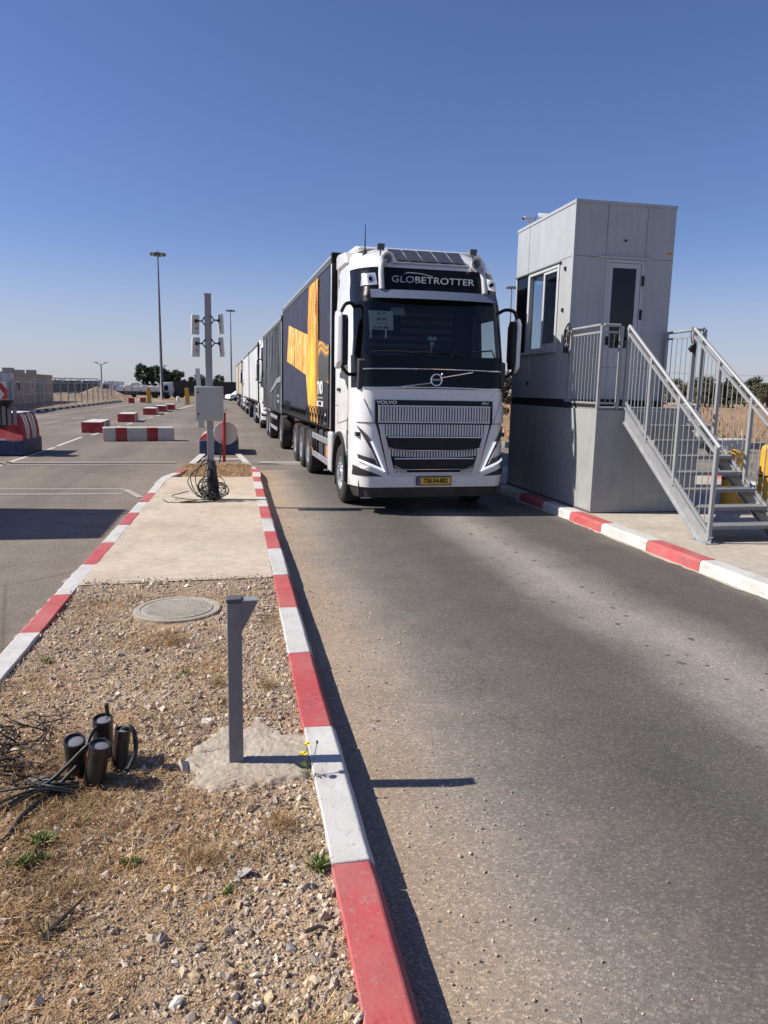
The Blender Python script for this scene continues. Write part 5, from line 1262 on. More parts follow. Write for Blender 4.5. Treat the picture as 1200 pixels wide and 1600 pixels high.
def railing_panel(parent, a, b, n, top=2.94, bot=1.80, mid=2.84, dark=None):
    """horizontal railing between two points with n balusters"""
    a, b = Vector(a), Vector(b)
    m = MB(); m.tube([(a.x, a.y, top), (b.x, b.y, top)], .024, 10); m.build('handrail', M['railgrey'], parent, smooth=60)
    for z in (mid, bot): m = MB(); m.bar((a.x, a.y, z), (b.x, b.y, z), .03, .03); m.build('rail', M['railgrey'], parent)
    first = None
    for i in range(n):
        p = a.lerp(b, (i + 1) / (n + 1))
        if first is None: m = MB(); m.tube([(0, 0, bot + .016), (0, 0, mid - .016)], .0065, 6); first = m.build('baluster', M['railgrey'], parent, smooth=60); first.location = (p.x, p.y, 0)
        else: copy_part(first, parent, (p.x, p.y, 0))
def post(parent, x, y, z0, z1, w_=.05):
    m = MB(); m.box(x - w_ / 2, x + w_ / 2, y - w_ / 2, y + w_ / 2, z0, z1); return m.build('post', M['railgrey'], parent, bevel=0.004)
def stairs():
    L_ = thing('platform_railing', 'short grey railing round the lane-side corner of the booth platform', 'railing', (0, 0, 0), 0, 'railings on the booth platform')
    post(L_, 5.335, 10.285, 1.71, 2.93); post(L_, 5.335, 11.30, 1.71, 2.93)
    railing_panel(L_, (5.335, 10.31), (5.335, 11.275), 8); railing_panel(L_, (5.36, 10.285), (5.62, 10.285), 2)
    post(L_, 5.645, 10.285, 1.71, 2.93)
    m = MB(); m.box(5.325, 5.345, 10.31, 11.28, 1.737, 1.79); m.build('toe_board', M['blk'], L_)
    R_ = thing('platform_railing', 'short grey railing on the field side of the booth platform', 'railing', (0, 0, 0), 0, 'railings on the booth platform')
    post(R_, 7.02, 10.285, 1.71, 2.93); post(R_, 7.02, 11.30, 1.71, 2.93); post(R_, 6.86, 10.285, 1.71, 2.93)
    railing_panel(R_, (7.02, 10.31), (7.02, 11.275), 6); 
    m = MB(); m.box(6.885, 6.995, 10.27, 10.30, 2.90, 2.94); m.build('handrail', M['railgrey'], R_)
    t = thing('staircase', 'open-tread grey steel staircase climbing to the booth door', 'staircase', (0, 0, 0))
    xa, xb = 5.75, 6.82; yt, yb, zt_, zb_ = 10.22, 7.95, 1.70, 0.13
    sl = (zt_ - zb_) / (yt - yb)
    for x in (xa, xb):
        m = MB(); dy = .16
        m.prism([(yb - .02, zb_), (yb + .26, zb_), (yt, zt_ - .17 - .0), (yt, zt_ + .05), (yb - .02, zb_ + .07)], 'X', x - .006, x + .006)
        s_ = m.build('stringer', M['galv'], t)
        m = MB(); m.bar((x, yb - .01, zb_ + .075), (x, yt, zt_ + .055), .07, .012); m.bar((x, yb + .25, zb_ + .01), (x, yt, zt_ - .165), .07, .012); m.build('flange', M['galv'], s_)
        m = MB(); m.box(x - .09, x + .09, yb - .05, yb + .30, .1305, .142)
        for (u, v) in ((-.06, .0), (.06, .0), (-.06, .24), (.06, .24)): m.lathe([(.014, .142), (.014, .16)], 6, 'Z', (x + u, yb + v, 0))
        m.build('base_plate', M['galv'], t)
    n = 8; first = None
    for i in range(n):
        z = .14 + (zt_ - .14) * (i + 1) / (n + .0) - .0; y = yb + .12 + (yt - yb - .12) * (i + .35) / n
        if i == n - 1: continue
        if first is None:
            m = MB(); W = xb - xa - .016
            m.box(-W / 2, W / 2, -.125, .125, -.008, 0); m.box(-W / 2, W / 2, -.125, -.117, -.045, -.008); m.box(-W / 2, W / 2, .117, .125, -.045, -.008); m.box(-W / 2, -W / 2 + .006, -.117, .117, -.11, -.008); m.box(W / 2 - .006, W / 2, -.117, .117, -.11, -.008)
            first = m.build('tread', M['treadgrey'], t); first.location = ((xa + xb) / 2, y, z)
        else: copy_part(first, t, ((xa + xb) / 2, y, z))
    # rails: posts, handrail, middle rail, balusters
    H_ = 1.20
    for x in (xa + .0, xb + .0):
        o = -.001
        hz = lambda y: zt_ + .05 + (y - yt) * sl
        ys = [yb + .03, yb + .87, yb + 1.62, yt + .03]
        top = [min(2.94, hz(y) + H_ - .03) for y in ys]
        for y, z in zip(ys, top):
            m = MB(); m.box(x - .025, x + .025, y - .025, y + .025, hz(y) - .03, z - .02); m.build('post', M['railgrey'], t, bevel=0.004)
        m = MB(); m.tube([(x, ys[0] - .06, top[0] - .05), (x, ys[-1], 2.935)], .026, 12); m.build('handrail', M['railgrey'], t, smooth=60)
        m = MB(); m.bar((x, ys[0] + .02, top[0] - .11), (x, ys[-1], 2.83), .035, .035); m.build('rail', M['railgrey'], t)
        m = MB(); m.bar((x, ys[0] + .02, hz(ys[0]) + .085), (x, ys[-1], hz(ys[-1]) + .075), .03, .03); m.build('rail', M['railgrey'], t)
        topf = lambda y: top[0] - .11 + (2.83 - top[0] + .11) * (y - ys[0]) / (ys[-1] - ys[0])
        for a, b in zip(ys[:-1], ys[1:]):
            for k in range(6):
                y = a + (b - a) * (k + 1) / 7
                m = MB(); m.tube([(x, y, hz(y) + .08), (x, y, topf(y))], .0065, 6); m.build('baluster', M['railgrey'], t, smooth=60)
stairs()
def coil(name, label, c, parent_r, n, axis, m_, rr=.011):
    m = MB()
    for k in range(n):
        r = parent_r * rnd.uniform(.8, 1.1); ox, oz = rnd.uniform(-.03, .03), rnd.uniform(-.03, .03); pts = []
        for i in range(25):
            t = 2 * PI * i / 24
            pts.append((c[0] + rnd.uniform(-.012, .012) + .02 * k - .02, c[1] + .45 * r * math.cos(t) + ox, c[2] + r * 1.25 * math.sin(t) + oz))
        m.tube(pts, rr, 6)
    return tag(m.build(name, m_, smooth=60), label, 'cable')
coil('cable_coil', 'black cable coil hung on the booth wall beside the railing', (5.255, 11.30, 2.80), .17, 3, 'X', M['cable'])
def hung_lamp():
    t = thing('work_lamp', 'small black lamp dangling by its lead from the field-side platform railing', 'lamp', (6.80, 10.24, 2.62)); t.scale = (.62, .62, .8)
    m = MB(); m.tube([(0.06, .05, .38), (-.02, .02, .42), (-.07, 0, .30), (-.04, 0, .16), (-.02, 0, .12)], .012, 6); m.build('lead', M['cable'], t, smooth=60)
    m = MB(); m.prism([(-.09, .02), (.03, .13), (.10, .06), (.05, -.09), (-.02, -.04)], 'Y', -.05, .05); m.tube([(.02, 0, 0), (.09, 0, -.13)], .028, 8); m.build('lamp_body', M['blk'], t, smooth=50)
hung_lamp()

# yellow bollards
def bollard(x, y, h, label):
    t = thing('bollard', label, 'bollard', (x, y, .13), 0, 'yellow bollards behind the stairs')
    m = MB(); m.lathe([(.15, 0), (.15, h - .10), (.135, h - .035), (.09, h), (.01, h + .012)], 24); m.build('bollard_body', M['yellow'], t, smooth=40)
    m = MB(); m.box(.05, .21, -.06, .10, 0, h - .03); m.build('bollard_spine', M['yellow'], t, bevel=0.01)
    m = MB(); m.lathe([(.153, h * .5), (.153, h * .5 + .03)], 24); m.build('bollard_band', M['blk'], t)
bollard(7.92, 10.55, .95, 'yellow bollard behind the middle of the staircase')
bollard(8.52, 10.45, 1.05, 'yellow bollard at the right edge, past the foot of the staircase')

# ------------------------------------------------------------------ island furniture
def sensor_pole():
    t = thing('sensor_pole', 'grey square pole with four antenna panels and a cabinet on the island', 'pole', (-.38, 12.1, .137))
    m = MB(); m.box(-.052, .052, -.052, .052, 0, 3.20); p = m.build('pole', M['polegrey'], t, bevel=0.006)
    m = MB(); m.box(-.056, .056, -.056, .056, 3.201, 3.215); m.build('pole_cap', M['antenna'], t)
    m = MB(); m.box(-.14, .14, -.14, .14, 0, .014); m.build('base_plate', M['galv'], t)
    m = MB(); m.box(-.215, .215, -.235, -.054, 1.265, 1.80); c = m.build('cabinet', M['cabinet'], t, bevel=0.008)
    m = MB(); m.box(-.20, .20, -.243, -.236, 1.28, 1.785); m.build('cabinet_door', M['cabinet'], c, bevel=0.004)
    for z in (1.37, 1.70):
        m = MB(); m.lathe([(.014, 0), (.014, -.012), (.004, -.014)], 12, 'Y', (-.165, -.243, z)); m.build('lock', M['blk'], c)
    for k, (s, z) in enumerate(((-1, 2.59), (-1, 2.25), (1, 2.61), (1, 2.26))):
        rot = Matrix.Translation((s * .20, .02, z)) @ Matrix.Rotation(math.radians(28 if s < 0 else -62), 4, 'Z') @ Matrix.Rotation(math.radians(4), 4, 'X')
        m = MB(); m.box(-.065, .065, -.02, .025, 0, .30); m.v = [tuple(rot @ Vector(v)) for v in m.v]
        a = m.build('antenna_panel', M['antenna'], t, bevel=0.012)
        m = MB(); m.box(.0, .025, -.026, -.0205, .09, .105); m.v = [tuple(rot @ Vector(v)) for v in m.v]; m.build('connector', M['blk'], a)
        zz = z + .205; m = MB(); q = rot @ Vector((0, -.022, .205))
        m.tube([(q.x, q.y, q.z), (s * .125, q.y * .6 - .02, zz), (s * .095, -.03, zz)], .011, 6)
        m.tube([(s * .095, -.03, zz), (s * .054, -.055, zz + .05)], .010, 6); m.tube([(s * .095, -.03, zz), (s * .054, -.055, zz - .05)], .010, 6)
        for dz in (-.05, .05): m.box(s * .054 - .012, s * .054 + .012, -.068, -.053, zz + dz - .012, zz + dz + .012)
        q2 = Vector((q.x, q.y, q.z)); m.lathe([(.03, -.008), (.03, .008)], 8, 'Y', (q2.x, q2.y, q2.z))
        m.build('antenna_bracket', M['blk'], a, smooth=40)
    # ducts at the foot
    m = MB(); m.tube([(.10, -.09, .0), (.03, -.05, .62)], .045, 12); m.tube([(.01, -.11, 0), (-.03, -.065, .50)], .04, 12); m.tube([(.06, -.15, 0), (.02, -.08, .40)], .03, 10)
    m.build('cable_duct', M['pipe'], t, smooth=50)
sensor_pole()
def cable_tangle():
    m = MB(); R = random.Random(4)
    for k in range(20):
        m.cur = 1 if k % 3 == 0 else 0
        a = R.uniform(0, 6.3); r = R.uniform(.06, .17); cx, cy = -.35 + R.uniform(-.13, .10), 11.93 + R.uniform(-.12, .12); tilt = R.uniform(.15, 1.35); h = R.uniform(0.0, .12)
        pts = []
        for i in range(29):
            t = a + 2 * PI * i / 24; pts.append((cx + r * math.cos(t), cy + .7 * r * math.sin(t) * math.cos(tilt) - .05, .15 + h + max(0, r * (1 + math.sin(t)) * math.sin(tilt)) + R.uniform(0, .012)))
        m.tube(pts, R.uniform(.005, .008), 6)
    m.cur = 0
    for dx, top in ((-.30, .62), (-.23, .60), (-.34, .55)):                # long loops hanging on the left of the pole
        m.tube(smooth_pts([(-.40, 11.98, top + .16), (-.48, 11.95, top + .17), (-.38 + dx, 11.92, top - .05), (-.36 + dx, 11.90, .36), (-.33 + dx * .75, 11.9, .22), (-.36, 11.92, .17), (-.28, 11.95, .20)]), .0075, 6)
    m.tube(smooth_pts([(-.34, 11.9, .16), (-.70, 11.95, .155), (-.93, 12.02, .18), (-1.0, 12.12, .19), (-.95, 12.22, .20), (-.75, 12.3, .24)]), .007, 6)
    m.tube(smooth_pts([(-.30, 11.8, .152), (-.62, 11.75, .15), (-.98, 11.72, .15), (-1.06, 11.8, .155), (-1.12, 11.95, .16)]), .006, 6)
    m.tube(smooth_pts([(-.25, 11.85, .16), (-.5, 11.68, .15), (-.85, 11.70, .15), (-.6, 11.85, .155)]), .0075, 6)
    for k in range(6): m.tube(smooth_pts([(-.36 + R.uniform(-.08, .1), 11.95 + R.uniform(-.05, .05), .75 + R.uniform(-.3, .1)), (-.36 + R.uniform(-.15, .15), 11.86, .45), (-.33 + R.uniform(-.2, .2), 11.85, .17)]), .0075, 6)
    tag(m.build('cable_bundle', [M['cable'], M['cablegreen']], smooth=60, fixn=False), 'tangle of black and green cables heaped at the foot of the sensor pole', 'cable')
cable_tangle()
def sign_post():
    t = thing('road_sign', 'round road sign seen from its grey back on a leaning red post', 'sign', (-.28, 19.0, .05))
    m = MB(); m.tube([(.01, 0, 0), (.03, 0, 1.24)], .042, 14); m.build('sign_post', M['redpaint'], t, smooth=60)
    m = MB(); m.lathe([(.29, .075), (.295, .082), (.295, .09), (.28, .094), (.004, .095)], 40, 'Y', (.06, 0, .72)); m.build('sign_disc', M['antenna'], t, smooth=40)
    m = MB(); m.box(.0, .075, .045, .074, .60, .64); m.box(.0, .075, .045, .074, .82, .86); m.build('clamp', M['galv'], t)
    m = MB(); m.tube([(-.10, -.05, -.02), (-.02, .0, .55)], .016, 8); m.build('stay', M['blk'], t, smooth=60)
sign_post()
def nose_unit(loc, label, extra=True, hs=1.0):
    """striped island nose: blue block, curved red and white shield, grey slats in front"""
    t = thing('impact_barrier', label, 'barrier', loc, 0, 'striped impact barriers on island noses')
    W = .55
    m = MB(); m.prism([(-W, 0), (W, 0), (W, .41), (-W, .42)], 'Y', 0, 2.0); m.build('base_block', M['blueblock'], t, bevel=0.03)
    m = MB(); m.box(-.30, -.20, -.012, -.002, .0, .40); m.build('painted_stripe', M['redpaint'], t)
    # curved shield, striped: outline in x,z follows a bell
    prof = [(a, .42 + (b - .42) * hs) for a, b in ((.60, .42), (.58, .60), (.52, .82), (.44, 1.0), (.34, 1.12))]
    m = MB(); bands = [(.05, .45, 1), (.45, .75, 0), (.75, 1.05, 1), (1.05, 1.45, 0), (1.45, 1.8, 1)]
    for (a, b, c) in bands:
        m.cur = c
        for i in range(len(prof) - 1):
            (r0, z0), (r1, z1) = prof[i], prof[i + 1]; k0, k1 = .9 * r0, .9 * r1
            f = .5 * (z0 - .42); g = .5 * (z1 - .42)
            m.add([(k0, a + f, z0), (k0, b + f * .8, z0), (k1, b + g * .8, z1), (k1, a + g, z1)], [(0, 1, 2, 3)])
            m.add([(-k0, a + f, z0), (-k0, b + f * .8, z0), (-k1, b + g * .8, z1), (-k1, a + g, z1)], [(3, 2, 1, 0)])
    m.cur = 1
    for i in range(len(prof) - 1):
        (r0, z0), (r1, z1) = prof[i], prof[i + 1]
        f = .5 * (z0 - .42); g = .5 * (z1 - .42)
        m.add([(-.9 * r0, .05 + f, z0), (.9 * r0, .05 + f, z0), (.9 * r1, .05 + g, z1), (-.9 * r1, .05 + g, z1)], [(0, 1, 2, 3)])
    z1 = .42 + .70 * hs; g = .5 * .7 * hs; m.cur = 0; m.add([(-.306, .05 + g, z1), (.306, .05 + g, z1), (.306, 1.8 + g * .8, z1), (-.306, 1.8 + g * .8, z1)], [(0, 1, 2, 3)])
    m.build('striped_shield', [M['barrierwhite'], M['barrierred']], t, smooth=20, fixn=False)
    if extra:
        first = None
        for k in range(7):
            x = -.42 + .135 * k
            h = (1.30, 1.34, 1.28, 1.33, 1.32, 1.25, 1.3)[k]; z0 = .82 if k not in (2,) else .44
            m = MB(); m.prism([(x - .045, z0), (x + .045, z0), (x + .045, h - .03), (x, h), (x - .045, h - .03)], 'Y', .02 + .01 * (k % 2), .05 + .01 * (k % 2)); m.build('grey_slat', M['slat'], t)
        m = MB(); m.lathe([(.10, 1.16), (.30, 1.40), (.32, 1.44), (.30, 1.47), (.02, 1.49)], 24, 'Z', (-.02, .35, 0)); m.lathe([(.16, .5), (.16, 1.2)], 16, 'Z', (-.02, .35, 0)); m.build('lidded_drum', M['chassis'], t, smooth=40)
        m = MB(); m.box(.0, .14, -.05, .0, .42, .47); m.build('lamp', M['drl'], t, bevel=0.01)
    return t
nose_unit((-6.05, 21.02, 0), 'striped impact barrier at the left edge with grey slats and a drum')
nose_unit((-.44, 21.5, 0), 'striped impact barrier on a blue block behind the round sign', False, .28)
nose_unit((-1.75, 60.5, 0), 'small distant impact barrier at the far island, by a yellow post', False, .6)
def arrow_board():
    t = thing('chevron_board', 'red and white chevron board on a post, cut by the left edge', 'sign', (-6.72, 22.6, 0))
    m = MB(); m.box(-.03, .03, -.03, .03, 0, 1.9); m.build('post', M['galv'], t)
    m = MB(); m.box(-.55, .50, -.05, -.032, 1.25, 1.93); b = m.build('board', M['barrierwhite'], t, bevel=0.01)
    m = MB()
    for k in range(3):
        x = -.42 + .36 * k; m.prism([(x - .12, 1.93), (x + .06, 1.93), (x + .30, 1.60), (x + .06, 1.25), (x - .12, 1.25), (x + .12, 1.60)] if x + .30 < .5 else [(x - .12, 1.93), (x + .02, 1.93), (.50, 1.72), (.50, 1.48), (x + .02, 1.25), (x - .12, 1.25), (x + .12, 1.60)], 'Y', -.058, -.051)
    m.build('chevrons', M['barrierred'], b)
arrow_board()

def small_post():
    t = thing('pedestal_post', 'short grey square post with a wedge bracket near the kerb', 'post', (-.014, 3.435, .10))
    m = MB(); m.box(-.0345, .0345, -.0345, .0345, 0, .845); m.build('post', M['postgrey'], t, bevel=0.004)
    m = MB(); m.box(-.0365, .0365, -.0365, .0365, .846, .866); m.build('post_cap', M['seam'], t, bevel=0.004)
    m = MB(); m.prism([(.0352, .85), (.107, .85), (.107, .838), (.0352, .70)], 'Y', -.030, .030); m.build('wedge_bracket', M['postgrey'], t, bevel=0.003)
    m = MB(); m.box(.0345, .1085, -.033, .033, .8505, .856); m.build('bracket_top', M['galv'], t)
small_post()
def footing():
    def blob(x, y):
        dx, dy = (x - .07) / .34, (y - 3.46) / (.42 if y > 3.46 else .30)
        r = math.hypot(dx, dy); a = math.atan2(dy, dx)
        lim = 1.0 + .24 * ns(math.cos(a) * 1.7, math.sin(a) * 1.7, 2.3) + .14 * ns(math.cos(a) * 5, math.sin(a) * 5, 4.1) + .10 * ns(x, y, 1.5, 22)
        return r / lim
    def z(x, y):
        b = blob(x, y); t = min(1, max(0, (b - .80) / .30)); t = t * t * (3 - 2 * t)
        return .139 - .075 * t + .006 * ns(x, y, 3.0, 6) + .003 * ns(x, y, 8, 25) + .002 * ns(x, y, 5, 70) + .003 * ns(x, y, 6, 45) - .007 * max(0, 1 - abs(ns(x, y, 9, 2.6)) * 45)
    o = sheet('concrete_footing', np.linspace(-.36, .344, 130), np.linspace(3.02, 3.98, 150), z, M['footing'])
    tag(o, 'rough cracked concrete footing round the short grey post', 'footing')
footing()
def manhole():
    t = thing('manhole_cover', 'round weathered concrete manhole cover set in the gravel', 'manhole', (-.48, 6.08, .116))
    m = MB(); m.lathe([(.35, -.03), (.35, .012), (.342, .018), (.30, .018), (.296, .013), (.285, .013), (.281, .019), (.004, .020)], 64); m.build('cover', M['manhole'], t, smooth=30)
    m = MB()
    for i in range(-7, 8):
        for j in range(-7, 8):
            x, y = i * .036 + (j % 2) * .018, j * .032
            if math.hypot(x, y) < .255: m.box(x - .013, x + .013, y - .011, y + .011, .0195, .0212)
    m.build('tread_studs', M['manhole'], t)
manhole()
def duct_pipe(base, top, r, label, red=False):
    t = thing('duct_pipe', label, 'pipe', base, 0, 'black duct pipes sticking out of the soil')
    d = Vector(top) - Vector(base); L_ = d.length; q = d.to_track_quat('Z', 'Y'); t.rotation_euler = q.to_euler()
    m = MB(); m.lathe([(r, -.05), (r, L_), (r * .86, L_), (r * .84, L_ - .035)], 28); m.build('pipe_wall', M['pipe'], t, smooth=40)
    m = MB(); m.lathe([(r * .88, L_ - .02), (r * .8, L_ - .012), (.004, L_ - .008)], 28); m.build('end_cap', M['ductcap'], t, smooth=40)
    m = MB()
    for k in range(3):
        a = 2 * PI * k / 3 + .6; c, s = math.cos(a), math.sin(a)
        m.bar((r * c * 1.0, r * s * 1.0, 0), (r * c * 1.0, r * s * 1.0, L_ - .004), .006, .004, (c, s, 0))
    m.build('pipe_stripe', M['pipered'], t)
duct_pipe((-.755, 3.46, .115), (-.745, 3.39, .325), .047, 'left pipe of the four black ducts')
duct_pipe((-.66, 3.60, .115), (-.648, 3.56, .345), .047, 'rear pipe of the four black ducts, farthest back')
duct_pipe((-.665, 3.36, .115), (-.622, 3.33, .325), .047, 'front pipe of the four black ducts, mouth facing the viewer')
duct_pipe((-.575, 3.48, .115), (-.545, 3.48, .32), .036, 'right and thinnest pipe of the four black ducts, with a curled lead')
def duct_leads():
    m = MB(); R = random.Random(8)
    m.tube(smooth_pts([(-.55, 3.50, .31), (-.515, 3.48, .33), (-.49, 3.46, .30), (-.485, 3.44, .22), (-.52, 3.40, .14)]), .011, 8)
    m.tube(smooth_pts([(-.63, 3.60, .34), (-.635, 3.60, .39), (-.63, 3.60, .40)]), .010, 8)
    m.tube(smooth_pts([(-.61, 3.40, .315), (-.68, 3.36, .31), (-.76, 3.33, .24), (-.85, 3.30, .17), (-.98, 3.20, .14), (-1.12, 3.05, .13)]), .009, 7)
    m.tube(smooth_pts([(-.63, 3.58, .33), (-.69, 3.50, .30), (-.72, 3.40, .22), (-.80, 3.32, .15)]), .010, 7)
    m.tube(smooth_pts([(-.80, 3.30, .15), (-.90, 3.12, .135), (-.93, 2.95, .13), (-1.0, 2.85, .125)]), .012, 7)
    for k in range(7):
        a = (-.72 + R.uniform(-.05, .05), 3.30 + R.uniform(-.06, .06), .15); b = (a[0] - R.uniform(.15, .5), a[1] + R.uniform(-.25, .15), .135)
        m.tube(smooth_pts([a, ((a[0] + b[0]) / 2, (a[1] + b[1]) / 2 + R.uniform(-.05, .05), .17), b]), .006, 6)
    tag(m.build('cable_bundle', M['cable'], smooth=60, fixn=False), 'frayed black cables spilling from the four duct pipes', 'cable')
duct_leads()
def branches():
    m = MB(); R = random.Random(15)
    for k in range(85):
        x, y = -1.13 + R.uniform(-.25, .20), 3.62 + R.uniform(-.30, .45); a = R.uniform(0, 6.3); L_ = R.uniform(.08, .30); pts = [(x, y, .13 + R.uniform(0, .06))]
        for i in range(4):
            a += R.uniform(-.5, .5); p = pts[-1]; pts.append((p[0] + math.cos(a) * L_ / 4, p[1] + math.sin(a) * L_ / 4, max(.12, p[2] + R.uniform(-.02, .03))))
        m.tube(pts, [.0055, .0045, .0035, .0028, .0018], 5)
    tag(m.build('dead_brush', M['twig'], smooth=60, fixn=False), 'dark dead twigs heaped at the left edge of the island', 'brush')
branches()
def stick(name, label, p, q, r):
    m = MB(); a, b = Vector(p), Vector(q); mid = a.lerp(b, .5) + Vector((.01, .012, .004)); m.tube([a, a.lerp(mid, .6), mid, b], [r, r * 1.1, r * .9, r * .6], 6)
    tag(m.build(name, M['twig'], smooth=40), label, 'stick', 'sticks lying on the soil')
stick('stick', 'dark stick on the soil near the bottom left', (-.66, 2.34, .128), (-.55, 2.52, .14), .008)
stick('stick', 'grey stub of stick beside the nearest red kerb stone', (.21, 2.23, .128), (.29, 2.23, .13), .007)
# larger stones one can point to
def rock(x, y, s, label, tone, seed):
    V, Fc, C = stones(np.random.default_rng(seed), np.array([[0, 0, 0.]]), np.array([s]))
    o = np_mesh('rock', V, Fc, M['stone'], np.tile(np.array(tone), (12, 1))); o.location = (x, y, soil_z(x, y) + s * .3)
    tag(o, label, 'stone', 'larger stones on the soil')
rock(.01, 2.60, .036, 'grey angular stone, largest in the middle of the soil', (.33, .31, .29), 1)
rock(-.20, 2.02, .030, 'pale stone near the bottom middle of the soil', (.60, .55, .48), 2)
rock(.16, 2.18, .028, 'brown-grey flat stone in the lower middle of the soil', (.42, .37, .32), 3)
rock(-.26, 2.28, .026, 'dark grey stone left of the middle of the soil', (.28, .265, .25), 4)
rock(-.255, 3.42, .050, 'rounded pale concrete lump left of the short post', (.46, .42, .36), 6)
rock(-.02, 2.78, .030, 'flat beige stone just below the concrete footing', (.50, .43, .35), 7)
# flower
def flower():
    t = thing('flower', 'small yellow daisy plant with two blooms beside the kerb', 'flower', (.30, 3.22, .135))
    for (hx, hy, hz, s) in ((-.005, .0, .125, .021), (.015, .04, .15, .019)):
        m = MB(); m.tube([(.02, .01, 0), (.012, .01, hz * .5), (hx, hy, hz)], .0025, 5); m.build('stem', M['stemgreen'], t, smooth=60)
        m = MB()
        for k in range(13):
            a = 2 * PI * k / 13; c, s_ = math.cos(a), math.sin(a); p = Vector((-s_, c, 0)) * s * .24; d = Vector((c, s_, 0)); o_ = Vector((hx, hy - .004, hz))
            q = [o_ + d * s * .2, o_ + d * s * .7 + p + Vector((0, -.002, .004)), o_ + d * s * 1.1 + Vector((0, 0, .002)), o_ + d * s * .7 - p + Vector((0, -.002, .004))]
            m.add(q, [(0, 1, 2, 3)])
        m.lathe([(s * .32, hz + .001), (s * .25, hz + .006), (.001, hz + .008)], 10, 'Z', (hx, hy - .004, 0))
        m.build('bloom', M['petal'], t, smooth=0, fixn=False)
    m = MB()
    for k in range(16):
        a = rnd.uniform(0, 6.3); z = rnd.uniform(.005, .07); c, s_ = math.cos(a), math.sin(a); L_ = rnd.uniform(.02, .045); o_ = Vector((.015, .01, z)); d = Vector((c, s_, .5)) * L_; p = Vector((-s_, c, 0)) * L_ * .16
        m.add([o_, o_ + d * .5 + p, o_ + d, o_ + d * .5 - p], [(0, 1, 2, 3)])
    m.build('leaves', M['weedgreen'], t, smooth=0, fixn=False)
    m = MB(); m.tube([(.02, .0, 0), (.045, .02, .08), (.062, .03, .15)], .002, 5); m.lathe([(.002, .15), (.007, .157), (.003, .168)], 8, 'Z', (.062, .03, 0)); m.build('bud', M['stemgreen'], t, smooth=50)
flower()
def weed(x, y, s, n, label):
    s *= 1.25; n = int(n * 1.3)
    m = MB(); R = random.Random(int(x * 1000 + y * 77))
    for k in range(n):
        a = R.uniform(0, 6.3); e = R.uniform(.3, 1.3); L_ = s * R.uniform(.6, 1.2); c, s_ = math.cos(a), math.sin(a); d = Vector((c * math.cos(e), s_ * math.cos(e), math.sin(e))) * L_; p = Vector((-s_, c, 0)) * L_ * .085
        o_ = Vector((R.uniform(-.3, .3) * s, R.uniform(-.3, .3) * s, 0)); t_ = o_ + d + Vector((c, s_, -.3)) * L_ * .15
        m.add([o_ - p * .6, o_ + p * .6, o_ + d * .6 + p, t_, o_ + d * .6 - p], [(0, 1, 2, 3, 4)])
    o = m.build('weed_tuft', M['weedgreen'], smooth=0, fixn=False); o.location = (x, y, soil_z(x, y) - .002)
    tag(o, label, 'weed', 'green weed tufts on the soil')
weed(-.79, 2.92, .05, 40, 'taller pale green weed tuft at the left of the soil'); weed(-.82, 2.79, .045, 36, 'low weed tuft just below the taller one at left'); weed(-.76, 2.80, .04, 30, 'small weed tuft right beside the low one at left')
weed(-.42, 2.72, .036, 46, 'bright green weed tuft in the left middle of the soil'); weed(-.05, 2.50, .03, 26, 'sparse weed beside the large grey stone'); weed(.30, 2.58, .045, 40, 'dark green weed tuft beside the red and white kerb joint'); weed(-.33, 4.62, .035, 30, 'weed tuft left of the short grey post'); weed(-1.25, 5.0, .04, 26, 'weed at the inner side of the left kerb')
weed(-.64, 2.38, .035, 22, 'thin weed beside the dark stick')
# dry tussocks that stand up from the soil
def tussock(x, y, s, n, label, seed):
    rng = np.random.default_rng(seed); P = np.stack([x + rng.normal(0, s * .35, n), y + rng.normal(0, s * .35, n), np.full(n, soil_z(x, y))], 1)
    c = np.array([(0.50, 0.36, 0.19), (0.38, 0.25, 0.12), (0.30, 0.19, 0.09)])[rng.choice(3, n)]
    V, Fc, C = blades(rng, P, rng.uniform(.4, 1.1, n) * s, rng.uniform(.0012, .0026, n), rng.uniform(.15, 1.3, n), c)
    o = np_mesh('dry_tussock', V, Fc, M['straw'], C); tag(o, label, 'dry grass', 'dry grass tussocks on the soil')
tussock(-.46, 5.30, .12, 420, 'dry grass tussock just in front of the manhole cover', 1); tussock(-.14, 2.70, .09, 380, 'dry grass tussock left of the large grey stone', 2); tussock(.17, 2.88, .09, 380, 'dry grass tussock below the concrete footing', 3)
tussock(-.60, 2.62, .10, 320, 'dry grass tussock between the green weeds at left', 4); tussock(.20, 1.80, .08, 300, 'dry grass tussock at the bottom edge by the red kerb', 5); tussock(-.12, 4.45, .09, 260, 'dry grass tussock behind and left of the short post', 6); tussock(.18, 4.35, .09, 260, 'dry grass tussock right of the short post', 7)

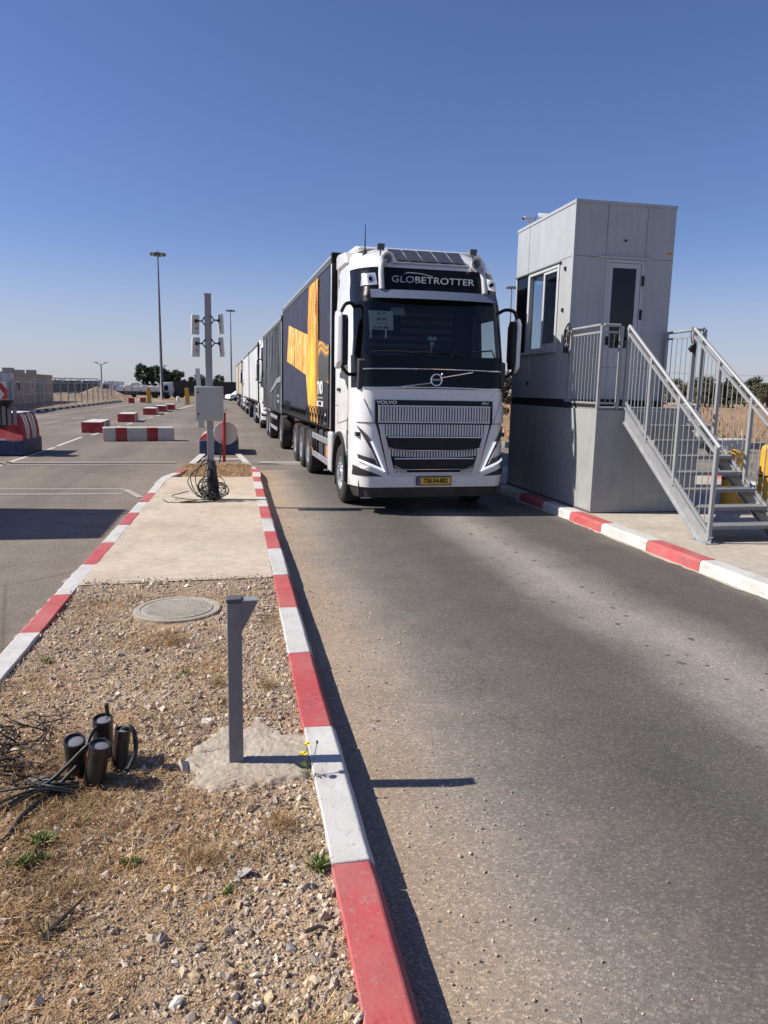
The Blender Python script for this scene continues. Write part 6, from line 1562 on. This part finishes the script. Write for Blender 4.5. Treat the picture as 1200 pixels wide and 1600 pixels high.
# ------------------------------------------------------------------ concrete barriers in the yard
def barrier(loc, rz, L_, W, H_, stripes, label):
    """block lying along local x; stripes: (start, end, 0 white / 1 red) along its length"""
    t = MB()
    for (a, b, c) in stripes:
        t.cur = c; x0, x1 = a * L_, b * L_
        t.prism([(-W / 2, 0), (W / 2, 0), (W / 2, H_ - .02), (W / 2 - .02, H_), (-W / 2 + .02, H_), (-W / 2, H_ - .02)], 'X', x0 + .0015, x1 - .0015)
    # white painted top, red ends with a white joint
    t.cur = 0; t.box(.02, L_ - .02, -W / 2 + .03, W / 2 - .03, H_ + .0005, H_ + .005)
    for x0, x1 in ((-.006, .0), (L_, L_ + .006)):
        t.cur = 1; t.box(x0, x1, -W / 2 + .02, -.025, .02, H_ - .03); t.box(x0, x1, .025, W / 2 - .02, .02, H_ - .03)
    o = t.build('concrete_barrier', [M['barrierwhite'], M['barrierred']], bevel=0.006); o.location = loc; o.rotation_euler = (0, 0, rz)
    return tag(o, label, 'barrier', 'red and white concrete barriers in the yard')
S5 = [(0, .17, 0), (.17, .33, 1), (.33, .61, 0), (.61, .765, 1), (.765, 1, 0)]
S4 = [(0, .22, 1), (.22, .5, 0), (.5, .75, 1), (.75, 1, 0)]
barrier((-4.42, 26.72, 0), math.radians(10.5), 2.33, .55, .47, S5, 'long white and red concrete barrier, nearest and seen broadside')
barrier((-5.56, 31.1, 0), math.radians(92), 2.7, .78, .42, S4, 'concrete barrier end-on just behind the broadside one')
barrier((-5.48, 40.1, 0), math.radians(92), 2.4, .82, .42, S4, 'single concrete barrier end-on in mid yard, third from the front')
barrier((-5.37, 50.0, 0), math.radians(92), 2.6, .80, .42, S4, 'concrete barrier end-on, fourth from the front')
barrier((-5.27, 56.0, 0), math.radians(92), 2.4, .80, .42, S4, 'concrete barrier end-on, second from the far end of the row')
barrier((-5.02, 60.5, 0), math.radians(92), 2.4, .80, .42, S4, 'farthest concrete barrier of the row, by the white kerb line')
barrier((-10.6, 80, 0), 0, .55, .5, .55, [(0, 1, 1)], 'left one of two small red blocks by the dry verge')
barrier((-9.8, 83, 0), 0, .55, .5, .55, [(0, 1, 1)], 'right one of two small red blocks by the dry verge')
t = MB(); t.prism([(-.25, 0), (.25, 0), (.25, .44), (.21, .48), (-.21, .48), (-.25, .44)], 'Y', 0, 1.2)
o = t.build('concrete_block', M['barrierwhite'], bevel=0.02); o.location = (16.1, 22.6, 0); o.rotation_euler = (0, 0, math.radians(-88)); tag(o, 'white concrete block beyond the yellow bollards at the field edge', 'block')

def marker_post(x, y, h, w_, label):
    t = thing('marker_post', label, 'post', (x, y, 0), 0, 'yellow posts in the yard')
    m = MB(); m.box(-w_ / 2, w_ / 2, -.12, .12, 0, h); m.build('post', M['yellow'], t, bevel=0.02)
    m = MB(); m.box(-w_ / 2 - .06, w_ / 2 + .06, -.18, .18, 0, .12); m.build('post_base', M['pave'], t)
    m = MB(); m.box(w_ / 2, w_ / 2 + .05, -.08, .08, .1, h * .8); m.build('side_plate', M['treadgrey'], t)
marker_post(-8.72, 81, 1.6, .40, 'broad yellow post beside the two small red blocks'); marker_post(-4.68, 78, 1.65, .36, 'yellow post just left of the pole cabinet'); marker_post(-1.35, 63, 1.55, .22, 'yellow post just right of the pole cabinet')
t = thing('barrier_arm', 'raised white barrier arm standing upright behind the pole cabinet', 'barrier', (-1.55, 36, 0))
m = MB(); m.box(-.14, .14, -.12, .12, 0, 1.1); m.build('barrier_housing', M['white2'], t, bevel=0.02)
m = MB(); m.bar((0, -.15, .9), (-.10, -.15, 2.72), .20, .05, (0, 1, 0)); m.build('arm', M['white'], t)

# ------------------------------------------------------------------ light masts
def mast(x, y, h, label, n=9, z0=0.0):
    t = thing('light_mast', label, 'lamp post', (x, y, z0), 0, 'tall floodlight masts')
    m = MB(); m.lathe([(.34, 0), (.30, .4), (.25, .45), (.20, h * .4), (.14, h * .75), (.09, h)], 12); m.build('pole', M['mastgrey'], t, smooth=50)
    m = MB(); m.lathe([(.38, 0), (.38, .25), (.2, .3)], 12); m.build('pole_base', M['pave'], t)
    m = MB(); k_ = 16; R_ = .75
    m.tube([(R_ * math.cos(2 * PI * k / k_), R_ * math.sin(2 * PI * k / k_), h - .12) for k in range(k_ + 1)], .05, 6)
    for k in range(4): a = PI * k / 2; m.tube([(0, 0, h - .12), (R_ * math.cos(a), R_ * math.sin(a), h - .12)], .04, 6)
    m.tube([(0, 0, h), (0, 0, h + .55)], .03, 6); m.build('lamp_ring', M['mastgrey'], t, smooth=50)
    first = None
    for k in range(n):
        a = 2 * PI * k / n
        m = MB(); m.prism([(-.30, -.05), (.30, -.20), (.30, .12), (-.30, .18)], 'Y', -.24, .24); rot = Matrix.Translation((.92 * math.cos(a), .92 * math.sin(a), h - .16)) @ Matrix.Rotation(a, 4, 'Z'); m.v = [tuple(rot @ Vector(v)) for v in m.v]
        m.build('floodlight', M['mastgrey'], t)
mast(-11.35, 124.6, 22.6, 'tallest floodlight mast, left of the sensor pole', z0=-.45)
mast(-.62, 205, 22.3, 'floodlight mast right of the sensor pole, behind the queue', z0=-.6)
mast(56.8, 150, 23.4, 'floodlight mast seen between the lead lorry and the booth', z0=-.1)
def lamp_post(x, y, h, label, z0=-.6):
    t = thing('street_lamp', label, 'lamp post', (x, y, z0), 0, 'distant twin-arm street lamps')
    m = MB(); m.lathe([(.16, 0), (.13, h)], 8); m.tube([(-1.2, 0, h + .4), (0, 0, h - .1), (1.2, 0, h + .4)], .08, 6); m.build('pole', M['mastgrey'], t, smooth=40)
    for s in (-1, 1): m = MB(); m.box(s * 1.2 - .45, s * 1.2 + .45, -.2, .2, h + .35, h + .52); m.build('lamp_head', M['mesh_wire'], t)
lamp_post(-32.2, 196, 7.2, 'distant street lamp above the parked lorries at left'); lamp_post(-18.4, 200, 6.9, 'distant street lamp between the trees by the tall mast'); lamp_post(2.2, 200, 6.6, 'distant street lamp just left of the lorry queue')

# ------------------------------------------------------------------ building and fence on the left
def building():
    t = thing('low_building', 'long low tan stone building with roof units behind the fence', 'building', (0, 0, 0))
    A, B = Vector((-17.2, 58)), Vector((-18.75, 84)); d = (B - A).normalized(); n_ = Vector((-d.y, d.x))
    def P(s, o): v = A + d * s + n_ * o; return (v.x, v.y)
    L_ = (B - A).length
    def block(name, s0, s1, o0, o1, z0, z1, m_, par, bev=0.0):
        m = MB(); q = [P(s0, o0), P(s1, o0), P(s1, o1), P(s0, o1)]; m.prism(q, 'Z', z0, z1); return m.build(name, m_, par, bevel=bev)
    w_ = block('wall', -14, L_, 0, 14, 0, 2.62, M['tan_wall'], t)
    block('parapet', -14.05, L_ + .05, -.05, .25, 2.45, 2.70, M['tan_wall'], w_)
    block('roof', -14, L_, .26, 14, 2.62, 2.66, M['roofgrey'], t)
    for s, wd, h in ((5.2, .95, .42), (12.6, .9, .40), (16.8, 1.0, .30), (22.6, .9, .40)):
        block('roof_unit', s, s + wd, 1.0, 1.8, 2.66, 2.70 + h + .05, M['roofgrey'], t)
    block('dark_panel', 20.3, 21.8, -.06, -.001, 0, 2.44, M['treadgrey'], w_)
    block('shutter', 15.2, 22.5, -.05, -.001, 0, 1.9, M['mastgrey'], t) if False else None
    for s in (1.5, 8.5, 14.0):
        f = block('window', s, s + 1.6, -.05, -.001, 1.05, 2.0, M['winframe'], t); block('pane', s + .1, s + 1.5, -.07, -.051, 1.13, 1.92, M['doorglass'], f)
    f = block('door', 18.0, 19.2, -.06, -.001, 0, 2.05, M['mastgrey'], t)
    block('downpipe', 6.6, 6.75, -.14, -.06, 0, 2.4, M['mastgrey'], t)
building()
m = MB(); m.box(-1.2, 1.2, 0, 5.5, .5, 2.5); o = thing('container', 'pale blue-grey container at the left edge behind the fence', 'container', (-15.9, 50.5, 0), 0.05)
m.build('container_body', M['crinkwhite'], o, bevel=0.03); m = MB(); m.box(-1.1, 1.1, .2, 5.3, 0.05, .5); m.build('skid', M['chassis'], o)
def fence():
    t = thing('security_fence', 'tall wire mesh fence with angled post tops along the yard edge', 'fence', (0, 0, 0))
    ys = [48.5 + 2.75 * i for i in range(17)]; fx = lambda y: -14.75 + .014 * (y - 48.5)
    first = None
    for y in ys:
        if first is None:
            m = MB(); m.box(-.04, .04, -.04, .04, 0, 1.85); m.bar((0, 0, 1.83), (.32, 0, 2.2), .07, .06, (0, 1, 0)); first = m.build('fence_post', M['mesh_wire'], t); first.location = (fx(y), y, 0.05)
        else: copy_part(first, t, (fx(y), y, 0.05))
    k = NT('wire_mesh'); k.t.nodes.remove(k.p)
    tr = k.n('ShaderNodeBsdfTransparent'); df = k.n('ShaderNodeBsdfDiffuse'); df.inputs[0].default_value = (.30, .31, .33, 1); mxs = k.n('ShaderNodeMixShader'); X = k.xyz()
    a = k.math('LESS_THAN', k.math('FRACT', k.math('MULTIPLY', k.math('ADD', X[1], X[2]), 12.0)), .14); b = k.math('LESS_THAN', k.math('FRACT', k.math('MULTIPLY', k.math('SUBTRACT', X[1], X[2]), 12.0)), .14)
    k.l(k.math('MAXIMUM', a, b), mxs.inputs[0]); k.l(tr.outputs[0], mxs.inputs[1]); k.l(df.outputs[0], mxs.inputs[2]); k.l(mxs.outputs[0], k.out.inputs[0])
    m = MB()
    for a_, b_ in zip(ys[:-1], ys[1:]): m.add([(fx(a_), a_, .12), (fx(b_), b_, .12), (fx(b_), b_, 1.88), (fx(a_), a_, 1.88)], [(0, 1, 2, 3)])
    m.build('wire_mesh', k.m, t, fixn=False)
    m = MB()
    for z in (1.05, 1.86): m.tube([(fx(ys[0]), ys[0], z + .05), (fx(ys[-1]), ys[-1], z + .05)], .02, 5)
    for dx in (.12, .22, .31): m.tube([(fx(ys[0]) + dx, ys[0], 1.88 + dx * 1.15), (fx(ys[-1]) + dx, ys[-1], 1.88 + dx * 1.15)], .012, 4)
    m.build('rail_wire', M['mesh_wire'], t)
fence()

# ------------------------------------------------------------------ lorries parked across the far left, dirt mounds
def parked(x, y, rz, kind, label, L_=8.0, z0=-.45):
    t = thing('parked_lorry', label, 'truck', (x, y, z0), rz, 'lorries parked at the far side of the yard')
    # local: x along the lorry, front at x = 0
    m = MB(); m.prism([(0, .55), (0, 1.35), (.35, 2.45), (.6, 2.75), (2.1, 2.85), (2.1, .55)], 'Y', -1.2, 1.2); c = m.build('cab', M['white'] if kind != 'cream' else M['white2'], t, bevel=0.08)
    m = MB(); m.prism([(-.012, 1.40), (.30, 2.30), (.34, 2.30), (.03, 1.40)], 'Y', -1.08, 1.08); m.build('windscreen', M['blackgloss'], c)
    for s in (-1, 1): m = MB(); m.prism([(.35, 1.45), (.55, 2.25), (1.35, 2.25), (1.35, 1.45)], 'Y', s * 1.205, s * 1.22); m.build('side_window', M['blackgloss'], c)
    m = MB(); m.box(-.03, .3, -1.2, 1.2, .42, .62); m.build('bumper', M['chassis'], c)
    m = MB(); m.box(1.5, L_, -.5, .5, .62, .9); m.build('chassis_frame', M['chassis'], t)
    if kind == 'tarp':
        m = MB(); m.prism([(-1.22, .9), (1.22, .9), (1.22, 2.35), (.8, 2.75), (-.8, 2.75), (-1.22, 2.35)], 'X', 2.3, L_); m.build('tarpaulin', M['tarpgreen'], t, bevel=0.05)
        m = MB()
        for xx in (2.35, L_ - .05): m.tube([(xx, -1.28, .9), (xx, -1.28, 3.1), (xx, 1.28, 3.1), (xx, 1.28, .9)], .06, 6)
        m.build('frame_hoop', M['chassis'], t)
    elif kind == 'box':
        m = MB(); m.box(2.3, L_, -1.25, 1.25, .95, 2.75); m.build('cargo_box', M['white'], t, bevel=0.03)
        m = MB(); m.box(2.25, L_ + .03, -1.28, 1.28, 2.755, 2.84); m.build('roof_rail', M['greyfair'], t)
    elif kind == 'dark':
        m = MB(); m.box(2.3, L_, -1.25, 1.25, .95, 2.95); m.build('cargo_box', M['curtaindark'], t, bevel=0.03)
        m = MB(); m.box(2.25, L_ + .05, -1.28, 1.28, 2.955, 3.05); m.build('roof_rail', M['chassis'], t)
    else:
        m = MB(); m.box(2.3, L_, -1.25, 1.25, .95, 1.15); m.build('flatbed', M['chassis'], t)
        first = None; n = int((L_ - 2.5) / 1.25)
        for k in range(n):
            m = MB(); x0 = 2.45 + 1.25 * k
            m.box(x0, x0 + 1.15, -1.1, 1.1, 1.16, 2.25 if k % 2 else 2.1); m.build('white_sack_stack', M['white'], t, bevel=0.12, seg=3)
    for xx in (1.1, L_ - 2.2, L_ - 1.0):
        for s in (-1, 1):
            m = MB(); m.lathe([(.3, -.14), (.48, -.13), (.5, 0), (.48, .13), (.3, .14), (.26, .06), (.02, .05)], 18, 'Y', (xx, s * 1.05, .5)); m.build('wheel', M['rubber'], t, smooth=40)
parked(-29.3, 133, math.radians(-82), 'tarp', 'parked lorry with a dark green tarpaulin, farthest left behind the fence'); parked(-26.4, 134, math.radians(-84), 'tarp', 'second parked lorry with dark tarpaulin behind the fence'); parked(-23.7, 135, math.radians(-84), 'tarp', 'third parked lorry with dark tarpaulin, by the dirt mound')
parked(-21.6, 142, math.radians(-86), 'cream', 'cream lorry with white load just behind the dirt mound')
parked(-21.2, 128, math.radians(4), 'sacks', 'white-cabbed lorry with a long load of white sacks', 10.6)
parked(-12.2, 131, math.radians(2), 'dark', 'white-cabbed lorry with a long black body behind the tall mast', 13.0)
parked(-20.0, 150, math.radians(8), 'sacks', 'second white-loaded lorry, behind the long sack lorry', 11.0, -.55)
parked(-31.5, 158, math.radians(-80), 'box', 'white box lorry at the back, left of the far street lamp', 9.0, -.5); parked(-27.6, 160, math.radians(-80), 'box', 'white box lorry at the back, below the far street lamp', 9.0, -.5); parked(-24.0, 161, math.radians(-78), 'box', 'white box lorry at the back, right of the far street lamp', 9.0, -.5)
def mound(x, y, rx, ry, h, m_, label, seed):
    xs_, ys_ = np.linspace(-1.2, 1.2, 26), np.linspace(-1.2, 1.2, 26)
    o = sheet('dirt_mound', xs_ * rx, ys_ * ry, lambda a, b: -.12 + h * math.exp(-1.9 * ((a / rx) ** 2 + (b / ry) ** 2)) * (1 + .35 * ns(a, b, seed, 1.6 / max(.6, h))), m_); o.location = (x, y, .02)
    tag(o, label, 'mound')
mound(-15.6, 95, 4.2, 3.5, 1.55, M['dirt'], 'pointed tan dirt mound behind the wire fence', 1.0); mound(-18.6, 90, 5.5, 3.0, .9, M['dirt'], 'low flat dirt mound left of the pointed one', 2.0); mound(-11.0, 92, 5.0, 3.0, .5, M['dirt'], 'low dry verge mound behind the two small red blocks', 3.0)
mound(19.0, 27.6, 1.5, .9, .62, M['rubblepale'], 'pale rubble mound at the edge of the field', 4.0)
def car(x, y, rz, label):
    t = thing('car', label, 'car', (x, y, -.1), rz)
    m = MB(); m.prism([(-2.1, .35), (-2.1, .75), (-1.9, .92), (-1.2, .98), (-.6, 1.40), (.7, 1.42), (1.3, 1.0), (2.0, .85), (2.12, .6), (2.12, .35)], 'Y', -.85, .85); m.build('body', M['carwhite'], t, bevel=0.07, seg=3)
    for s in (-1, 1): m = MB(); m.prism([(-1.05, .98), (-.55, 1.33), (.65, 1.35), (1.1, 1.0)], 'Y', s * .852, s * .862); m.build('side_window', M['blackgloss'], t)
    for xx in (-1.3, 1.3):
        for s in (-1, 1): m = MB(); m.lathe([(.2, -.09), (.31, -.08), (.31, .08), (.2, .09), (.02, .07)], 16, 'Y', (xx, s * .78, .31)); m.build('wheel', M['rubber'], t, smooth=40)
    m = MB(); m.box(2.10, 2.125, -.75, -.4, .6, .75); m.box(2.10, 2.125, .4, .75, .6, .75); m.build('headlight', M['lamp'], t)
car(1.05, 101, math.radians(25), 'small white car parked at the far end of the lane')
t = thing('traffic_marker', 'small white marker on the far asphalt by the tall mast', 'marker', (-6.6, 92, 0)); m = MB(); m.lathe([(.16, 0), (.14, .5), (.05, .62)], 10); m.build('marker_body', M['white'], t, smooth=40); m = MB(); m.lathe([(.22, 0), (.22, .05)], 10); m.build('marker_base', M['blk'], t)

# ------------------------------------------------------------------ guard booth on the next island (only its shadow reaches the picture)
t = thing('guard_booth', 'second guard booth on the island to the left, whose shadow lies on the asphalt', 'guard booth', (-8.95, 10.55, 0))
m = MB(); m.box(0, 1.75, 0, 2.25, 0, 4.85); m.build('booth_wall', M['booth'], t)
m = MB(); m.box(-.02, 1.77, -.02, 2.27, 4.851, 4.88); m.build('roof', M['roofgrey'], t)
m = MB(); m.tube([(1.55, 2.05, 4.88), (1.62, 2.15, 5.25), (1.75, 2.2, 5.3)], .03, 6); m.tube([(1.60, 1.6, 4.88), (1.72, 2.3, 5.22)], .02, 6); m.build('roof_bracket', M['galv'], t)

# ------------------------------------------------------------------ trees
def tree_mesh(seed, h, wd, kind):
    R = random.Random(seed); rng = np.random.default_rng(seed)
    m = MB(); m.tube([(0, 0, 0), (R.uniform(-.1, .1), R.uniform(-.1, .1), h * .3), (R.uniform(-.2, .2), R.uniform(-.2, .2), h * .7)], [h * .03, h * .022, h * .008], 7)
    for k in range(7):
        a = R.uniform(0, 6.3); z = h * R.uniform(.2, .6); r = wd * R.uniform(.2, .42); m.tube([(0, 0, z), (r * .5 * math.cos(a), r * .5 * math.sin(a), z + h * .08), (r * math.cos(a), r * math.sin(a), z + h * .2)], [h * .012, h * .008, h * .003], 5)
    tm = bpy.data.meshes.new('trunk'); tm.from_pydata([tuple(v) for v in m.v], [], m.f); tm.materials.append(M['bark'])
    P, T = [], []
    for c in range(34):
        a = R.uniform(0, 6.3); zf = R.uniform(.22, .93); prof = math.sin(PI * min(1, zf * .92 + .04)) ** .7; rr = wd * .5 * prof * R.uniform(.25, .85)
        cx, cy, cz = rr * math.cos(a), rr * math.sin(a), h * zf; s = wd * R.uniform(.10, .19); tone = R.uniform(.75, 1.25)
        n = 110; q = rng.normal(size=(n, 3)); q /= np.linalg.norm(q, axis=1)[:, None]; q *= (rng.uniform(.25, 1.1, n) ** .6)[:, None] * s
        P.append(q * np.array([1, 1, .85]) + np.array([cx, cy, cz])); T.append(np.full(n, tone))
    P = np.concatenate(P); T = np.concatenate(T); n = len(P); ls = h * .019 * rng.uniform(.7, 1.4, n)
    Rm = rot_mats(rng, n); base = np.array([(-1, -.6, 0), (1, -.6, 0), (.7, .8, 0), (-.7, .8, 0)])
    V = (np.einsum('nij,kj->nki', Rm, base) * ls[:, None, None] + P[:, None, :]).reshape(-1, 3)
    Fc = np.arange(n * 4).reshape(n, 4)
    c0 = np.array({'dark': (.058, .076, .040), 'dry': (.125, .112, .066), 'olive': (.086, .092, .054)}[kind])
    C = np.repeat(c0[None] * (T * rng.uniform(.75, 1.3, n))[:, None], 4, 0)
    o = np_mesh('crown', V, Fc, M['leaf'], C); me = o.data; bpy.data.objects.remove(o)
    return tm, me
TREES = {k: [tree_mesh(s, h, wd, k) for s, h, wd in L] for k, L in {'dark': [(1, 7, 4.6), (2, 7, 3.6), (3, 6, 4.6)], 'dry': [(4, 4, 4.2), (5, 4, 3.0)], 'olive': [(6, 5, 4.8), (7, 4, 4.4), (8, 5, 3.4)]}.items()}
def tree(x, y, kind, i, s, rz, label, name='tree', group='trees along the far edge of the yard', z0=-.6):
    tm, cm = TREES[kind][i]; t = thing(name, label, 'tree' if name == 'tree' else 'bush', (x, y, z0), rz, group); t.scale = (s, s, s)
    a = bpy.data.objects.new('trunk', tm); COL.objects.link(a); a.parent = t
    b = bpy.data.objects.new('crown', cm); COL.objects.link(b); b.parent = t
for (px, y, kind, i, s, lab) in ((-21.2, 185, 'dark', 0, 1.08, 'broad dark tree at the left end of the clump by the tall mast'), (-19.1, 186, 'dark', 1, 1.0, 'slim dark tree second in the clump by the tall mast'), (-17.1, 184, 'dark', 0, 1.02, 'dark tree directly behind the tall mast'), (-15.4, 187, 'dark', 2, 1.0, 'rounded dark tree right of the tall mast'),
                              (-14.3, 196, 'dark', 2, .55, 'low shrub-like tree right of the mast clump'), (-13.0, 186, 'dark', 2, 1.02, 'separate round tree between mast and sensor pole'), (-8.4, 190, 'olive', 0, 1.05, 'dark tree left of the sensor pole above the cabinet'), (-10.4, 192, 'dark', 1, .68, 'narrow low tree beside the raised barrier arm'),
                              (-3.4, 190, 'olive', 2, 1.05, 'pointed tree right of the sensor pole'), (-.6, 197, 'dark', 2, .5, 'low shrub-like tree at the foot of the far mast'), (2.0, 203, 'dark', 1, .5, 'low tree beside the far end of the lorry queue')):
    tree(px, y, kind, i, s, rnd.uniform(0, 6), lab)
R_ = random.Random(21)
ords = ['first', 'second', 'third', 'fourth', 'fifth', 'sixth', 'seventh', 'eighth', 'ninth', 'tenth', 'eleventh', 'twelfth', 'thirteenth', 'fourteenth', 'fifteenth', 'sixteenth', 'seventeenth', 'eighteenth']
spots = sorted(((.638 + .185 * (k + R_.uniform(.1, .9)) / 15) , 92 + R_.uniform(-4, 14)) for k in range(15))
for k, (q, y) in enumerate(spots):
    kind = R_.choice(['olive', 'olive', 'dry', 'dark']); i = R_.randrange(len(TREES[kind])); s = R_.uniform(.72, 1.1) * (.62 if kind == 'dark' else .92)
    tree(q * y, y, kind, i, s, R_.uniform(0, 6), f'scrubby tree on the field horizon behind the stairs, {ords[k]} from the left', group='scrubby trees on the field horizon', z0=.05)
tree(17.5, 33.0, 'dry', 0, .62, 1.0, 'reddish-brown leafy bush behind the field-side platform railing', 'bush', 'bushes at the field edge', .1)
tree(15.6, 42.0, 'dry', 1, .75, 2.0, 'dry bush seen low through the stair balusters', 'bush', 'bushes at the field edge', .1)
# power line far behind the field
t = thing('power_line', 'thin power line with wooden poles crossing behind the field', 'power line', (0, 0, 0))
for x in (20, 75, 130):
    m = MB(); m.lathe([(.13, 0), (.09, 7.2)], 8, 'Z', (x, 140, 0)); m.box(x - .9, x + .9, 139.95, 140.05, 6.7, 6.82); m.build('pole', M['bark'], t)
m = MB()
for dx in (-.8, .8):
    for a, b in ((20, 75), (75, 130)): m.tube([(a + dx + (b - a) * i / 12, 140, 6.9 - 3.2 * (i / 12) * (1 - i / 12)) for i in range(13)], .018, 4)
m.build('wire', M['blk'], t)
